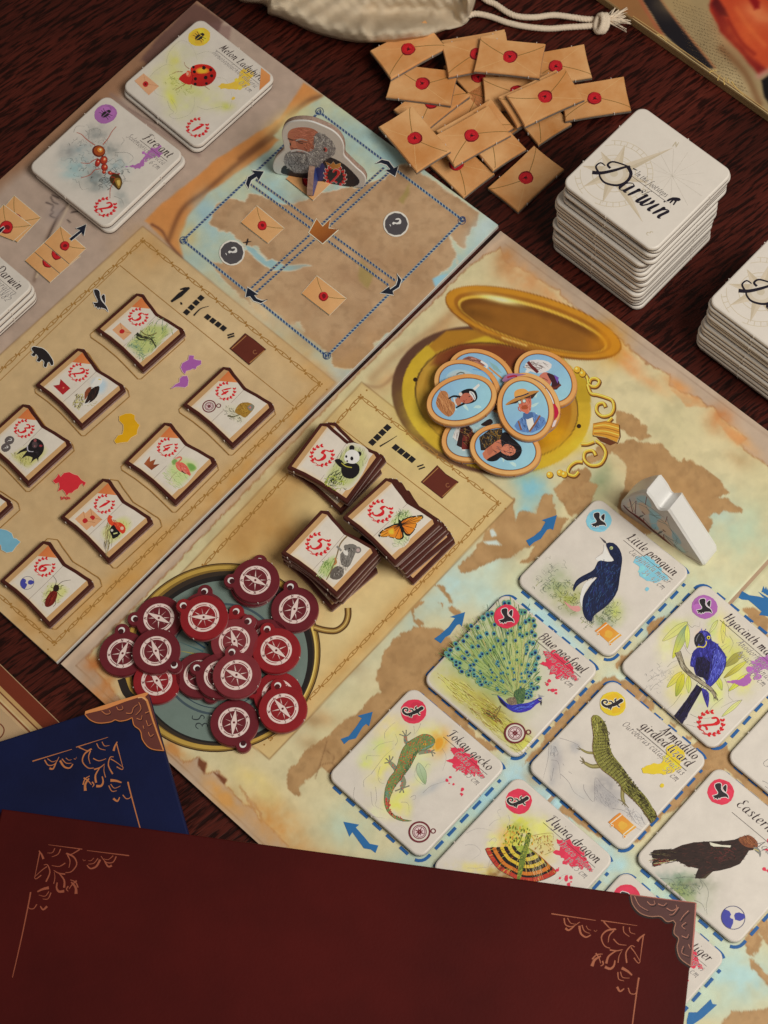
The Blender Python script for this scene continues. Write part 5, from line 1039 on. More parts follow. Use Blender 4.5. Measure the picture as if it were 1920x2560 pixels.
p.dots([(660,480),(880,470),(900,640),(660,660)], 90, 7, [(110,120,40),(150,150,50),(80,90,40),(200,140,50)], 1.6); p.dots([(910,560),(1060,560),(1080,690),(920,720)], 50, 6, [(140,110,60),(170,120,60),(190,170,90)], 1.4)
wgL = [(505,672),(560,662),(660,662),(770,655),(850,650),(960,725),(1040,800),(1095,850),(1085,885),(990,930),(900,948),(800,940),(700,890),(620,845),(560,775)]
apx = (835,640)
for k, (f_, cc) in enumerate(((1,(50,30,22)),(.985,(176,54,38)),(.875,(28,22,20)),(.815,(196,110,36)),(.72,(28,22,20)),(.62,(206,170,50)),(.53,(28,24,22)),(.43,(200,176,60)),(.33,(30,26,22)),(.24,(150,160,60)))): p.poly([(apx[0]+(x-apx[0])*f_, apx[1]+(y-apx[1])*f_) for x, y in wgL], cc, sm=2)
rd = lambda q: math.degrees(math.atan2(q[1]-apx[1], q[0]-apx[0]))
p.hatch(wgL, 130, rd, 46, 4, [(90,60,20),(60,30,20),(226,190,80),(214,130,50),(40,20,16),(120,40,30)], .06); p.hatch([(880,700),(1000,780),(1040,870),(900,920),(850,800)], 40, 70, 90, 2.2, [(214,196,150),(200,180,130)], .12)
bdy = [(855,540),(890,545),(880,600),(868,660),(850,720),(835,790),(820,850),(790,940),(770,930),(780,850),(790,770),(805,700),(830,640),(840,580)]
p.poly(bdy, (104,116,44), sm=2); p.hatch(bdy, 90, 105, 20, 7, [(60,80,36),(150,150,60),(44,60,30),(170,160,60)], .5); p.stroke([(890,560),(910,600),(880,650)], 9, (206,160,60), 3); p.stroke([(810,560),(800,600),(780,630)], 8, (96,104,40)); p.circ((870,545), 8, (30,30,20), 7)
badge(p, ml, RED_, 'lizard'); splash(p, ml, 'asia', RED_); title(p, ml, ['Flying dragon'], ['Draco volans', '19-23 cm']); p.done()

# ---- eagle
root, ml, P, zt = start('animal_card', 'white card of a dark brown eagle on a rock titled Eastern imperial eagle', PO['eag'], CZ)
for c_, r_, cc, a_, rt in (((640,1460),(40,26),(110,130,110),.85,20),((690,1510),(30,26),(100,130,80),.9,0),((500,1430),(40,14),(140,150,136),.8,20),((720,1600),(40,30),(150,160,110),.8,30),((800,1480),(40,20),(120,120,96),.8,0),((860,1600),(26,40),(180,172,150),.8,0),((880,1700),(20,40),(190,182,164),.7,0),((600,1540),(30,20),(140,150,90),.7,30)): P.blob(*zeag(c_), r_[0], r_[1], cc, a_, rt, .6, .09)
P.done('printed_face', root, keep=P.keep)
p = Print(root, zt, None); zm = lambda q: unp(zeag(q), zt); p.m = zm; p.part('animal_picture')
scrib(p, (680,1490), (90,50), 60, 4, [(80,96,80),(60,76,60),(110,120,100),(96,104,60)]); pencil(p, [[(560,1400),(640,1385),(740,1385),(830,1400),(900,1470),(935,1560),(910,1700),(920,1800)],[(400,1400),(520,1410),(570,1470)],[(840,1420),(870,1480),(830,1540)],[(780,1640),(860,1680),(900,1760)]], 5, (96,96,86))
eb = [(308,1112),(330,1085),(420,1076),(540,1075),(640,1030),(760,1002),(900,990),(1100,985),(1230,968),(1290,940),(1370,920),(1430,945),(1482,1010),(1480,1060),(1420,1085),(1382,1092),(1340,1160),(1280,1240),(1180,1282),(1060,1312),(985,1322),(930,1362),(860,1402),(785,1398),(800,1340),(822,1292),(700,1262),(600,1210),(480,1205),(400,1252),(330,1272),(308,1240),(330,1185),(308,1160)]
p.poly(eb, (44,28,24), sm=1); p.hatch(eb, 200, -8, 60, 9, [(30,18,16),(58,34,28),(70,36,30),(40,26,22)], .3)
p.hatch([(960,1060),(1240,1060),(1260,1180),(1000,1240)], 60, 20, 40, 10, [(96,40,36),(76,34,30),(60,36,30)], .5); p.hatch([(320,1100),(540,1090),(560,1140),(330,1160)], 40, 5, 110, 6, [(24,16,14),(90,80,50),(50,36,28)], .06); p.hatch([(320,1190),(560,1180),(560,1215),(330,1260)], 40, -10, 100, 6, [(190,176,120),(60,44,34),(150,60,44),(40,26,22)], .06)
p.poly([(945,998),(1000,1012),(1080,1030),(1185,1034),(1175,1056),(1080,1048),(990,1046),(958,1030)], (206,196,170), sm=1)
p.poly([(1285,945),(1370,920),(1430,945),(1482,1010),(1470,1055),(1400,1060),(1330,1040),(1270,980)], (122,68,40), sm=2); p.hatch([(1280,950),(1370,925),(1470,1010),(1440,1050),(1320,1030)], 110, 48, 36, 5, [(160,100,60),(90,46,28),(140,80,44),(70,36,24)], .15); p.poly([(1432,1052),(1482,1060),(1512,1100),(1516,1140),(1503,1164),(1492,1130),(1450,1095)], (120,116,106), sm=2); p.stroke([(1435,1075),(1470,1085),(1490,1100)], 8, (190,170,90)); p.circ((1440,1040), 8, (30,22,18), 8)
p.poly([(930,1345),(985,1320),(900,1400),(850,1402)], (70,56,40)); p.stroke([(800,1350),(795,1400)], 12, (40,26,22))
badge(p, ml, RED_, 'bird'); splash(p, ml, 'asia', RED_, (12.6,10.6), .8); title(p, ml, ['Eastern imperial eagle'], ['Aquila heliaca', '72-84 cm'], x1=21.0, k=3.7) if 0 else None
p.m = ml; p.part('title_text'); p.text('Eastern im', (-8.2,14.2), (4.0,0), (0,4.4), INKT, 3, 11, .2); p.stroke([(-7.6,11.6),(12,11.6)], .14, (60,48,46), sm=0); p.part('latin_text'); p.text('Aquila', (4.4,8.6), (3.2,0), (0,3.2), INKL, 3.2, 7, .3)
portrait_icon(p, ml); p.done()

# ---- tiger card (mostly under the red book) and the card at the right edge
root, ml, P, zt = start('animal_card', 'white card ending in tiger, mostly hidden under the red book corner', PO['tiger'], CZ, 90)
P.done('printed_face', root, keep=P.keep); p = Print(root, zt, ml)
badge(p, ml, RED_, 'bear'); splash(p, ml, 'asia', RED_); title(p, ml, ['Bengal tiger'.replace('Bengal ', '')], ['tigris', 'cm']); p.done()
root, ml, P, zt = start('animal_card', 'white card at the right photo edge showing only a few pencil lines', PO['part'], CZ, 90)
P.done('printed_face', root, keep=P.keep); p = Print(root, zt, None); zm = lambda q: unp(zeag(q), zt); p.m = zm; p.part('animal_picture')
pencil(p, [[(1593,80),(1550,110),(1545,140),(1580,165),(1610,150)],[(1530,320),(1570,335),(1610,365)],[(1560,380),(1620,420)],[(1580,150),(1640,200),(1700,180)],[(1600,90),(1680,60),(1740,120)]], 6, (96,92,88))
p.done()
# ---- ladybird and ant cards, two tiles high, on the left board
def lower_cards(x, y, t, n, z0, label, group, jit=.0004):
    for k in range(n):
        r = thing('animal_card', label[k], 'card', (x+rnd.uniform(-jit, jit), y+rnd.uniform(-jit, jit), z0+k*(CT+.00004)), group)
        b = bpy.data.objects.new('card_body', CARD_ME); COL.objects.link(b); b.parent = r; b.rotation_euler = (0, 0, t+rnd.uniform(-.012, .012))
G2 = 'cards stacked on the left board'
x, y, t = PO['melon']; lower_cards(x-.0006, y-.0002, t, 1, CZ, ['plain card edge directly beneath the ladybird card'], G2)
root, ml, P, zt = start('animal_card', 'card of a red spotted ladybird titled Melon Ladybird, top of its pile', PO['melon'], CZ+CT+.00004, group=G2)
for c_, r_, cc, a_, rt in (((560,500),(14,26),(206,196,80),.8,0),((560,680),(30,30),(200,196,110),.9,0),((540,800),(20,36),(206,200,110),.8,0),((720,790),(36,16),(190,190,90),.8,20),((650,420),(50,40),(196,188,150),.6,0),((640,950),(40,40),(200,194,140),.7,0),((880,870),(60,30),(200,192,140),.7,20),((430,650),(40,24),(204,194,140),.6,-30),((1080,980),(20,10),(190,186,100),.7,0),((540,930),(8,20),(206,200,80),.7,-20)): P.blob(*zmel(c_), r_[0], r_[1], cc, a_, rt, .5, .06)
P.done('printed_face', root, keep=P.keep)
p = Print(root, zt, None); zm = lambda q: unp(zmel(q), zt); p.m = zm; p.part('animal_picture')
pencil(p, [[(480,530),(500,440),(560,350),(640,295),(720,330),(770,400),(800,500)],[(310,670),(380,600),(480,545),(550,560)],[(310,690),(350,800),(380,850),(470,885)],[(490,920),(520,1000),(560,1040),(510,1070),(560,1105),(660,1090),(740,1040),(770,960),(770,880)],[(800,980),(880,1010),(960,1000),(1060,980),(1130,1000),(1160,900),(1150,820)],[(1000,680),(1080,690),(1120,740)],[(800,440),(900,410),(1000,440),(1060,520)],[(530,900),(590,1010),(570,1060)]], 3, (150,144,120))
scrib(p, (560,720), (30,60), 14, 3.5, [(150,150,60),(120,124,60),(180,180,90)]); scrib(p, (700,800), (50,20), 8, 3.5, [(140,140,60)])
for a in ([(720,590),(680,560),(665,520)],[(650,620),(590,620),(540,640)],[(690,740),(620,780),(570,810)],[(740,760),(735,800)],[(880,770),(930,805)]): p.stroke(a, 6, (130,50,30), 3)
p.poly([(610,690),(660,640),(740,620),(760,680),(740,750),(680,745),(630,715)], (186,34,28), sm=3); p.circ((710,640), 26, (214,90,60), 14, 34); p.circ((700,640), 12, (226,150,120), 10, 18)
bdg = [(730,590),(780,550),(860,540),(940,560),(990,610),(998,660),(970,715),(920,755),(850,772),(780,765),(735,740),(750,680)]
p.poly(bdg, (196,38,26), sm=3, g=((800,560),(900,780),(150,24,22))); p.soft([(780,600),(850,570),(930,600),(900,640),(810,640)], (226,160,40), (206,70,30), .5); p.stroke([(750,660),(860,640),(990,630)], 3, (120,24,20)); p.stroke([(730,600),(755,680),(738,745)], 5, (110,20,18))
for q, r_ in (((762,572),15),((870,578),20),((940,600),18),((772,620),17),((782,692),18),((888,680),20),((950,662),17),((780,748),16),((896,742),15)): p.circ(q, r_, (30,20,20), 10, wob=.1)
badge(p, ml, (222,176,52), 'beetle'); splash(p, ml, 'afr', (220,172,60), (11.8,10), .95); title(p, ml, ['Melon Ladybird'], ['Henosepilachna elaterii', '0.8 cm'], k=3.2, kl=2.2); p.m = ml; wreath(p, (14.4,-14.4), 4.4, '1')
p.m = ml; p.part('bonus_corner'); p.poly([(20,14.2),(20.4,17),(18.6,20),(15,20.3),(14.6,20.2)][:0] or [(20.2,12.6),(20.2,18.2),(18.4,20.1),(13.4,20.2)], (196,122,66), g=((20,14),(15,20),(212,140,80)))
p.part('letter_symbol'); p.m = lambda q: unp(zmel(q), zt); q_ = [(150,715),(245,638),(405,770),(300,865)]; p.poly(q_, (206,152,110)); p.stroke([q_[1],(260,720)], 2.5, (150,100,60)); p.stroke([(280,745),q_[2]], 2.5, (150,100,60)); p.circ((265,748), 30, (176,32,34), 12, wob=.08); p.circ((265,748), 12, (110,20,20), 8)
p.done()
x, y, t = PO['ant']; lower_cards(x+.0012, y-.0012, t, 1, CZ, ['plain card edge directly beneath the fire ant card'], G2)
root, ml, P, zt = start('animal_card', 'card of a glossy red ant titled Fire ant, top of its pile', PO['ant'], CZ+CT+.00004, group=G2)
for c_, r_, cc, a_, rt in (((720,420),(30,26),(150,146,136),.7,0),((560,600),(36,24),(150,156,150),.8,0),((530,740),(40,26),(150,170,164),.85,0),((700,860),(20,26),(110,112,106),.85,0),((780,880),(30,20),(140,148,142),.8,0),((900,720),(36,24),(150,160,154),.7,0),((430,590),(20,20),(140,136,128),.7,30),((860,560),(22,14),(120,120,112),.7,0),((600,900),(40,16),(170,164,150),.6,0),((970,1060),(16,30),(150,150,140),.6,-20),((480,820),(24,10),(160,176,168),.7,0)): P.blob(*zant(c_), r_[0], r_[1], cc, a_, rt, .6, .08)
P.done('printed_face', root, keep=P.keep)
p = Print(root, zt, None); zm = lambda q: unp(zant(q), zt); p.m = zm; p.part('animal_picture')
scrib(p, (700,500), (90,60), 26, 3.5, [(120,116,108),(150,144,134)]); scrib(p, (560,720), (90,70), 30, 3.5, [(110,116,110),(140,150,146),(90,94,90)]); scrib(p, (860,780), (90,80), 30, 3.5, [(120,120,112),(90,92,88)]); scrib(p, (800,880), (80,40), 20, 5, [(80,82,78),(110,112,106)])
pencil(p, [[(640,460),(650,380),(720,360),(760,390),(720,460)],[(490,400),(520,340),(600,340)],[(960,520),(990,480),(970,450)],[(900,600),(1020,600),(1080,650),(1040,700)],[(900,690),(960,670),(990,720),(930,760)],[(540,880),(570,960),(640,950)],[(890,1030),(960,1060),(990,1120)],[(1000,880),(1060,880)],[(980,820),(1000,870),(960,910)]], 3.2, (110,106,98))
for a in ([(700,525),(620,470),(570,420),(520,400)],[(780,520),(830,460),(870,390),(912,342)],[(730,655),(680,680),(640,705),(560,700)],[(760,760),(700,770),(650,820),(560,850)],[(905,850),(880,900),(852,960),(850,1050)]): p.stroke(a, 8, (140,44,30), 5); p.stroke(a, 3, (190,84,50), 2)
def ball(c, rx, ry, rot, d, m_, h): p.circ(c, rx, d, 22, ry, rot); p.circ((c[0]+rx*.08,c[1]-ry*.05), rx*.82, m_, 20, ry*.82, rot); p.circ((c[0]+rx*.2,c[1]-ry*.2), rx*.4, h, 14, ry*.4, rot); p.circ((c[0]+rx*.25,c[1]-ry*.28), rx*.16, (240,214,160), 10, ry*.16, rot)
ball((738,585), 66, 58, .3, (90,30,18), (150,66,26), (206,130,50)); ball((728,700), 26, 42, .3, (120,30,22), (160,40,28), (196,70,50)); ball((788,675), 38, 44, .2, (110,30,20), (160,50,30), (206,100,60)); ball((795,745), 34, 36, 0, (110,26,20), (160,44,28), (200,86,50)); ball((790,790), 18, 20, 0, (120,30,20), (166,50,30), (200,90,60)); ball((850,800), 24, 18, .5, (120,30,20), (166,50,30), (200,90,60))
p.stroke([(870,805),(920,815),(950,805)], 26, (140,36,26), 8); p.poly([(845,850),(880,810),(940,820),(970,880),(962,935),(935,968),(890,930),(855,890)], (66,44,20), sm=3); p.poly([(890,860),(940,850),(962,890),(950,940),(930,950),(905,900)], (130,96,36), sm=3); p.poly([(915,880),(945,870),(950,905),(935,930)], (196,160,80), sm=3); p.stroke([(860,840),(900,850),(880,900)], 10, (150,44,26), 4)
badge(p, ml, (158,96,150), 'beetle'); splash(p, ml, 'amer', (160,96,150), (11.2,10.2), .9); title(p, ml, ['Fire ant'], ['Solenopsis invicta', '0.6 cm'], k=3.8, kl=2.4); p.m = ml; wreath(p, (14.4,-14.4), 4.3, '2'); p.done()
# ---- naturalist card at the left edge, four tiles high
zq = CZ+4*CT+.0002; R_ = unp(zlef((432,1440)), zq); t = -.925; ex, ey = np.array((math.cos(t), math.sin(t))), np.array((-math.sin(t), math.cos(t))); c_ = np.array(R_)-.0206*ex-.0206*ey
OrdW = ['second', 'third', 'bottom']
lower_cards(c_[0]+.0007, c_[1]-.0005, t, 3, CZ, [f'plain card edge, {w_} from the top of the pile at the left photo edge' if w_ != 'bottom' else 'plain card edge at the bottom of the pile by the left photo edge' for w_ in OrdW[::-1]], G2)
root, ml, P, zt = start('animal_card', 'card printed Darwin at the left photo edge, top of its pile', (c_[0], c_[1], t), CZ+3*(CT+.00004), 60, group=G2)
P.done('printed_face', root, keep=P.keep); p = Print(root, zt, ml); title(p, ml, ['Charles Darwin'], ['Naturalist', '1809-1882'], k=3.7, kl=2.8); p.part('signature'); p.stroke([(6,5),(9,7),(10,4),(13,8),(14,3),(17,6),(18,2)], .3, (120,116,110)); p.done()

# ================================================================== journal tiles (open-book shaped)
TT = .0023
TOPE = [(-10.6,11.1),(-9.6,10.95),(-7.7,10.45),(-4,9.85),(-1.5,9.35),(-.6,9.25),(1.2,9.55),(4.5,10.25),(8.0,10.75),(10.2,11.2),(11.2,11.1),(12.8,10.2)]
OUTL = [(-12.9,9.5)]+TOPE+[(12.8,-10.4),(12.4,-10.75),(6.5,-10.35),(.6,-10.05),(-1,-10.1),(-6.3,-10.3),(-12.3,-11.0),(-12.8,-10.7)]
TOUT = [(x*.001, y*.001) for x, y in OUTL]
BRN = mottled('tile_frame_brown', base((66,26,18)), .45, .35, .15, 200)
TILE_ME = slab(TOUT, [(.0001,0),(0,.0002),(0,.0012),(.00002,.0013),(.0001,.0020),(.0004,TT)], [0,0,1,1,1], (0,1))
TILE_ME = add_nubs(TILE_ME, [((-.0098,-.0107),(0,-1)),((.0085,-.0106),(0,-1)),((-.0108,.0109),(0,1)),((.0114,.0108),(0,1))], TT, 2, .00042)
for m_ in (CORE2, BRN, CARDW): TILE_ME.materials.append(m_)
GT = 'journal tiles in the slots of the left board'
def tile(label, x, y, t, z0, group, name='journal_tile'):
    root = thing(name, label, 'tile', (x, y, z0), group)
    b = bpy.data.objects.new('tile_body', TILE_ME); COL.objects.link(b); b.parent = root; b.rotation_euler = (0, 0, t)
    ex, ey = (math.cos(t), math.sin(t)), (-math.sin(t), math.cos(t))
    ml = lambda q: (x+(q[0]*ex[0]+q[1]*ey[0])*.001, y+(q[0]*ex[1]+q[1]*ey[1])*.001)
    return root, ml
PG = (206,192,172)
def tile_page(p, ml, num, corner=True, wr=(-4.9,3.3), wrr=3.75):
    p.m = ml; p.part('page_print')
    top = [(-9.9,9.55),(-7.6,9.0),(-4,8.45),(-1.4,7.9),(-.6,7.8),(1.2,8.15),(4.5,8.85),(8.0,9.35),(10.0,9.7)]
    p.poly([(-11.5,8.9)]+top+[(11.4,9.0),(11.4,-9.2),(6.5,-8.95),(.4,-8.7),(-6,-8.9),(-11.5,-9.5)], (182,140,92), g=((-11,0),(11,0),(190,146,96)))
    p.poly([(-9.7,9.45)]+top[1:-1]+[(9.7,9.6),(9.5,-9.0),(6.5,-8.85),(.4,-8.6),(-6,-8.8),(-9.7,-9.3)], PG, g=((-10,-9),(-7,0),PG))
    p.poly([(-9.7,-9.3),(-6,-8.8),(.4,-8.6),(6.5,-8.85),(9.5,-9.0),(9.5,-7.2),(-9.7,-7.2)], (212,186,150), g=((0,-9.3),(0,-7.4),PG)); p.poly([(-9.7,-9.2),(-8.4,-9.1),(-8.4,9),(-9.7,9.4)], (212,182,146), g=((-9.9,0),(-8.6,0),PG))
    p.stroke([(-.4,7.8),(-.1,0),(0,-8.6)], .16, (150,132,116))
    if corner: p.part('bonus_corner'); p.poly([(-9.9,9.5),(-7.6,9.0),(-4.2,8.45),(-9.7,4.4)], (196,104,54), g=((-10,8),(-6,7),(206,122,66)))
    p.m = ml; wreath(p, wr, wrr, num, part='victory_wreath')
def t_env(p, ml, n=1):
    p.m = ml; p.part('letter_symbol')
    for k in range(n):
        o = (-4.85+(0 if n == 1 else (.8 if k == 0 else -.2)), -4.8+(0 if n == 1 else (1.6 if k == 0 else -.9))); q = [(o[0]+x, o[1]+y) for x, y in ((-3.1,-2),(3.1,-2),(3.1,2),(-3.1,2))]
        p.poly(q, (206,150,104)); p.stroke([q[3],(o[0],o[1]),q[2]], .14, (150,100,60), sm=0); p.circ(o, .95, (176,34,34), 12, wob=.08)
    
def tpose(zz, L, T, R, B, zt):
    w_ = [np.array(unp(zz(q), zt)) for q in (L, T, R, B)]; return sum(w_)/4
ZT0 = BT+.00005; ztt = ZT0+TT+3e-6
def pic(label, c, deg, num, fn, reward=None, slot=(0,0)):
    t = math.radians(deg); root, ml = tile(label, float(c[0]), float(c[1]), t, ZT0, GT); p = Print(root, ztt, ml); tile_page(p, ml, num)
    if reward: reward(p, ml)
    p.part('animal_picture'); fn(p); p.done()
    return root
SLOTS = []
def clipq(p, zz): p.m = lambda q: unp(zz(q), ztt)
c5 = tpose(zt5, (690,490), (1140,100), (1610,520), (1170,905), ztt)
def f5(p):
    clipq(p, zt5); ol = [(1010,640),(1100,540),(1230,420),(1330,370),(1510,480),(1420,560),(1180,800),(1080,720)]
    p.soft([(1000,650),(1110,540),(1230,430),(1400,430),(1480,490),(1380,600),(1250,740),(1130,770)], (176,180,110), PG, .7)
    p.hatch(ol, 120, -60, 60, 7, [(150,160,84),(110,130,80),(176,176,110),(200,190,120),(96,120,96)], .35); p.hatch([(1020,650),(1120,590),(1200,690),(1180,780),(1090,730)], 60, 30, 40, 6, [(120,146,120),(160,170,120),(90,120,96)], .5)
    p.stroke([(1110,530),(1160,560),(1220,570),(1270,600),(1300,660)], 34, (44,44,32), 10); p.stroke([(1110,560),(1150,590),(1230,580),(1290,570)], 20, (70,74,44), 8); p.stroke([(1150,500),(1200,540),(1260,545),(1310,520)], 12, (120,110,60)); p.hatch([(1100,520),(1300,560),(1310,660),(1180,600)], 40, 25, 26, 6, [(30,30,24),(110,110,70),(150,140,80)])
pic('tile numbered 5 with a letter and a green swamp creature', c5, -55.0, '5', f5, t_env)
c2 = tpose(zt5, (98,1030), (560,640), (1010,1075), (570,1475), ztt)
def flag(p, ml): p.m = ml; p.part('flag_symbol'); p.poly([(-7.6,-6.6),(-2.2,-6.6),(-2.2,-3.0),(-7.6,-3.0),(-6.2,-4.8)], (150,26,32), g=((-7,-5),(-2,-5),(170,34,38))); p.circ((-4.2,-4.6), .35, (214,120,90), 6)
def f2(p):
    clipq(p, zt5); p.soft([(640,1000),(720,950),(840,1000),(800,1130),(700,1130)], (176,188,204), PG, .5)
    p.poly([(690,1000),(720,960),(760,965),(775,1000),(745,1040),(700,1060),(660,1050)], (222,214,200), sm=2); p.stroke([(735,980),(760,985)], 10, (210,180,60)); p.poly([(735,1045),(745,1080),(720,1150),(670,1200),(600,1225),(620,1170),(660,1080)], (36,26,24), sm=2); p.poly([(640,1060),(665,1070),(620,1160),(600,1180),(600,1110)], (130,66,40), sm=2); p.hatch([(650,1060),(740,1050),(700,1170),(610,1220)], 40, 115, 40, 5, [(24,18,18),(80,44,34),(56,36,30)], .2)
    p.stroke([(590,1230),(630,1215),(650,1190)], 12, (214,206,196), 4); p.hatch([(480,1230),(520,1130),(580,1120),(600,1200),(520,1290)], 80, -70, 30, 7, [(150,140,50),(110,96,50),(90,76,50),(190,176,80)], .6); p.hatch([(600,1240),(720,1200),(700,1250)], 16, 0, 20, 4, [(170,160,110)])
pic('tile numbered 2 with a red flag and a white-headed bird', c2, -55.6, '2', f2, flag)
b3 = np.array(unp(zt4((305,682)), ztt))
def qq(p, ml):
    p.m = ml; p.part('question_mark_symbol')
    for o in ((-5.4,-3.4),(-4.2,-6.2)): p.circ(o, 1.75, (90,80,76), 12, wob=.04); p.text('?', (o[0]-.6,o[1]-.85), (2.2,0), (0,2.2), (214,204,190), 8, 18, .1)
def f3(p):
    clipq(p, zt4); p.soft([(100,830),(300,700),(520,700),(560,800),(350,980),(250,960)], (190,180,110), PG, .6); p.hatch([(110,820),(300,760),(400,860),(340,960),(250,940)], 70, 60, 40, 6, [(150,146,70),(176,170,90),(120,110,60)], .5)
    p.poly([(330,700),(360,650),(410,625),(470,650),(505,700),(505,760),(480,810),(445,850),(440,905),(425,860),(385,880),(345,920),(375,850),(300,830),(240,870),(290,800),(310,770),(240,790),(190,815),(230,770),(300,730)], (28,22,24), sm=2); p.circ((400,700), 34, (76,60,60), 12, 40); p.circ((470,712), 20, (150,50,56), 9, 14); p.circ((405,650), 18, (140,70,70), 9); p.stroke([(315,710),(325,770),(385,780)], 14, (180,170,170), 8); p.hatch([(330,680),(500,690),(480,800),(350,820)], 30, 60, 30, 4, [(60,52,54),(16,12,14)]); p.circ((400,716), 10, (140,90,90), 8)
pic('tile numbered 3 with two question marks and a black devil-like marsupial', b3, -54.4, '3', f3, qq)
c4 = tpose(zt6, (635,500), (1080,95), (1545,525), (1145,905), ztt)
def f4(p):
    clipq(p, zt6); p.soft([(1040,520),(1150,480),(1300,560),(1250,680),(1150,660)], (200,190,160), PG, .5); p.hatch([(1030,540),(1100,500),(1220,600),(1220,670),(1120,640)], 60, 40, 30, 5, [(110,104,90),(150,140,110),(90,86,70)], .7)
    p.poly([(1170,530),(1210,485),(1280,475),(1335,500),(1340,530),(1300,580),(1255,620),(1215,600),(1160,570)], (150,110,40), sm=2); p.hatch([(1170,530),(1240,480),(1330,510),(1260,600)], 70, 40, 22, 5, [(190,150,60),(110,80,30),(160,120,44)], .5); p.poly([(1275,520),(1320,490),(1340,520),(1310,560)], (120,116,100), sm=2); p.poly([(1285,525),(1310,510),(1312,535)], (190,110,100)); p.stroke([(1090,600),(1140,610),(1210,590)], 16, (96,90,60), 6)
pic('tile numbered 4 with a compass and a golden furry animal', c4, -54.0, '4', f4, lambda p, ml: compass_icon(p, ml, (-5.0,-4.9), 2.5, .8))
c4b = tpose(zt6, (90,1040), (525,635), (1000,1035), (600,1440), ztt)
def crn(p, ml): p.m = ml; p.part('crown_symbol'); o = (-4.8,-5.0); p.poly([(o[0]+x,o[1]+y) for x, y in ((-2.4,1.9),(-1.9,-1.7),(1.9,-1.7),(2.4,1.9),(.9,.3),(0,2.3),(-.9,.3))], (160,84,44), g=((o[0]-2,o[1]),(o[0]+2,o[1]),(122,54,28)))
def f4b(p):
    clipq(p, zt6); p.soft([(500,1100),(600,990),(700,980),(830,1050),(760,1180),(640,1290),(560,1230)], (186,194,130), PG, .6); p.hatch([(480,1150),(600,1100),(720,1180),(620,1290),(520,1240)], 60, 35, 60, 5, [(180,190,120),(150,170,100),(200,196,140)], .3); p.soft([(700,1050),(760,1050),(800,1100),(740,1130)], (110,150,70), (170,184,110), .6); p.soft([(560,1030),(600,1000),(620,1040),(580,1070)], (120,150,80), (170,184,110), .6)
    p.stroke([(612,1000),(640,990),(655,1005),(630,1035),(605,1050),(615,1085)], 15, (206,104,84), 14); p.circ((605,1003), 12, (210,140,120), 9); p.poly([(600,1050),(660,1040),(710,1080),(735,1130),(742,1165),(700,1150),(650,1130),(612,1100)], (206,92,74), sm=2); p.hatch([(610,1060),(690,1070),(735,1150),(650,1125)], 40, 45, 26, 5, [(222,120,100),(180,66,54),(226,140,120)], .2); p.stroke([(655,1120),(680,1140),(700,1150)], 12, (50,44,40), 3); p.stroke([(715,1140),(735,1172)], 12, (190,70,56), 2); p.stroke([(618,1125),(580,1160),(540,1215)], 4, (150,130,100))
pic('tile numbered 4 with a crown and a pink flamingo', c4b, -52.4, '4', f4b, crn)
c1 = tpose(zt7, (572,525), (1050,105), (1525,565), (1070,985), ztt)
def f1(p):
    clipq(p, zt7); p.soft([(980,680),(1090,560),(1250,500),(1320,600),(1180,760),(1060,800)], (196,190,120), PG, .6); p.hatch([(980,660),(1100,560),(1300,560),(1180,760),(1080,800)], 60, -60, 40, 5, [(170,170,90),(190,186,110),(150,140,80)], .6); p.hatch([(1030,740),(1070,560),(1110,760),(1060,880),(1020,850)], 40, 95, 80, 7, [(120,100,60),(160,140,90),(90,76,50)], .08)
    p.stroke([(1095,510),(1080,550),(1110,590),(1160,600)], 40, (206,70,36), 46); p.poly([(1120,585),(1180,575),(1230,610),(1240,660),(1210,690),(1160,650),(1110,620)], (196,56,32), sm=2); p.hatch([(1090,540),(1180,580),(1235,650),(1140,630)], 40, 40, 28, 5, [(226,110,60),(170,40,26),(214,80,40)], .4); p.poly([(1080,650),(1120,600),(1150,640),(1190,690),(1120,740),(1100,700)], (26,22,22), sm=2); p.circ((1105,655), 14, (190,180,160), 9); p.stroke([(1120,690),(1160,680)], 12, (190,190,120)); p.circ((1205,635), 18, (226,170,140), 9)
pic('tile numbered 1 with two letters and a red and black squirrel', c1, -55.0, '1', f1, lambda p, ml: t_env(p, ml, 2))
c6 = tpose(zt7, (0,1150), (450,730), (935,1180), (480,1620), ztt)
def f6(p):
    clipq(p, zt7); p.soft([(420,1260),(520,1160),(660,1200),(690,1270),(560,1380),(430,1400)], (196,190,120), PG, .6); p.hatch([(400,1300),(500,1160),(690,1220),(560,1390),(420,1400)], 70, -30, 30, 6, [(180,176,90),(150,146,80),(196,190,120)], .7)
    for a in ([(545,1200),(555,1150),(520,1100)],[(575,1195),(620,1160),(700,1145)],[(540,1230),(505,1215),(510,1195)],[(575,1230),(600,1235),(605,1205),(630,1200)],[(565,1265),(595,1300),(620,1305)],[(505,1255),(470,1260),(450,1300)],[(545,1330),(550,1380),(525,1410)],[(460,1330),(435,1350),(440,1380)]): p.stroke(a, 6, (40,22,20), 3)
    p.poly([(490,1275),(530,1250),(565,1270),(560,1320),(530,1380),(480,1412),(445,1400),(450,1340)], (104,26,18), sm=3); p.hatch([(490,1275),(550,1275),(520,1370),(460,1395)], 30, 118, 50, 5, [(150,50,32),(80,18,14),(130,36,24)], .06); p.poly([(525,1250),(535,1200),(575,1195),(585,1230),(565,1262)], (40,22,20), sm=2); p.stroke([(520,1260),(500,1330),(470,1400)], 3, (50,12,10))
pic('tile numbered 6 with a blue portrait badge and a dark red beetle', c6, -54.2, '6', f6, lambda p, ml: portrait_icon(p, ml, (-5.0,-4.9), 2.4))
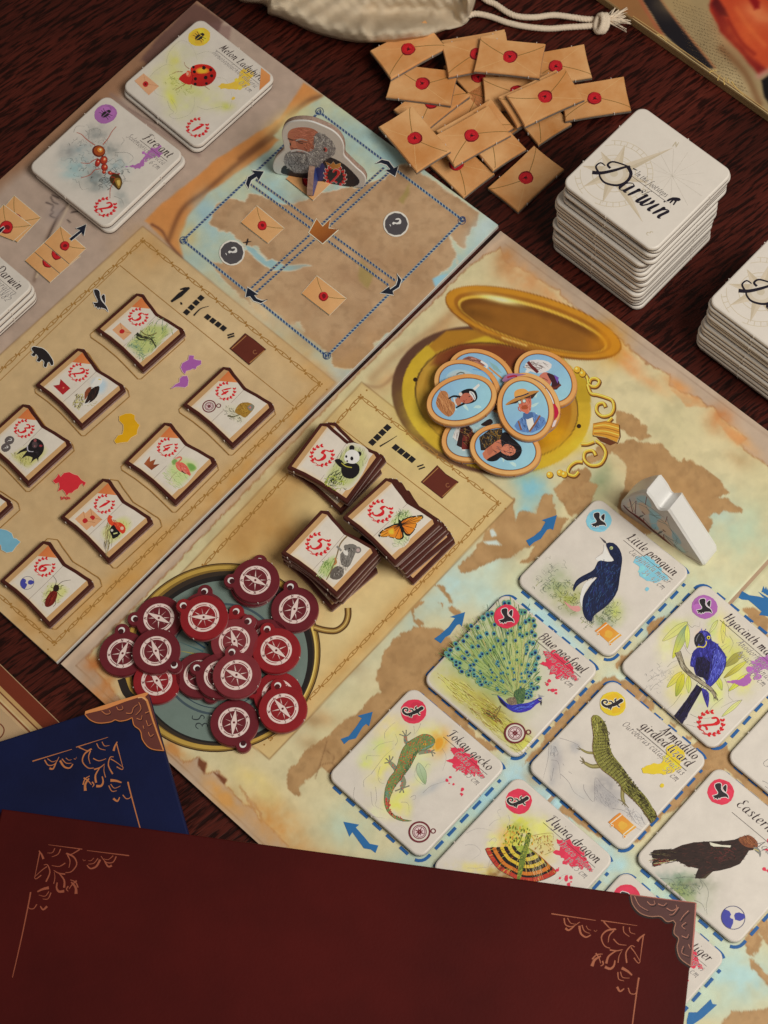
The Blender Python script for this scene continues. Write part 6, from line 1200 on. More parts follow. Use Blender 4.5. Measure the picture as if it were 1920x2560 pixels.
Rr = np.array(unp(zt4((105,1400)), ztt)); th = math.radians(-54.5); cpt = Rr-.0118*np.array((math.cos(th), math.sin(th)))-.0095*np.array((-math.sin(th), math.cos(th)))
root, ml = tile('tile cut off by the left photo edge, only its right corner showing', float(cpt[0]), float(cpt[1]), th, ZT0, GT); p = Print(root, ztt, ml); tile_page(p, ml, '2'); p.done()
# printed slots under the tiles
p = Print(LB, BT+.5e-6*900, ID)
for c_, dg, off in ((c5,-55,(-6,16)),(c2,-55.6,(6,16)),(b3,-54.4,(2,12)),(c4,-54,(-2,16)),(c4b,-52.6,(0,16)),(c1,-55,(18,10)),(c6,-54.2,(16,2)),(cpt,-54.5,(14,10))):
    px_ = proj([[c_[0], c_[1], ztt]])[0]; q_ = unp((px_[0]+off[0], px_[1]+off[1]), BT); t_ = math.radians(dg); e1, e2 = (math.cos(t_), math.sin(t_)), (-math.sin(t_), math.cos(t_))
    o_ = inset([(x, y) for x, y in TOUT] if area2(TOUT) > 0 else TOUT[::-1], -.0008); p.new('tile_slot_outline'); p.stroke([(q_[0]+x*e1[0]+y*e2[0], q_[1]+x*e1[1]+y*e2[1]) for x, y in o_], .00028, (150,106,44), sm=0, closed=True)
p.done()

# ---- three piles of tiles numbered 5
GP = 'journal tiles piled on the right board'
def pile(zz, L, T, R, B, deg, n, offs, name, fn):
    ztop = BT+.00005+n*(TT+.00003); c = tpose(zz, L, T, R, B, ztop); global ztt
    for k in range(n-1):
        ox, oy, dg = offs[k]; w_ = ['bottom', 'second from the bottom', 'third from the bottom', 'fourth from the bottom', 'fifth from the bottom'][k]
        root, ml = tile(f'brown edged tile, {w_}, in the pile under the {name} tile', float(c[0]+ox), float(c[1]+oy), math.radians(deg+dg), BT+.00005+k*(TT+.00003), GP)
        p = Print(root, BT+.00005+k*(TT+.00003)+TT+3e-6, ml); tile_page(p, ml, '5', False, (-4.95,-.4), 4.3); p.done()
    z0 = BT+.00005+(n-1)*(TT+.00003); root, ml = tile(f'tile numbered 5 with a {name}, top of its pile', float(c[0]), float(c[1]), math.radians(deg), z0, GP)
    old = ztt; ztt = z0+TT+3e-6; p = Print(root, ztt, ml); tile_page(p, ml, '5', False, (-4.95,-.4), 4.4); p.part('animal_picture'); fn(p); p.done(); ztt = old
def fpanda(p):
    clipq(p, zkoa); p.soft([(440,580),(560,400),(660,270),(800,300),(840,400),(740,600),(620,680)], (180,180,120), PG, .7); p.hatch([(440,590),(560,400),(650,280),(820,330),(820,420),(640,600),(560,660)], 90, -65, 70, 5, [(150,150,90),(120,124,90),(180,176,110),(90,96,70)], .2); p.hatch([(440,600),(520,540),(620,600),(640,670),(540,680)], 60, -30, 40, 6, [(150,160,50),(90,100,40),(180,186,60),(50,56,36)], .7)
    p.poly([(600,470),(650,440),(720,440),(755,470),(750,530),(700,575),(640,570),(605,540)], (24,20,22), sm=2); p.circ((690,310), 24, (24,20,22), 12); p.circ((752,362), 22, (24,20,22), 12); p.poly([(640,350),(690,325),(745,350),(755,410),(715,445),(660,440),(625,410)], (222,214,202), sm=3); p.circ((690,402), 14, (30,24,26), 10, 18); p.circ((642,385), 10, (30,24,26), 9, 12); p.circ((650,425), 8, (40,30,30), 8); p.poly([(540,420),(580,405),(620,440),(610,480),(580,470)], (24,20,22), sm=2); p.stroke([(600,440),(640,470),(690,480)], 8, (170,160,60)); p.hatch([(480,560),(560,500),(620,560),(560,620)], 30, -50, 40, 8, [(30,30,26),(70,80,40)], .5)
pile(zkoa, (108,490), (430,55), (965,385), (655,785), -44.4, 3, [(-.0004,-.0010,-8.5),(.0016,.0008,-4.5)], 'panda', fpanda)
def fkoala(p):
    clipq(p, zkoa); p.soft([(380,1380),(480,1260),(560,1230),(560,1380),(480,1450)], (176,184,120), PG, .6); p.hatch([(380,1390),(460,1280),(560,1250),(540,1360),(440,1430)], 60, -60, 50, 6, [(110,140,60),(150,166,90),(80,110,50),(180,186,120)], .4)
    p.stroke([(650,1070),(590,1140),(560,1240),(520,1350),(470,1450)], 12, (120,96,60), 8); p.poly([(640,1150),(700,1140),(740,1170),(720,1220),(690,1290),(660,1340),(600,1320),(590,1230),(620,1200)], (110,102,92), sm=2); p.circ((742,1192), 30, (120,110,100), 12); p.circ((744,1194), 16, (176,150,140), 10); p.circ((640,1165), 20, (110,102,92), 10); p.poly([(500,1430),(520,1360),(570,1330),(620,1360),(610,1420),(560,1450)], (96,86,76), sm=2); p.hatch([(510,1430),(560,1340),(610,1230),(720,1170),(690,1290),(600,1420)], 130, 100, 22, 5, [(140,130,118),(80,72,64),(160,150,136),(66,58,52)], .6); p.poly([(615,1200),(650,1190),(655,1240),(625,1230)], (206,196,180), sm=2); p.circ((668,1180), 7, (30,24,22), 8); p.poly([(628,1180),(645,1190),(640,1205)], (40,34,32)); p.stroke([(545,1260),(555,1300),(535,1320)], 14, (170,110,60)); p.stroke([(560,1160),(600,1200)], 18, (130,122,110))
pile(zkoa, (70,1215), (455,828), (905,1205), (570,1590), -51.4, 5, [(-.0008,-.0008,-7),(.0006,.0004,2),(-.0004,.0002,-2),(.0005,-.0004,1)], 'koala', fkoala)
def fbut(p):
    clipq(p, zkoa); p.soft([(1010,960),(1090,850),(1180,830),(1230,920),(1180,1130),(1060,1170)], (190,194,140), PG, .6); p.hatch([(1020,960),(1080,860),(1190,840),(1210,900),(1090,960)], 60, -60, 40, 6, [(90,120,60),(130,150,80),(60,80,50),(170,180,110)], .6); p.hatch([(1020,1100),(1200,1060),(1160,1150),(1060,1180)], 40, 60, 40, 4, [(130,150,90),(110,110,100),(160,170,120)], .8)
    for w_ in ([(1105,950),(1170,910),(1250,895),(1312,892),(1295,930),(1255,960),(1240,1010),(1190,1070),(1150,1060),(1125,1010)], [(1095,960),(1030,980),(960,1015),(920,1055),(930,1082),(1000,1080),(1060,1095),(1110,1105),(1140,1080),(1125,1010)]):
        p.poly(w_, (24,20,18), sm=2); cx = sum(q[0] for q in w_)/len(w_); cy = sum(q[1] for q in w_)/len(w_); p.poly([(cx+(x-cx)*.86, cy+(y-cy)*.84) for x, y in w_], (206,104,28), sm=2, g=((1110,960),(cx*2-1110,cy*2-980),(222,140,40)))
        for x, y in w_[1:-1]: p.stroke([(1112,975),((1112+x)/2+4,(975+y)/2),(x,y)], 5, (30,22,18), 3)
        for x, y in w_[2:7]: p.circ(((x*.94+cx*.06), (y*.94+cy*.06)), 5, (226,206,180), 6); p.circ(((x*.9+cx*.1)+8, (y*.9+cy*.1)+4), 3.5, (226,206,180), 6)
    p.poly([(1092,940),(1110,935),(1130,1000),(1138,1060),(1120,1040),(1100,985)], (20,16,16), sm=2); p.stroke([(1100,940),(1090,900),(1110,870)], 3, (30,24,20)); p.soft([(1000,1020),(1050,1000),(1060,1060),(1010,1060)], (226,176,50), (214,120,34), .4)
pile(zkoa, (590,910), (1020,555), (1460,955), (1060,1310), -56.0, 6, [(.0042,-.0030,2),(.0040,-.0010,-3),(.0026,-.0004,1),(.0022,.0004,-2),(.0010,.0008,-1.5)], 'butterfly', fbut)
# ================================================================== compass tokens
KT = .0021
def token_outline(R=.0082, d=.0083, r=.0027, n=96):
    out = []
    for k in range(n):
        a = 2*math.pi*k/n; rr = R; s_ = math.sin(a); disc = r*r-d*d*(1-s_*s_)
        if disc > 0 and s_ > 0: rr = max(rr, d*s_+math.sqrt(disc))
        out.append((rr*math.cos(a), rr*math.sin(a)))
    return out
TK = token_outline()
MAREDGE = mottled('token_core', base((150,96,92)), .9, .1, .3, 900, .5, 2600)
def token_proto(name, col, ndl):
    red = mottled('token_paper_'+name, base(col), .42, .35, .12, 260, .05)
    me = slab(TK, [(.0001,0),(0,.00015),(0,.0013),(.00008,.0018),(.0003,KT)], [0,0,1,1], (1,1))
    me = add_nubs(me, [((-.0081,-.0012),(-1,-.15)),((.0062,-.0054),(.75,-.66))], KT, 2, .0004)
    root = thing('compass_token', 'x', 'token', (0,0,0), 'maroon compass tokens on the printed compass')
    obj('token_body', me, root, [MAREDGE, red, CARDW])
    p = Print(root, KT+3e-6, lambda q: (q[0]*.001, q[1]*.001)); W_ = (212,184,170)
    p.part('hang_hole'); p.circ((0,8.4), 1.15, (226,212,196), 18); p.circ((-.25,8.0), .95, tuple(int(v*.6) for v in col), 18)
    p.part('compass_rose'); p.circ((0,0), 5.3, W_, 44); p.circ((0,0), 4.05, col, 40); p.ring((0,0), 4.35, 4.6, col, 40, 20, 70); p.ring((0,0), 4.35, 4.6, col, 40, 110, 160); p.ring((0,0), 4.35, 4.6, col, 40, 200, 250); p.ring((0,0), 4.35, 4.6, col, 40, 290, 340)
    for k, ch in enumerate('NESW'):
        a = math.radians(90-90*k); p.text(ch, (4.62*math.cos(a)-.45, 4.62*math.sin(a)-.5), (1.5,0), (0,1.4), (90,26,32), 8, 14, 0)
    for k in range(8):
        a = k*math.pi/4+math.pi/8*0; L = 3.4 if k % 2 else 3.8; w_ = .2 if k % 2 else .34
        p.poly([(math.cos(a)*L,math.sin(a)*L),(-math.sin(a)*w_,math.cos(a)*w_),(math.sin(a)*w_,-math.cos(a)*w_)], W_ if k % 2 == 0 else (190,150,140))
    a = math.radians(ndl)
    p.part('compass_rose/needle'); p.poly([(math.cos(a)*5.3,math.sin(a)*5.3),(-math.sin(a)*1.3,math.cos(a)*1.3),(-math.cos(a)*5.3,-math.sin(a)*5.3),(math.sin(a)*1.3,-math.cos(a)*1.3)], tuple(int(v*.9) for v in col)); p.poly([(math.cos(a)*4.7,math.sin(a)*4.7),(-math.sin(a)*1.02,math.cos(a)*1.02),(-math.cos(a)*4.7,-math.sin(a)*4.7),(math.sin(a)*1.02,-math.cos(a)*1.02)], W_); p.circ((0,0), .42, (96,30,34), 12)
    p.done(); return root
PT = [token_proto('maroon', (96,28,34), 62), token_proto('red', (128,26,30), 118), token_proto('maroon_glare', (114,40,44), 140)]  # same token paper; the tone differences paint in lighting, the pinkish one glare
# centre, lug, level, prototype, what sets it apart
TKS = [((1165,262),(1212,92),0,0,'maroon token mostly under the topmost token, lug pointing up'), ((1180,238),(1005,240),1,0,'topmost maroon token on the compass, lug at its left'), ((1470,452),(1440,285),0,0,'maroon token beside the koala pile, lug pointing up'),
    ((790,490),(806,300),1,0,'maroon token mostly under the bright red token at upper left, only its lug showing'), ((797,512),(645,425),2,1,'bright red token upper left of the printed compass, lug at its left'), ((465,518),(300,522),0,0,'dark maroon token near the board gap, lug pointing left, half covered'), ((197,780),(190,605),0,0,'leftmost maroon token, lug pointing up'), ((443,762),(572,862),1,0,'maroon token lying over three others at left, lug at lower right'), ((450,982),(437,800),0,1,'red token touching the blue book corner, its lug covered'),
    ((1035,640),(1038,470),0,1,'red token under the pinkish one with painted glare, only its lug showing'), ((1025,690),(1128,540),1,2,'pinkish token, glare put into its colour, with its lug at upper right'), ((1262,690),(1150,560),0,0,'dark token almost hidden under the bright red token at right'), ((1335,758),(1268,600),1,1,'bright red token at right with its lug at upper left'),
    ((765,940),(850,1095),0,0,'dark token at the middle with its lug at the bottom, half covered'), ((915,945),(755,890),1,0,'dark token wedged under the large pinkish middle token, lug at left'), ((1040,940),(1006,765),2,2,'large pinkish token in the middle lying on top, lug up'), ((1345,1085),(1180,1060),0,1,'dark red token mostly under the lower right token'), ((1382,1190),(1345,1010),1,1,'red token at lower right over the brass rim, lug up'), ((1022,1292),(1088,1455),0,0,'bottommost token crossing the brass rim, lug pointing down')]
used = {}
for c, l, lv, k, lab in TKS:
    z = BT+.00005+lv*(KT+.00006)+.5e-6*700; zt_ = z+KT
    w_ = unp(ztok(c), zt_); wl = unp(ztok(l), zt_); a = math.atan2(wl[1]-w_[1], wl[0]-w_[0])-math.pi/2
    if k not in used: r = PT[k]; used[k] = 1; r.location = (*w_, z); r.rotation_euler = (0,0,a); r['label'] = lab
    else: copy_thing(PT[k], (*w_, z), a, lab)

# ================================================================== oval portrait tokens
OB, OA = .0098, .0127
OVM = mottled('oval_side', base((176,120,64)), .5, .3, .1, 200)
def oval(n=56, k=1., d=0): return [((OB-d)*k*math.cos(2*math.pi*i/n), (OA-d)*k*math.sin(2*math.pi*i/n)) for i in range(n)]
OV_ME = slab(oval(), [(.0001,0),(0,.0002),(0,.0012),(.0001,.0018),(.0004,KT)], [0,0,1,1], (0,1)); OV_ME = add_nubs(OV_ME, [((-.0092,.0042),(-.9,.4)),((.0070,-.0090),(.6,-.8)),((.0088,.006),(.9,.4))], KT, 1, .0004)
OV_ME.materials.append(CORE2); OV_ME.materials.append(OVM)
GO = 'oval portrait tokens in the printed locket'
def portrait(label, zz, c, up, lv, fn, sky=(128,164,202)):
    z = BT+.00005+lv*(KT+.00006)+.5e-6*300; zt_ = z+KT+3e-6; w_ = unp(zz(c), zt_); u_ = unp(zz((c[0]+up[0]*100, c[1]+up[1]*100)), zt_); a = math.atan2(u_[1]-w_[1], u_[0]-w_[0])-math.pi/2
    root = thing('portrait_token', label, 'token', (*w_, z), GO); b = bpy.data.objects.new('token_body', OV_ME); COL.objects.link(b); b.parent = root; b.rotation_euler = (0,0,a)
    e1, e2 = (math.cos(a), math.sin(a)), (-math.sin(a), math.cos(a)); ml = lambda q: (w_[0]+(q[0]*e1[0]+q[1]*e2[0])*.001, w_[1]+(q[0]*e1[1]+q[1]*e2[1])*.001)
    p = Print(root, zt_, ml); p.part('frame_print'); f = lambda d: [(x*1000, y*1000) for x, y in oval(d=d)]
    p.poly(f(.0003), (206,142,78), g=((-9,0),(9,0),(222,160,96))); p.poly(f(.00165), (176,108,50)); p.poly(f(.0019), (70,50,44)); 
    p.part('portrait_picture'); p.poly(f(.0021), sky, g=((-6,-9),(5,9),tuple(min(255,int(v*1.14)) for v in sky)))
    q = p.rg
    for k in range(7): p.poly([(x+q.uniform(-3,3), y) for x, y in [(q.uniform(-5,5)+math.cos(i)*q.uniform(.8,2.4), -6+k*2+math.sin(i)*q.uniform(.5,1.4)) for i in (0,1,2,3,4,5)]], q.choice([(206,214,222),(176,200,222),(110,150,196)]), sm=2) if 0 else p.circ((q.uniform(-5,5), q.uniform(-8,8)), q.uniform(.8,2.2), q.choice([(206,214,222),(176,200,220),(116,156,200)]), 9, q.uniform(.5,1.2), q.uniform(0,3), .25)
    fn(p, ml, zt_); p.done()
def head(p, ml, skin, hair, cloth, c=(0,1.2), hat=None):
    p.m = ml; p.poly([(-6,-9.3),(-6.4,-7),(-4.5,-5),(-1.5,-4),(1.5,-4),(4.5,-5),(6.4,-7),(6,-9.3),(0,-10.4)], cloth, sm=2); p.hatch([(-6,-9),(-4,-5),(4,-5),(6,-9)], 30, 70, 2.2, .35, [tuple(int(v*.7) for v in cloth), tuple(min(255,int(v*1.25)) for v in cloth)]); p.poly([(-1.2,-4.6),(1.2,-4.6),(1.2,-1),(-1.2,-1)], tuple(int(v*.85) for v in skin)); p.poly([(-2.9,2),(-2.5,5),(0,6),(2.5,5),(2.9,2),(2.6,-2),(-2.6,-2)], hair, sm=3); p.poly([(-2,2.8),(-2.1,0),(-1.2,-1.8),(0,-2.4),(1.2,-1.8),(2.1,0),(2,2.8),(0,3.8)], skin, sm=3)
    for s_ in (-.8, .8): p.circ((s_,.9), .3, (40,30,28), 8, .18); p.stroke([(s_-.5,1.5),(s_,1.65),(s_+.5,1.5)], .18, hair)
    p.stroke([(0,.8),(.15,-.2),(-.1,-.3)], .16, tuple(int(v*.7) for v in skin)); p.stroke([(-.6,-1.1),(0,-1.2),(.6,-1.1)], .28, (150,70,60))
def pa(p, ml, zt_):      # braided figure, head to the right
    p.m = lambda q: unp(zpor(q), zt_); p.poly([(195,620),(230,520),(270,500),(310,520),(330,590),(380,620),(385,700),(340,755),(290,745),(230,690)], (170,110,66), sm=2); p.hatch([(195,620),(250,510),(370,600),(370,710),(300,740)], 60, 62, 70, 6, [(206,150,96),(130,76,44),(190,130,80)], .15)
    p.poly([(380,600),(430,560),(450,620),(410,650)], (176,110,80), sm=2); p.poly([(435,520),(480,490),(540,480),(585,500),(606,550),(600,590),(560,620),(490,632),(440,600),(420,560)], (24,20,24), sm=3); p.poly([(440,560),(480,525),(535,530),(570,560),(560,600),(510,625),(460,620),(430,590)], (176,98,74), sm=3); p.poly([(530,505),(570,520),(590,570),(575,595),(555,560),(528,530)], (206,206,214), sm=2); p.stroke([(540,515),(565,545),(580,585)], 6, (60,70,110)); p.circ((440,535), 18, (206,190,176), 12); p.stroke([(420,560),(370,555),(320,580)], 22, (24,20,22), 14); p.stroke([(480,625),(430,650),(395,670)], 22, (24,20,22), 14); p.stroke([(375,570),(385,620),(400,640)], 14, (206,196,180)); p.stroke([(520,560),(535,555)], 7, (30,20,20)); p.stroke([(545,590),(552,580)], 7, (30,20,20)); p.stroke([(470,595),(480,612)], 9, (130,50,46)); p.stroke([(505,585),(490,595)], 4, (120,60,48)); p.poly([(560,480),(620,430),(630,450),(580,500)], (214,214,216), sm=1)
def pb(p, ml, zt_):      # moustached figure in a straw hat
    p.m = lambda q: unp(zpor(q), zt_); p.poly([(970,850),(1000,800),(1050,760),(1110,730),(1165,712),(1200,740),(1270,770),(1285,820),(1230,880),(1150,915),(1060,910),(1000,890)], (92,122,166), sm=1); p.hatch([(1000,830),(1060,760),(1180,730),(1270,790),(1190,890),(1050,900)], 70, 70, 50, 7, [(120,150,190),(66,92,136),(80,106,150),(44,60,96)], .5); p.poly([(1085,760),(1150,760),(1165,830),(1120,905),(1095,830)], (222,218,212), sm=1); p.stroke([(1010,800),(1040,890)], 16, (130,80,50)); p.stroke([(1225,745),(1180,820),(1120,905)], 18, (130,80,50)); p.poly([(1060,720),(1150,710),(1160,760),(1100,785),(1055,760)], (70,96,136), sm=1)
    p.poly([(1010,620),(1060,560),(1125,550),(1140,620),(1130,690),(1100,730),(1070,715),(1030,690)], (196,106,80), sm=2); p.poly([(1040,660),(1080,640),(1105,660),(1100,680),(1050,685)], (160,76,44), sm=2); p.poly([(885,645),(900,620),(980,570),(1100,510),(1210,500),(1200,520),(1120,570),(1000,610),(940,635)], (176,120,60), sm=2); p.poly([(900,640),(1000,600),(1130,545),(1205,512),(1150,580),(1060,575),(990,625)], (60,40,30), sm=1); p.poly([(975,570),(970,520),(1000,490),(1060,480),(1100,500),(1110,530),(1050,560),(1000,575)], (206,146,72), sm=2); p.stroke([(980,568),(1050,550),(1112,525)], 13, (56,50,60)); p.circ((1024,615), 19, (60,56,50), 12); p.circ((1068,602), 19, (60,56,50), 12); p.circ((1024,615), 15, (190,206,190), 12); p.circ((1068,602), 15, (190,206,190), 12); p.stroke([(1050,620),(1045,645),(1060,650)], 5, (150,70,50)); p.hatch([(1090,560),(1135,560),(1130,690),(1100,720)], 20, 90, 30, 6, [(226,150,120),(160,80,60)], .2); p.stroke([(1010,660),(1015,690),(1040,705)], 10, (170,80,60))
def pc(p, ml, zt_):      # long-haired figure, head to the right
    p.m = lambda q: unp(zpor(q), zt_); p.poly([(625,960),(720,890),(850,870),(860,960),(820,1010),(760,1090),(640,1090)], (40,32,28), sm=1); p.hatch([(630,960),(730,890),(850,880),(820,1000),(680,1080)], 110, 60, 40, 7, [(150,110,40),(70,56,40),(30,24,22),(110,80,40),(96,90,80)], .8); p.poly([(655,1120),(740,1040),(830,980),(860,1040),(830,1100),(760,1160),(700,1190)], (186,108,78), sm=2); p.poly([(845,930),(890,910),(940,960),(1000,1010),(1040,1060),(1040,1120),(990,1180),(900,1190),(840,1160),(800,1190),(740,1200),(700,1180),(800,1120),(850,1080),(840,1010)], (22,18,22), sm=3); p.poly([(840,1080),(880,1030),(940,1040),(985,1080),(975,1120),(930,1145),(880,1130),(845,1110)], (196,116,86), sm=3); p.hatch([(850,960),(990,1020),(1030,1100),(960,1180),(780,1180)], 40, 30, 90, 4, [(50,44,50),(16,12,16),(70,62,66)], .4); p.stroke([(925,1062),(945,1058)], 8, (36,22,22)); p.stroke([(925,1118),(945,1110)], 8, (36,22,22)); p.stroke([(872,1092),(880,1108)], 9, (150,56,50)); p.stroke([(925,1085),(900,1095)], 4, (150,80,60)); p.stroke([(745,1050),(755,1080),(800,1110)], 5, (60,40,36)); p.poly([(700,1080),(740,1045),(760,1100),(720,1140)], (170,96,70), sm=2)
def pd(p, ml, zt_):
    p.m = lambda q: unp(zpor(q), zt_); p.poly([(1070,270),(1130,200),(1260,200),(1340,240),(1310,300),(1200,330)], (206,196,186), sm=2); p.hatch([(1080,270),(1140,210),(1320,240),(1200,310)], 50, 20, 60, 8, [(150,136,126),(176,166,156),(120,104,96)], .3); p.stroke([(1105,215),(1150,270),(1205,320)], 30, (96,30,28)); p.poly([(1215,360),(1260,320),(1320,330),(1340,390),(1320,450),(1280,420),(1240,390)], (190,110,90), sm=2); p.poly([(1290,330),(1350,340),(1400,390),(1420,440),(1390,490),(1330,480),(1340,420)], (60,30,36), sm=2); p.poly([(1360,340),(1410,370),(1400,430),(1380,390)], (110,76,150), sm=1); p.stroke([(1320,470),(1380,470),(1430,440)], 22, (96,44,36)); p.stroke([(1250,370),(1300,400)], 7, (120,60,50))
def pe(p, ml, zt_):
    p.m = lambda q: unp(zpor(q), zt_); p.poly([(850,400),(900,340),(960,330),(1090,340),(1000,360),(900,410)], (150,100,130), sm=2); p.stroke([(900,370),(960,355),(1000,360)], 18, (160,30,50)); p.poly([(1340,640),(1380,640),(1410,720),(1370,790),(1330,760)], (176,26,56), sm=2); p.poly([(1300,880),(1330,800),(1390,790),(1370,850)], (206,190,184), sm=1); p.stroke([(1290,900),(1340,830),(1380,760)], 10, (150,50,60))
def pf(p, ml, zt_):
    p.m = lambda q: unp(zpor(q), zt_); p.soft([(300,400),(330,320),(430,290),(560,330),(540,400)], (170,180,176), (150,182,206), .6); p.stroke([(400,340),(440,320),(480,330)], 12, (96,100,90)); p.stroke([(560,290),(660,310),(730,380)], 10, (96,150,200))
def pg(p, ml, zt_):
    p.m = lambda q: unp(zpor(q), zt_); p.poly([(450,200),(520,160),(600,180),(690,230),(640,270),(540,230)], (150,96,80), sm=2); p.hatch([(450,200),(540,165),(680,230),(600,250)], 40, 20, 40, 8, [(110,60,50),(190,130,110),(90,60,50)], .4); p.stroke([(640,210),(700,250),(690,280)], 20, (214,200,190)); p.stroke([(720,270),(790,330),(850,380)], 16, (190,130,70)); p.poly([(720,210),(800,260),(850,330),(770,290)], (130,164,160), sm=1)
def ph(p, ml, zt_):
    p.m = lambda q: unp(zpor(q), zt_); p.poly([(360,960),(400,860),(450,840),(480,900),(420,1010)], (214,204,196), sm=1); p.hatch([(360,960),(430,850),(460,900),(400,1010)], 16, 95, 90, 4, [(150,136,130)], .05); p.poly([(440,860),(520,840),(560,900),(560,1040),(480,1080),(400,1040)], (44,26,26), sm=1); p.poly([(460,960),(560,900),(600,980),(540,1080),(450,1080)], (110,40,34), sm=1); p.hatch([(430,880),(560,880),(590,1000),(500,1080)], 60, 60, 50, 8, [(30,20,20),(96,36,30),(130,96,50)], .5); p.poly([(680,790),(740,780),(760,820),(700,850),(640,840)], (40,28,26), sm=2); p.poly([(540,830),(640,720),(760,700),(820,740),(700,790),(600,860)], (150,176,176), sm=1); p.circ((560,960), 10, (190,140,60), 8); p.circ((530,1010), 9, (190,140,60), 8)
portrait('oval token at the top of the heap, mostly covered, brown figure visible at its edge', zpor, (640,345), (.86,.50), 0, pg)
portrait('oval token sandwiched second at upper left, showing only pale sky', zpor, (505,455), (.86,.52), 1, pf)
portrait('oval token of a braided figure in a striped poncho, lying sideways', zpor, (450,585), (.95,-.32), 2, pa)
portrait('oval token at upper right of a figure with a purple hat upside down', zpor, (1278,375), (.72,.69), 0, pd)
portrait('oval token under the straw hat one, showing a strip of crimson', zpor, (1128,618), (-.55,-.83), 1, pe, (196,190,196))
portrait('oval token of a moustached figure in a straw hat and blue jacket', zpor, (1080,672), (-.28,-.96), 2.1, pb)
portrait('oval token at lower left, dark brown outfit, half under two others', zpor, (590,935), (.90,-.44), 0, ph, (150,170,170))
portrait('oval token of a figure with long black hair, lying sideways', zpor, (882,1076), (.97,.24), 1.15, pc)

# ================================================================== letter tokens (envelopes)
EL, EH, ET = .0247, .0153, .0022
eo = []
for (ax, ay), (bx, by) in (((-1,-1),(1,-1)), ((1,-1),(1,1)), ((1,1),(-1,1)), ((-1,1),(-1,-1))):
    for k in range(7):
        t = k/7; x, y = (ax+(bx-ax)*t)*EL/2, (ay+(by-ay)*t)*EH/2; s_ = .00022*math.sin(t*math.pi)
        eo.append((x-(1 if abs(bx-ax) < .1 else 0)*ax*s_, y-(1 if abs(by-ay) < .1 else 0)*ay*s_))
ENVP = mottled('envelope_paper', base((208,158,104)), .42, .35, .16, 55, .05, col2=base((182,116,58)))
ENVC = mottled('envelope_core', base((120,106,92)), .9, .1, .3, 900, .5, 2600)
me = slab(eo, [(.0001,0),(0,.0002),(0,.0013),(.00005,.0018),(.0003,ET)], [0,0,1,1], (0,1)); me = add_nubs(me, [((-.0075,-EH/2),(0,-1)),((.0082,-EH/2),(0,-1)),((-.006,EH/2),(0,1)),((.009,EH/2),(0,1))], ET, 2, .00045)
EP = thing('letter_token', 'x', 'token', (0,0,0), 'heap of envelope tokens by the cloth bag'); obj('token_body', me, EP, [ENVC, ENVP, CARDW])
p = Print(EP, ET+3e-6, lambda q: (q[0]*.001, q[1]*.001)); p.part('flap_lines'); LN = (112,84,36)
p.stroke([(-11.9,6.6),(-11.4,5.8),(-7,3.0),(-1.5,.2)], .22, LN, .26); p.stroke([(11.9,6.4),(11.2,5.6),(7,3.0),(1.5,.2)], .22, LN, .26); p.stroke([(-1,-.8),(-7,-4.5),(-11.4,-7)], .14, (206,160,104)); p.stroke([(1,-.8),(7,-4.5),(11.4,-7)], .14, (206,160,104))
p.part('wax_seal'); p.circ((.15,.15), 2.75, (110,18,24), 22, wob=.06, sm=2); p.circ((0,0), 2.45, (176,26,34), 22, wob=.07, sm=2); p.circ((0,0), 1.75, (150,18,26), 18, wob=.03); p.circ((.05,-.05), 1.62, (186,28,36), 18); 
p.part('wax_seal/emblem'); p.poly([(-.75,-.7),(-.35,-.2),(-.5,.5),(-.1,.8),(.3,.5),(.75,.45),(.45,.1),(.6,-.5),(.2,-.2),(.1,-.85),(-.15,-.2),(-.5,-.8)], (60,14,18), sm=1); p.stroke([(-.9,.9),(-.2,.2),(.9,.7)], .3, (60,14,18), .2); p.done()
ENV = [(zen1,(1350,545),(300,330),'b',0),(zen2,(40,185),(400,-70),'t',0),(zen2,(285,725),(300,340),'l',0),(zen3,(760,250),(300,-200),'t',0),(zen3,(737,567),(280,265),'l',0),(zen2,(626,785),(350,400),'l',0),(zen2,(828,335),(415,-75),'b',0),
    (zen3,(1310,680),(385,-355),'t',0),(zen1,(775,855),(485,-385),'b',1),(zen2,(1212,652),(630,-100),'b',1),(zen2,(440,590),(390,-30),'t',1),(zen3,(1010,340),(300,340),'l',1),(zen1,(660,630),(770,100),'t',2),(zen3,(885,270),(500,-290),'b',2),
    (zen1,(1330,265),(420,-80),'b',3),(zen1,(490,205),(670,-370),'b',3),(zen2,(640,650),(555,-262),'t',3),(zen3,(858,325),(500,-285),'b',3),(zen2,(372,245),(675,70),'t',4),(zen2,(722,640),(555,-250),'t',4.1),(zen3,(385,350),(295,350),'r',4)]
ELAB = ['envelope token deep in the heap, only part of its dark seal showing','envelope token peeping out at the top behind another, only a corner showing','envelope token near the bottom of the heap with a sliver of red seal','envelope token at the bottom of the heap, one orange corner visible','envelope token near the map edge, lower half showing below two others','envelope token under the stacked pair, lower end pointing down','envelope token at upper right, right half showing past the top pair','envelope token lying alone at lower right of the heap, shaded orange','envelope token below the upper left ones, tilted, seal half covered','rightmost envelope token, under the stacked pair','envelope token behind the stacked pair, left end showing','envelope token under the bright central one, right side showing','envelope token second down at upper left, seal facing up','envelope token just beneath the bright central one, thin strip showing','envelope token at upper middle, half covered, flap line at lower left','upper left envelope token touching the cloth bag','lower envelope of the stacked pair at the right of the heap','bright envelope token in the centre front of the heap','envelope token at the top middle, lying almost level on others','upper envelope of the stacked pair at the right of the heap','leftmost envelope token overlapping the map board edge']
first = True
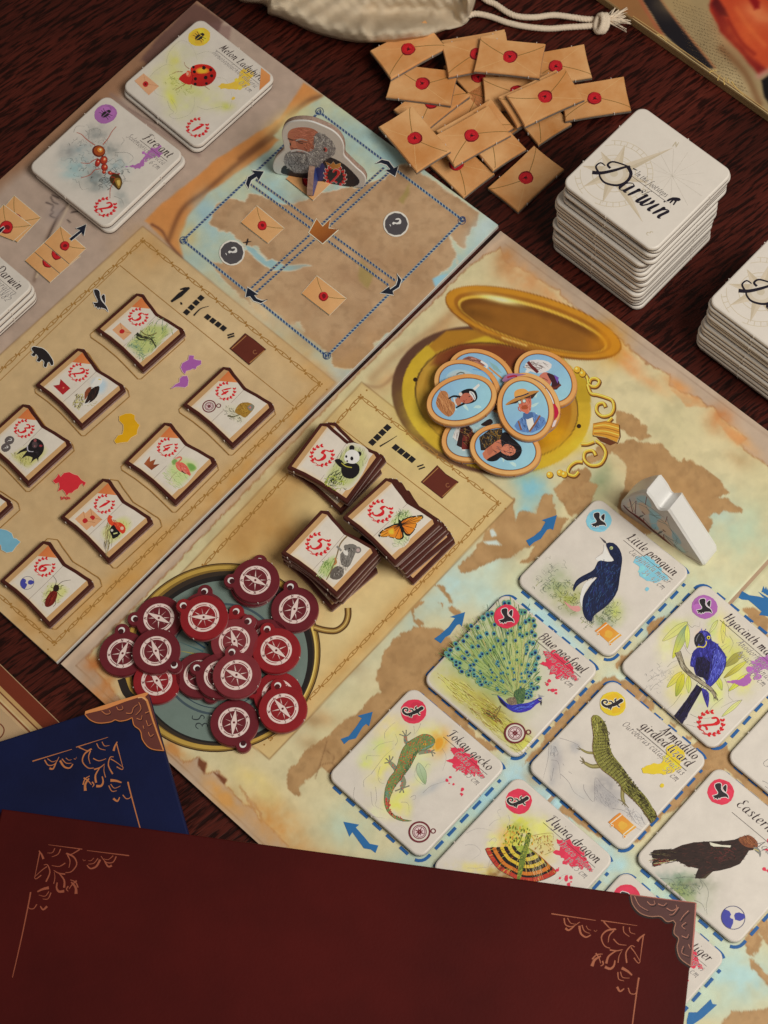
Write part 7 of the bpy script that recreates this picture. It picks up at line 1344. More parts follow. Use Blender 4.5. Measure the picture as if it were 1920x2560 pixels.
for (zz, c, ax, side, lv), lab in zip(ENV, ELAB):
    z = .0001+lv*(ET+.00008); zt_ = z+ET; w_ = np.array(unp(zz(c), zt_)); e_ = np.array(unp(zz((c[0]+ax[0], c[1]+ax[1])), zt_))-w_; a = math.atan2(e_[1], e_[0])
    # flap towards the given side of the picture
    up = (-math.sin(a), math.cos(a)); upx = proj([[w_[0]+up[0]*.01, w_[1]+up[1]*.01, zt_]])[0]-np.array(zz(c)); want = {'t': -upx[1], 'b': upx[1], 'l': -upx[0], 'r': upx[0]}[side]
    if want < 0: a += math.pi
    tilt = (rnd.uniform(-.012,.012), rnd.uniform(-.012,.012)) if lv > 0 else (0, 0)
    if first: EP.location = (*w_, z); EP.rotation_euler = (tilt[0], tilt[1], a); EP['label'] = lab; first = False
    else: copy_thing(EP, (*w_, z), a, lab, tilt)
# ================================================================== stacks of face-down cards
BP = thing('face_down_card', 'x', 'card', (0,0,0), 'x'); b = bpy.data.objects.new('card_body', CARD_ME); COL.objects.link(b); b.parent = BP
p = Print(BP, CT+3e-6, lambda q: (q[0]*.001, q[1]*.001)); BG = (176,160,132); BG2 = (186,170,144)
def bclip(pts): return [(max(-20,min(20,x)), max(-20,min(20,y))) for x, y in pts]
p.part('compass_rose'); rc = (-9.7,-6.4)
def arcs(r0, r1, col, a0=0, a1=360):
    seg = []
    for k in range(121):
        a = math.radians(a0+(a1-a0)*k/120); x, y = rc[0]+r0*math.cos(a), rc[1]+r0*math.sin(a)
        if abs(x) < 19.6 and abs(y) < 19.6: seg.append((x, y))
        else:
            if len(seg) > 2: p.stroke(seg, r1-r0, col, sm=0)
            seg = []
    if len(seg) > 2: p.stroke(seg, r1-r0, col, sm=0)
for r0, r1 in ((13.4,13.65),(11.6,11.85),(7.4,7.7),(5.9,6.1)): arcs(r0, r1, BG2)
for k in range(36):
    a = math.radians(k*10); q = [(rc[0]+r_*math.cos(a), rc[1]+r_*math.sin(a)) for r_ in (11.7,13.5)]
    if all(abs(v) < 19.5 for pt in q for v in pt): p.stroke(q, .3, BG2, sm=0)
for k in range(8):
    a = math.radians(68-45*k); L = (23 if k == 0 else 22 if k == 2 else 10 if k in (4, 6) else 13.5) if k % 2 == 0 else 12.5; w_ = 1.15
    if k == 4: L = 12
    tip = bclip([(rc[0]+math.cos(a)*L, rc[1]+math.sin(a)*L)])[0]
    p.poly([tip, (rc[0]+math.cos(a+.5)*4, rc[1]+math.sin(a+.5)*4), rc], (190,172,146)); p.poly([tip, rc, (rc[0]+math.cos(a-.5)*4, rc[1]+math.sin(a-.5)*4)], (180,162,134))
p.circ(rc, 4.3, (188,172,148), 30); p.circ(rc, 3.2, (196,182,162), 26); p.circ(rc, 1.4, (184,168,142), 16)
p.text('N', (-1.6,15.0), (2.6,1.2), (-1.2,2.6), BG, 5, 14, 0); p.text('E', (14.2,-17.2), (2.6,-.6), (.6,2.6), BG, 5, 14, 0)
for k in range(7): a = math.radians(200+k*27); p.stroke([(6,6), (6+13*math.cos(a), 6+13*math.sin(a))], .1, (186,174,156), sm=0); p.stroke([(6,6), (6-11*math.cos(a), 6-11*math.sin(a))], .1, (186,174,156), sm=0)
p.part('logo_text'); BK = (26,20,30)
p.stroke([(-15.6,-11.0),(-13,-9),(-10.5,-5.5),(-8.6,-2.2),(-7.4,-.6)], 1.5, BK, .7); p.stroke([(-8,-1.2),(-5.2,-2.6),(-4.2,-5.8),(-5.6,-9.2),(-9.4,-11.2),(-12.4,-10.6),(-13.6,-9.2)], 1.3, BK, .5); p.stroke([(-7,-.8),(-10.2,-1.8),(-13.2,-3.2),(-13.6,-5.2),(-12.0,-5.6)], .5, BK, .9); p.stroke([(-13.8,-9.6),(-16.2,-8.4),(-16.0,-6.2),(-14,-6.0)], .8, BK, .4); p.stroke([(-6,-.6),(-4.4,-.2)], .6, BK, .2)
p.text('arwin', (-5.2,-9.9), (7.7,0), (0,9.4), BK, 3, 14, .28)
p.part('tagline_text'); p.text('In the footsteps', (-4.2,-2.2), (2.0,0), (0,2.9), (56,46,46), 4, 8, .25); p.stroke([(-5.6,-3.2),(11.6,-3.2)], .16, (56,46,46), sm=0); p.text('of', (2.0,-5.6), (2.5,0), (0,2.6), (56,46,46), 4, 9, .25)
p.part('ape_symbol'); p.poly([(11.0,-2.8),(11.2,-1.6),(11.8,-.4),(12.8,.4),(13.8,.9),(14.6,.6),(14.4,-.2),(13.9,-.6),(14.2,-2.6),(13.7,-2.6),(13.3,-1.1),(12.9,-1.2),(12.8,-2.8),(12.3,-2.8),(12.2,-1.5),(11.7,-2.8)], BK, sm=1)
p.done()
words = ['topmost','second','third','fourth','fifth','sixth','seventh','eighth','ninth','tenth','eleventh','twelfth','thirteenth','fourteenth','fifteenth','sixteenth','seventeenth','eighteenth','nineteenth']
def stack(x, y, t, n, offs, desc, group, firstuse):
    for k in range(n):                  # k counts from the top
        z = .0001+(n-1-k)*(CT+.00003); ox, oy, dt = offs(k)
        lab = f'{"topmost" if k == 0 else words[k]} face-down card {"of" if k == 0 else "from the top of"} the {desc}'
        if k == 0 and firstuse: r = BP; r.location = (x, y, z); r.rotation_euler = (0,0,t); r['label'] = lab
        else: r = copy_thing(BP, (x+ox, y+oy, z), t+dt, lab)
        r['group'] = group
rs = random.Random(5)
def offA(k):
    j = (rs.uniform(-.0005,.0005), rs.uniform(-.0005,.0005), rs.uniform(-.014,.014))
    b_ = (0,0) if k < 3 else (-.0006,.0003) if k < 5 else (-.0030,.0014) if k < 9 else (-.0034,.0008) if k < 12 else (-.0040,.0012)
    return (b_[0]+j[0], b_[1]+j[1], j[2])
x, y, t = PO['back']; ztop = .0001+18*(CT+.00003)+CT
cpx = proj([[x, y, .04398]])[0]; x, y = unp(cpx, ztop)
stack(x, y, t, 19, offA, 'tall stack behind the map board', 'tall stack of face-down cards', True)
n2 = 14; ztop = .0001+(n2-1)*(CT+.00003)+CT; Lc = np.array(unp(zst2((338,880)), ztop)); t = -.925; ex, ey = np.array((math.cos(t), math.sin(t))), np.array((-math.sin(t), math.cos(t))); c_ = Lc+.0206*ex+.0206*ey
def offB(k):
    j = (rs.uniform(-.0003,.0003), rs.uniform(-.0003,.0003), rs.uniform(-.008,.008)); q = [0,-.0012,-.0010,-.0012,-.0010,-.0014,-.0022,-.0026,-.0028,-.0034,-.0036,-.0038,-.0036,-.0034][k]
    return (q+j[0], -q*.3+j[1], j[2])
stack(c_[0], c_[1], t, n2, offB, 'stack cut by the right photo edge', 'right stack of face-down cards', False)

# ================================================================== standing bust
def vplane(A, B, z0):
    A = Vector((A[0], A[1], z0)); B = Vector((B[0], B[1], z0)); e = (B-A).normalized(); n = e.cross(Vector((0,0,1)))
    if n.dot(Vector((0,0,CAMH))-A) < 0: n = -n
    return A, e, n
def ray(px):
    a = (px[0]-960)/FPX; b = -(px[1]-1280)/FPX; return (FW+RIGHT*a+UP*b)
def hit(px, A, n):
    d = ray(px); O = Vector((0,0,CAMH)); t = (A-O).dot(n)/d.dot(n); return O+d*t
def upright(name, pts3, n, th, mats, mi_front, mi_side, root, bev=.0004):
    k = len(pts3); c = sum(pts3, Vector())/k; L = Vector(root.location)
    rings = [(0, 0, 0), (0, -bev, 1), (0, -(th-bev), 1), (0, -th, 2)]; v = []; f = []; mi = []
    def ins(d):
        e = [(q-c) for q in pts3]; return [q-(w_.normalized()*d) for q, w_ in zip(pts3, e)]
    for d, off in ((bev, 0), (0, -bev), (0, -(th-bev)), (bev, -th)): v += [tuple(q+n*off-L) for q in ins(d)]
    for r_ in range(3):
        for i in range(k): j = (i+1) % k; f.append((r_*k+i, r_*k+j, (r_+1)*k+j, (r_+1)*k+i)); mi.append(mi_side if r_ else mi_front)
    tr = tessellate_polygon([[Vector((q.dot(root_e), q.z, 0)) for q in ins(bev)]])
    for a, b_, c_ in tr: f.append((a, b_, c_)); mi.append(mi_front); f.append((3*k+a, 3*k+b_, 3*k+c_)); mi.append(mi_front)
    m_ = bpy.data.meshes.new(name); m_.from_pydata(v, [], f); m_.polygons.foreach_set('material_index', mi); return obj(name, m_, root, mats)
zb = BT+.0005
A, e_, n_ = vplane(unp(zsta((140,905)), zb), unp(zsta((1400,1120)), zb), zb); root_e = e_
root = thing('bust_standee', 'white-edged cardboard standee of a bald bearded old man on the map', 'standee', tuple(hit(zsta((700,1010)), A, n_)))
outl = cr([(130,870),(120,790),(160,690),(230,620),(270,570),(262,480),(245,400),(248,320),(290,240),(370,190),(500,172),(650,185),(790,235),(930,300),(1020,370),(1085,460),(1108,560),(1110,650),(1180,730),(1280,830),(1370,910),(1408,980),(1395,1060),(1340,1110),(1180,1100),(900,1050),(620,990),(400,950),(250,930),(180,910)], True, 4)
p3 = [hit(zsta(q), A, n_) for q in outl]
for q in p3: q.z = max(q.z, zb)
upright('bust_cutout', p3, n_, .0024, [WHITE, mottled('standee_core', base((150,122,104)), .9, .1, .3, 900, .5, 2600)], 0, 1, root)
p = Print(root, 0, lambda q: tuple(hit(zsta(q), A+n_*2e-5, n_))); p.nrm = n_
p.part('coat_print'); p.poly([(235,870),(270,800),(400,790),(640,830),(760,760),(850,690),(920,680),(1050,740),(1160,820),(1260,920),(1320,1000),(1300,1060),(1200,1090),(1000,1060),(700,985),(450,955),(260,910)], (26,24,34), sm=2); p.poly([(640,850),(800,740),(860,900),(800,1010),(660,990)], (44,52,104), sm=2)
p.part('face_print'); SK = (186,116,88)
p.poly([(325,400),(340,330),(400,285),(520,265),(650,280),(740,330),(770,420),(740,560),(660,640),(540,640),(420,610),(360,560),(355,480)], SK, sm=3, g=((400,300),(600,600),(166,92,68)))
p.hatch([(350,330),(520,275),(720,340),(740,420),(600,430),(400,420)], 90, 5, 60, 12, [(196,120,96),(176,98,76),(160,84,64),(206,132,106)], .3); p.hatch([(560,470),(720,440),(700,600),(560,600)], 60, 50, 40, 10, [(196,124,96),(150,80,56),(210,140,110),(120,66,48)], .3)
p.stroke([(330,420),(380,440),(430,445),(450,430)], 22, (90,54,44), 10); p.stroke([(440,455),(520,465),(600,480)], 16, (70,46,40), 6); p.stroke([(440,450),(520,430),(600,450)], 22, (170,160,152), 10); p.poly([(390,460),(430,450),(450,520),(470,545),(430,560),(390,545),(375,510)], (196,120,90), sm=2); p.stroke([(360,480),(370,520)], 16, (50,36,34)); p.stroke([(470,478),(540,492)], 12, (40,30,30)); p.stroke([(380,550),(420,565),(460,555)], 12, (110,60,46)); p.stroke([(560,540),(590,600),(580,630)], 10, (120,70,54))
p.part('beard_print'); BR_ = [(150,146,144),(110,106,104),(186,182,178),(84,80,80),(206,202,198),(130,126,124)]
bd_ = [(275,700),(300,640),(360,600),(420,590),(520,610),(640,600),(700,540),(690,460),(700,380),(760,340),(850,380),(930,450),(980,560),(975,640),(900,690),(840,720),(780,780),(680,860),(560,900),(430,890),(330,830),(280,760)]
p.poly(bd_, (128,124,122), sm=3); p.hatch(bd_, 620, lambda q: 60+(q[0]-600)*.12+math.sin(q[1]*.03)*50, 46, 8, BR_, .7, .6); p.stroke([(370,600),(450,580),(560,600),(640,640)], 30, (196,190,184), 10); p.stroke([(380,620),(450,612),(560,628)], 10, (70,52,50)); p.circ((850,575), 34, (186,84,76), 12, 26, 1.2); p.circ((835,575), 16, (30,22,24), 10, 22)
p.hatch([(300,720),(420,660),(560,680),(640,760),(560,880),(420,880)], 120, 80, 40, 8, [(84,80,82),(60,58,60),(150,148,148)], .6, .6)
p.part('crown_symbol'); cw = [(850,738),(925,780),(960,742),(990,785),(1058,760),(1060,860),(900,832)]; p.stroke(cw, 10, (222,190,150), sm=0, closed=True); p.poly(cw, (150,86,36), g=((850,750),(1050,850),(206,140,60)))
mm = p.m; wc = (985,940); p.m = lambda q: mm((wc[0]+q[0]*1.0, wc[1]-q[1]*1.0+q[0]*.12)); p.part('victory_wreath')
wreath(p, (0,0), 165, '2', col=(232,214,206)); wreath(p, (0,0), 155, '2', col=(206,36,42), part='victory_wreath'); p.m = mm
p.done()
# cross foot
fp = Vector(hit(zsta((712,1030)), A, n_)); fp.z = zb; side = mottled('foot_core', base((150,118,98)), .9, .1, .3, 900); blue = mottled('foot_print', base((52,66,118)), .45, .35, .4, 120)
pr = [(0,.0),(.0066,.0),(.0072,.0012),(.0060,.0036),(.0040,.0062),(.0022,.0086),(.0,.0100)]
v = []; f = []
for s_ in (-.0011, .0011): v += [tuple(fp+n_*a+e_*s_+Vector((0,0,b_))-Vector(root.location)) for a, b_ in pr]
k = len(pr); f = [tuple(range(k)), tuple(range(k, 2*k))]+[(i, (i+1) % k, k+(i+1) % k, k+i) for i in range(k)]
m_ = bpy.data.meshes.new('cross_foot'); m_.from_pydata(v, [], f); m_.polygons.foreach_set('material_index', [1, 1]+[0]*k); obj('cross_foot', m_, root, [side, blue])

# ================================================================== white ship standee
zb = BT+.0004
A, e_, n_ = vplane(unp(zshp((262,520)), zb), unp(zshp((1262,1208)), zb), zb); root_e = e_
root = thing('ship_standee', 'thick glossy white standee with a sailing ship drawn on its side', 'standee', tuple(hit(zshp((760,860)), A, n_)))
so = cr([(250,500),(248,420),(340,345),(450,300),(548,282),(570,300),(640,390),(695,480),(730,512)], False, 4)+cr([(790,518),(825,515),(850,540),(1000,770),(1180,1050),(1262,1180),(1262,1208)], False, 3)+[(1000,1055),(760,895),(500,700),(300,560)]
p3 = [hit(zshp(q), A, n_) for q in so]
for q in p3: q.z = max(q.z, zb)
sh = upright('ship_block', p3, n_, .0082, [WHITE, WHITE], 0, 1, root, .0009)
p = Print(root, 0, lambda q: tuple(hit(zshp(q), A+n_*3e-5, n_))); p.nrm = n_
p.part('ship_picture'); BGS = (206,196,184); cen = (700,760)
p.poly([(cen[0]+(x-cen[0])*.97, cen[1]+(y-cen[1])*.97) for x, y in so], (186,172,156))
for pl, cc in (([(430,340),(560,330),(640,460),(600,520),(520,520),(450,420)], (150,176,176)), ([(600,470),(760,600),(700,720),(620,700),(590,560)], (146,178,178)), ([(620,680),(700,680),(720,760),(640,740)], (140,176,180)), ([(860,740),(960,840),(1000,940),(900,900)], (140,166,166)), ([(470,420),(560,440),(610,540),(560,580),(480,500)], (196,164,132)), ([(720,620),(820,640),(880,780),(860,850),(760,780),(690,690)], (200,168,134)), ([(320,430),(420,400),(440,500),(380,540)], (200,176,150)), ([(880,860),(1000,960),(1060,1050),(940,990)], (170,186,180))): p.soft(pl, cc, (186,172,156), .75)
RD = (110,28,28)
p.stroke([(285,455),(360,530),(480,610),(620,740),(760,850),(900,980),(1000,1060)], 14, RD, 26); p.stroke([(300,480),(420,580),(560,690),(700,810),(860,950)], 8, (70,20,22)); p.stroke([(980,1040),(1100,1090),(1225,1160)], 6, RD, 3)
for a in ([(440,400),(430,560)],[(570,350),(552,450)],[(530,610),(540,670)],[(775,810),(785,880)],[(820,590),(800,660)],[(360,380),(400,540)],[(510,530),(550,570)],[(765,750),(800,780)]): p.stroke(a, 10, RD, 8, sm=0)
for k in range(4): p.stroke([(470+k*14,610-k*6),(496+k*14,575-k*2)], 9, (60,66,60), 4, sm=0); p.stroke([(700+k*14,810-k*6),(730+k*14,770-k*2)], 9, (60,66,60), 4, sm=0)
for a in ([(440,400),(360,480),(300,470)],[(430,430),(560,480),(700,620)],[(360,370),(420,520),(440,560)],[(560,470),(640,570),(740,580)],[(540,620),(620,720),(650,770)],[(600,560),(760,640),(900,800)],[(680,720),(660,770)],[(780,810),(880,880),(960,930)],[(800,830),(900,940),(980,1000)],[(860,870),(940,900),(920,950)],[(900,930),(1000,1020),(1075,1020)],[(820,620),(860,740),(950,870)],[(450,370),(600,470),(780,600)],[(700,640),(840,700)],[(940,860),(900,960)]): p.stroke(a, 4, (70,90,88), 2.5)
p.done()

# ================================================================== books / player boards
ORN_L = [([(395,1015),(655,1052)],6),([(685,1052),(895,1080)],5),([(912,1385),(905,1430),(880,1660),(860,1900)],9),([(932,1138),(915,1290)],6),([(470,1040),(480,1080),(520,1090),(562,1062)],7),([(490,1040),(510,1070),(540,1075)],5),([(480,1100),(500,1112),(532,1085)],12),([(560,1085),(570,1130),(600,1152),(628,1138)],12),([(575,1080),(590,1115),(622,1130)],6),([(600,1085),(612,1105),(630,1110)],4),([(700,1058),(720,1080),(742,1100),(775,1105)],7),([(772,1102),(720,1112),(690,1150),(708,1200),(742,1216)],9),([(762,1110),(736,1140),(730,1182)],7),([(815,1085),(820,1120),(852,1146)],6),([(850,1090),(856,1120),(886,1130)],5),([(898,1172),(915,1150),(940,1130)],12),([(760,1160),(790,1190),(836,1196)],6),([(740,1225),(780,1230),(815,1222)],8),([(722,1305),(735,1262),(775,1232)],12),([(715,1325),(745,1336),(766,1318),(772,1286)],14),([(790,1300),(795,1260),(810,1230)],5),([(640,1322),(655,1285),(690,1262)],16),([(640,1282),(665,1255),(700,1250)],8),([(660,1245),(680,1275),(690,1305)],8),([(700,1290),(705,1310),(690,1320)],8),([(840,1300),(834,1240),(862,1200),(884,1206)],8),([(862,1210),(886,1240),(916,1290)],6),([(880,1270),(905,1300),(918,1290)],6),([(812,1330),(845,1348),(872,1372)],16),([(790,1355),(796,1395),(826,1405)],6),([(805,1352),(818,1385),(858,1388)],5),([(788,1440),(805,1466),(828,1450)],12),([(852,1445),(864,1476),(894,1478),(906,1440)],6),([(645,1110),(655,1118),(664,1108)],3)]
bu, bv = np.array((-.992,-.127)), np.array((-.09,.996)); Bm = np.linalg.inv(np.array([bu, bv]).T)
ORN = [([tuple(Bm@(np.array(q)-np.array((1235,940)))) for q in pts], w_) for pts, w_ in ORN_L]
def book(name, label, corner, du, dv, lu, lv, z0, th, mat, pages):
    c = np.array(corner); root = thing(name, label, 'book', (float(c[0]), float(c[1]), z0)); U_, V_ = np.array(du), np.array(dv)
    pts = [(0,0), tuple(U_*lu), tuple(U_*lu+V_*lv), tuple(V_*lv)]; pts = [(float(a), float(b_)) for a, b_ in pts]
    obj('cover', slab(pts, [(.0002,0),(0,.0003),(0,th-.0006),(.0002,th-.0002),(.0006,th)], [0]*4, (0,0)), root, [mat]); return root, c, U_, V_
RZ, RTH = .0113, .0044; rt = RZ+RTH
REDM = mottled('red_cover', base((70,15,12)), .6, .12, .10, 22, .12, 900, col2=base((56,11,9)))
TR = np.array(unp((1741,2257), rt)); TL = np.array(unp((8,2022), rt)); du = (TL-TR)/np.linalg.norm(TL-TR); dv = np.array((du[1]*-1, du[0])); dv = dv if dv[1] < 0 else -dv
root, c, U_, V_ = book('red_book', 'dark red book with copper scrollwork corners lying over the cards', TR, du, dv, float(np.linalg.norm(TL-TR))+.0006, .13, RZ, RTH, REDM, None)
k_ = .0000533
def ornament(p, o, U_, V_, col, k=k_, c2=None):
    for pts, w_ in ORN:
        p.stroke([tuple(o+U_*(a*k)+V_*(b_*k)) for a, b_ in pts], w_*k*1.15, col, w_*k*.5)
p = Print(root, rt+3e-6, ID); COP = (150,84,56)
p.part('corner_scrollwork'); ornament(p, TR, U_, V_, COP); p.new('corner_scrollwork'); ornament(p, TL, -U_, V_, (136,70,48))
mz = lambda q: unp(ZL(q), rt); p.m = mz
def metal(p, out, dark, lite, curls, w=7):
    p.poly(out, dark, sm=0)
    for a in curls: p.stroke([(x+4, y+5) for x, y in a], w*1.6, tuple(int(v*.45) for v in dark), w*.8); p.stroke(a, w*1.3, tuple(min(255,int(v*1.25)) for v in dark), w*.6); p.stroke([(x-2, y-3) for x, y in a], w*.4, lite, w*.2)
p.part('corner_mount'); inner = cr([(845,893),(858,950),(900,1000),(960,1022),(1022,1022),(1060,1052),(1098,1045)], False, 4)+cr([(1112,1062),(1102,1120),(1130,1152),(1120,1205),(1140,1270),(1204,1318)], False, 4)
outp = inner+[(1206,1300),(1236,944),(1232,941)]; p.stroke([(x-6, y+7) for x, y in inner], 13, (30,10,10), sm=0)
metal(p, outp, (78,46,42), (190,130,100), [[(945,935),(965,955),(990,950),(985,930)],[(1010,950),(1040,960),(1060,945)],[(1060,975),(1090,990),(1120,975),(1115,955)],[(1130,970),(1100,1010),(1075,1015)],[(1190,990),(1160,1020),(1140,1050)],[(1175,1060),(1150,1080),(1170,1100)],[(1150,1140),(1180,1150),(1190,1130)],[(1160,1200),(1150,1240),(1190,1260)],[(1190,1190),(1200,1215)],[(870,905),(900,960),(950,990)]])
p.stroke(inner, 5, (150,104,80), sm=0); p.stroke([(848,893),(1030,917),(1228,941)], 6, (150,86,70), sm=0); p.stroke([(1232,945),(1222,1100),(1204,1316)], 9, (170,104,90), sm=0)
p.done()
BZ, BTH = .0066, .0042; btp = BZ+BTH
BLUM = mottled('blue_cover', base((18,24,56)), .55, .15, .12, 30, .1, 900, col2=base((15,18,42)))
TRb = np.array(unp(zblu((1400,352)), btp)); q2 = np.array(unp(zblu((0,800)), btp)); du = (q2-TRb)/np.linalg.norm(q2-TRb); dv = np.array((-du[1], du[0])); dv = dv if dv[1] < 0 else -dv
root, c, U_, V_ = book('blue_book', 'dark blue book with gold scrollwork and ornate corner under the red book', TRb, du, dv, .16, .10, BZ, BTH, BLUM, None)
p = Print(root, btp+3e-6, ID); p.part('corner_scrollwork')
p.m = lambda q: unp(zblu(q), btp)
# same ornament, fitted to this corner
o_ = np.array((1400.,352.)); bu2 = np.array((-.953,.305)); bv2 = np.array((.285,.99)); s2 = .42194/.26522*.93
for pts, w_ in ORN: p.stroke([tuple(o_+bu2*(a*s2)+bv2*(b_*s2)) for a, b_ in pts], w_*s2*1.15, (172,104,58), w_*s2*.5)
p.part('corner_mount'); inner = cr([(800,548),(850,602),(930,632),(1040,622),(1085,602),(1130,614),(1200,602),(1245,580)], False, 4)+cr([(1250,600),(1265,655),(1312,692),(1330,725),(1342,785),(1390,852),(1450,882),(1548,892)], False, 4)
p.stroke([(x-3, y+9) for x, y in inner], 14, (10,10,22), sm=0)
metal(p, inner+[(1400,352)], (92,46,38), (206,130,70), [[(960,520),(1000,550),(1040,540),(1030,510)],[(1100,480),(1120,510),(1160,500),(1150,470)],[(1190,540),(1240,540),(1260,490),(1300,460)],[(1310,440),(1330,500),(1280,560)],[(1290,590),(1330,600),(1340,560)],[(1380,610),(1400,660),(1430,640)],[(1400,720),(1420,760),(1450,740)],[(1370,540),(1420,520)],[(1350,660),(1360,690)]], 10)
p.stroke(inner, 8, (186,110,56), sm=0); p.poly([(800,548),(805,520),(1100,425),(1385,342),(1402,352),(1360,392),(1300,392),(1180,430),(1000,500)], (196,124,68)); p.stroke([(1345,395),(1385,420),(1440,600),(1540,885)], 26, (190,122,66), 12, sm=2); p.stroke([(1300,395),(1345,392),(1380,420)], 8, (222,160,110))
p.done()
# ---- cream sheet with brown border at the lower left
st_ = .0021; e0, e1 = np.array(unp(zblu((0,72)), st_)), np.array(unp(zblu((550,612)), st_)); ed = (e1-e0)/np.linalg.norm(e1-e0); en = np.array((ed[1], -ed[0])); en = en if en[1] < 0 else -en
a0 = e0-ed*.05; root = thing('bordered_board', 'cream board with a brown and gold border at the lower left edge', 'game board', (float(a0[0]), float(a0[1]), 0))
pts = [(0,0), tuple(ed*.15), tuple(ed*.15+en*.09), tuple(en*.09)]; obj('board_core', slab([(float(a), float(b_)) for a, b_ in pts], [(.0001,0),(0,.0002),(0,st_-.0004),(.0003,st_-.00002)], [0]*3, (0,0)), root, [mottled('cream_board', base((172,140,102)), .45, .3, .08, 60)])
p = Print(root, st_, lambda q: tuple(a0+ed*q[0]*.001+en*q[1]*.001)); p.part('border_print')
for y0_, y1_, cc in ((.3,5.3,(104,40,22)),(5.3,6.6,(176,136,84)),(6.6,7.1,(110,60,34)),(7.1,8.4,(184,148,98)),(8.4,9.0,(190,160,112)),(9.0,9.6,(120,66,36)),(9.6,10.6,(182,148,106))): p.poly([(.5,y0_),(149.5,y0_),(149.5,y1_),(.5,y1_)], cc)
p.m = lambda q: unp(zblu(q), st_); p.part('scroll_print'); p.stroke([(-60,640),(0,640),(38,690),(20,750),(-40,800)], 12, (110,56,34)); p.done()

# ================================================================== illustrated box lid at the top right
bh = .0046; e0, e1 = np.array(unp(zbox((105,222)), bh)), np.array(unp(zbox((1659,1318)), bh)); ed = (e1-e0)/np.linalg.norm(e1-e0); en = np.array((-ed[1], ed[0])); en = en if en[1] > 0 else -en
a0 = e0-ed*.035; root = thing('illustrated_box', 'illustrated box with old handwriting and an orange-red cloth at the upper right', 'box', (float(a0[0]), float(a0[1]), 0))
pts = [(0,0), tuple(ed*.16), tuple(ed*.16+en*.12), tuple(en*.12)]; obj('lid', slab([(float(a), float(b_)) for a, b_ in pts], [(.0002,0),(0,.0003),(0,bh-.0006),(.0003,bh-.00003)], [0]*3, (0,0)), root, [mottled('box_side', base((150,120,78)), .5, .3, .12, 120)])
P = Paint(grid(a0+ed*.0003+en*.0003, ed*.1594, en*.1194, 300, 225), bh, (146,122,84))
P.mottle(.10, .012, 3); P.fill(Q(zbox, [(-200,-200),(170,-60),(470,420),(360,400),(60,190),(-200,0)]), (138,92,52), 3, 3); P.fill(Q(zbox, [(150,-20),(210,0),(470,415),(400,380)]), (150,84,52), 3, 2)
P.fill(Q(zbox, [(190,-40),(410,-20),(560,170),(760,440),(1035,785),(1000,805),(930,790),(760,680),(620,550),(500,440),(420,330)]), (22,18,22), 2, 2)
P.line(Q(zbox, [(415,-20),(620,260),(800,480),(1050,785)]), 3, (150,92,56), .9); P.line(Q(zbox, [(300,390),(480,440),(700,640),(900,780),(1060,810)]), 4, (176,150,100), .8)
P.blob(*zbox((1350,1000)), 60, 30, (170,146,104), .8, 40); P.line(Q(zbox, [(1120,560),(1300,730),(1430,900),(1560,1190)]), 10, (110,70,40), .7); P.blob(*zbox((700,40)), 60, 30, (156,128,84), .7)
P.fill(Q(zbox, [(995,-60),(985,110),(1080,280),(1100,350),(1300,560),(1500,780),(1560,875),(1750,800),(1900,500),(1750,-100)]), (176,60,30), 3, 3)
P.fill(Q(zbox, [(990,60),(1080,270),(1110,360),(1310,560),(1555,870),(1640,800),(1500,680),(1330,480),(1200,250),(1100,100),(1040,-40)]), (112,20,18), 8, 3); P.fill(Q(zbox, [(1060,-60),(1160,90),(1210,200),(1110,180),(1010,40)]), (80,12,14), 6, 2)
P.blob(*zbox((1400,400)), 60, 40, (196,84,40), .8, 45); P.blob(*zbox((1560,170)), 40, 24, (206,120,70), .7, 30); P.fill(Q(zbox, [(1420,-40),(1500,110),(1560,90),(1560,20),(1500,-60)]), (130,16,16), 6, 2); P.line(Q(zbox, [(1200,230),(1350,480),(1500,620)]), 6, (130,30,20), .7); P.line(Q(zbox, [(1300,100),(1450,330),(1620,520)]), 7, (206,100,50), .5)
P.fill(Q(zbox, [(1580,930),(1700,840),(1700,1240),(1620,1120)]), (14,10,12), 4, 2); P.line(Q(zbox, [(1550,880),(1640,830),(1700,790)]), 8, (170,120,100), .8)
P.done('lid_print', root)
p = Print(root, bh+2e-6, lambda q: unp(zbox(q), bh)); p.part('handwriting_print'); rg = random.Random(3)
for k in range(22):
    y0_ = -20+k*36; x0_ = 530+k*14+rg.uniform(-10,20); x1_ = min(1010+k*26, 980+k*22)
    x = x0_
    while x < x1_-30:
        L = rg.uniform(14, 40); pts = [(x+q*L/5, y0_+(x+q*L/5-530)*.36+rg.uniform(-11,11)) for q in range(6)]; p.stroke(pts, 2.6, rg.choice([(64,50,36),(84,66,46)]), 1.2, 3); x += L+rg.uniform(6,16)
p.part('edge_print')
for o_, w_, cc in ((6,7,(184,156,108)),(22,5,(120,84,50)),(36,8,(176,140,84))): p.stroke([(100,222-o_),(400,430-o_*1.2),(900,783-o_*1.2),(1659,1318-o_)], w_, cc, sm=0)
for a in ([(980,840),(1020,820),(1070,815)],[(1080,930),(1090,890),(1110,860)],[(1160,980),(1150,930),(1160,890)],[(1210,960),(1190,900)],[(1240,940),(1290,1010),(1400,1120)],[(380,400),(440,420),(500,490)]): p.stroke(a, 14, (176,136,64), 4); p.stroke(a, 5, (206,176,110), 2)
p.done()

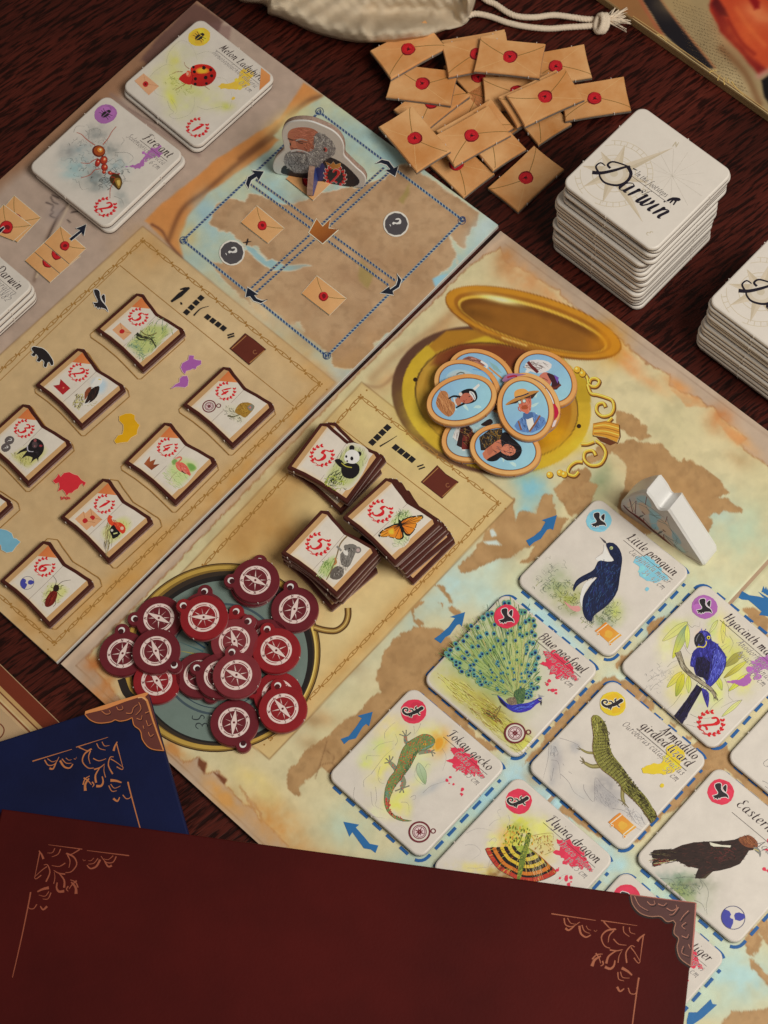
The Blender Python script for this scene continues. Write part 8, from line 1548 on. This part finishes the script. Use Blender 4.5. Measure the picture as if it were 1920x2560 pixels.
# ================================================================== cloth bag with its drawstring
edge = cr([(560,-60),(596,0),(650,10),(667,18),(671,35),(700,45),(731,58),(775,78),(822,93),(876,104),(915,107),(952,106),(1006,102),(1053,95),(1085,87),(1118,73),(1147,66),(1166,58),(1178,38),(1190,2),(1200,-60)], False, 8)
M_, K_ = len(edge), 46; v = []
for i, q in enumerate(edge):
    for k in range(K_):
        t = k/(K_-1); top = (900+(q[0]-880)*.62, -230); px_ = (q[0]+(top[0]-q[0])*t, q[1]+(top[1]-q[1])*t)
        s_ = i/M_; z = .0105*min(1, (t/.07))**.55
        fold = (math.sin(s_*34+2.2*math.sin(s_*9+1))*.7+math.sin(s_*67+3*math.sin(s_*13))*.35+math.sin(s_*15)*.5)*(.35+.9*max(0, min(1, (q[0]-860)/120)))
        z += fold*.0026*min(1, t/.05)*math.exp(-((t-.13)/.12)**2)
        ridge = math.exp(-((t-.12)/.07)**2)*.0035; z += ridge
        dip = math.exp(-((px_[0]-1015)/125)**2-((px_[1]-34)/28)**2)*.0125+math.exp(-((px_[0]-1120)/36)**2-((px_[1]-42)/26)**2)*.008; z -= dip
        if t > .4: z += (t-.4)*.05
        z += .0006*math.sin(px_[0]*.09+px_[1]*.13)+.0004*math.sin(px_[0]*.21-px_[1]*.17)
        z = max(z, .0006)+(.0085 if 930 < q[0] < 1060 else .0085*max(0, 1-min(abs(q[0]-930), abs(q[0]-1060))/90))*math.exp(-t*9)
        w_ = unp(px_, z); v.append((w_[0], w_[1], z))
f = [(i*K_+k, (i+1)*K_+k, (i+1)*K_+k+1, i*K_+k+1) for i in range(M_-1) for k in range(K_-1)]
root = thing('drawstring_bag', 'unbleached cotton drawstring bag lying open at the top of the photo', 'bag', (v[len(v)//2][0], v[len(v)//2][1], 0)); L = root.location
me = bpy.data.meshes.new('bag_cloth'); me.from_pydata([(a-L[0], b_-L[1], c_) for a, b_, c_ in v], [], f)
def cloth():
    m, nt, b = newmat('cotton_cloth'); tc = N(nt, 'ShaderNodeTexCoord')
    wv = N(nt, 'ShaderNodeTexWave', i_Scale=900.0, i_Distortion=2.0, i_Detail=2.0); wv2 = N(nt, 'ShaderNodeTexWave', i_Scale=900.0, i_Distortion=2.0, i_Detail=2.0); wv2.bands_direction = 'Y'
    nz = N(nt, 'ShaderNodeTexNoise', i_Scale=160.0, i_Detail=6.0)
    for n in (wv, wv2, nz): nt.links.new(tc.outputs['Object'], n.inputs['Vector'])
    ad = N(nt, 'ShaderNodeMath', operation='ADD'); nt.links.new(wv.outputs['Fac'], ad.inputs[0]); nt.links.new(wv2.outputs['Fac'], ad.inputs[1])
    mx = N(nt, 'ShaderNodeMix', data_type='RGBA'); mx.inputs[6].default_value = C4((184,160,128)); mx.inputs[7].default_value = C4((204,184,154)); nt.links.new(nz.outputs['Fac'], mx.inputs[0]); nt.links.new(mx.outputs[2], b.inputs['Base Color'])
    bp = N(nt, 'ShaderNodeBump'); bp.inputs['Strength'].default_value = .5; bp.inputs['Distance'].default_value = .0004; nt.links.new(ad.outputs[0], bp.inputs['Height']); nt.links.new(bp.outputs[0], b.inputs['Normal'])
    b.inputs['Roughness'].default_value = .95; b.inputs['Specular IOR Level'].default_value = .1
    return m
CL = cloth(); o = obj('bag_cloth', me, root, [CL]); smooth_shade(o, 180); sm_ = o.modifiers.new('thickness', 'SOLIDIFY'); sm_.thickness = .0007; sm_.offset = -1
ss = [edge[i] for i in range(30, M_-14)]; 
ROPEM = mottled('cotton_cord', base((206,184,156)), .95, .1, .12, 900, .5, 2400)
def tube(path, rad, n=10, tw=0, lump=.0, taper=None):
    V3 = [Vector(q) for q in path]; v = []; f = []; m = len(V3); up = Vector((0,0,1)); s_ = 0
    for i in range(m):
        d = (V3[min(i+1,m-1)]-V3[max(i-1,0)]).normalized(); a = d.cross(up).normalized(); b_ = a.cross(d); s_ += (V3[i]-V3[i-1]).length if i else 0
        for k in range(n):
            th = 2*math.pi*k/n; r_ = (rad if not taper else rad*taper(i/(m-1)))*(1+lump*math.sin(3*th+tw*s_)); v.append(tuple(V3[i]+a*math.cos(th)*r_+b_*math.sin(th)*r_))
    for i in range(m-1):
        for k in range(n): j = (k+1) % n; f.append((i*n+k, i*n+j, (i+1)*n+j, (i+1)*n+k))
    f.append(tuple(range(n))); f.append(tuple((m-1)*n+k for k in range(n))[::-1]); return v, f
def tubeobj(name, parts, mat):
    V_, F_ = [], []
    for v, f in parts: b_ = len(V_); V_ += [(a-L[0], c_-L[1], d-L[2]) for a, c_, d in v]; F_ += [tuple(b_+i for i in q) for q in f]
    me = bpy.data.meshes.new(name); me.from_pydata(V_, [], F_); o = obj(name, me, root, [mat]); smooth_shade(o, 60); return o
def path(zz, pts, z): return [(*unp(q, h), h) for q, h in [(zz(a), z) for a in cr(pts, False, 14)]]
tubeobj('drawstring', [tube(path(zcrd, [(225,120),(275,112),(330,102),(430,122),(560,168),(700,198),(860,212),(1000,202),(1110,196),(1200,190)], .0016), .00115, 14, 5200, .13)], ROPEM)
tubeobj('drawstring', [tube(path(zcrd, [(330,-60),(400,0),(470,32),(560,92),(640,122),(760,128),(900,112),(1040,128),(1120,140),(1200,145)], .0018), .00115, 14, 5200, .13)], ROPEM)
kc = Vector((*unp(zcrd((1255,175)), .004), .0042)); parts = []
for k in range(3):
    pth = []
    for q in range(40):
        a = 2*math.pi*q/39+k*2.1; rr = .0030; pth.append(tuple(kc+RIGHT*((-.0006+k*.0007)+math.sin(a*1)*.0009*(1 if k == 1 else .5)+math.cos(a)*.0012)+UP*(math.sin(a)*rr)+(-FW)*(math.cos(a)*rr*.55)))
    parts.append(tube(pth, .00125, 12, 5200, .12))
tubeobj('knot', parts, ROPEM); parts = []; rf = random.Random(9)
for k in range(46):
    e = (rf.uniform(-.0005,.0042), rf.uniform(-.0030,.0052)); st0 = kc+RIGHT*.0022+UP*.0008+RIGHT*rf.uniform(-.0006,.0006)+UP*rf.uniform(-.001,.001); tip = zcrd((1400+rf.uniform(-30,80), 110+rf.uniform(-80,70))) if k < 40 else zcrd((1440, 240-rf.uniform(0,30)))
    h = .002+rf.uniform(0,.004); tp = Vector((*unp(tip, h), h)); md = (st0+tp)/2+Vector((rf.uniform(-.0006,.0006), rf.uniform(-.0006,.0006), rf.uniform(.0004,.0016))); pth = [tuple(st0*(1-t)**2+md*2*t*(1-t)+tp*t*t) for t in [q/9 for q in range(10)]]
    parts.append(tube(pth, .00042 if k < 30 else .00016, 6, 0, 0, lambda t: 1-.55*t))
tubeobj('frayed_end', parts, ROPEM)
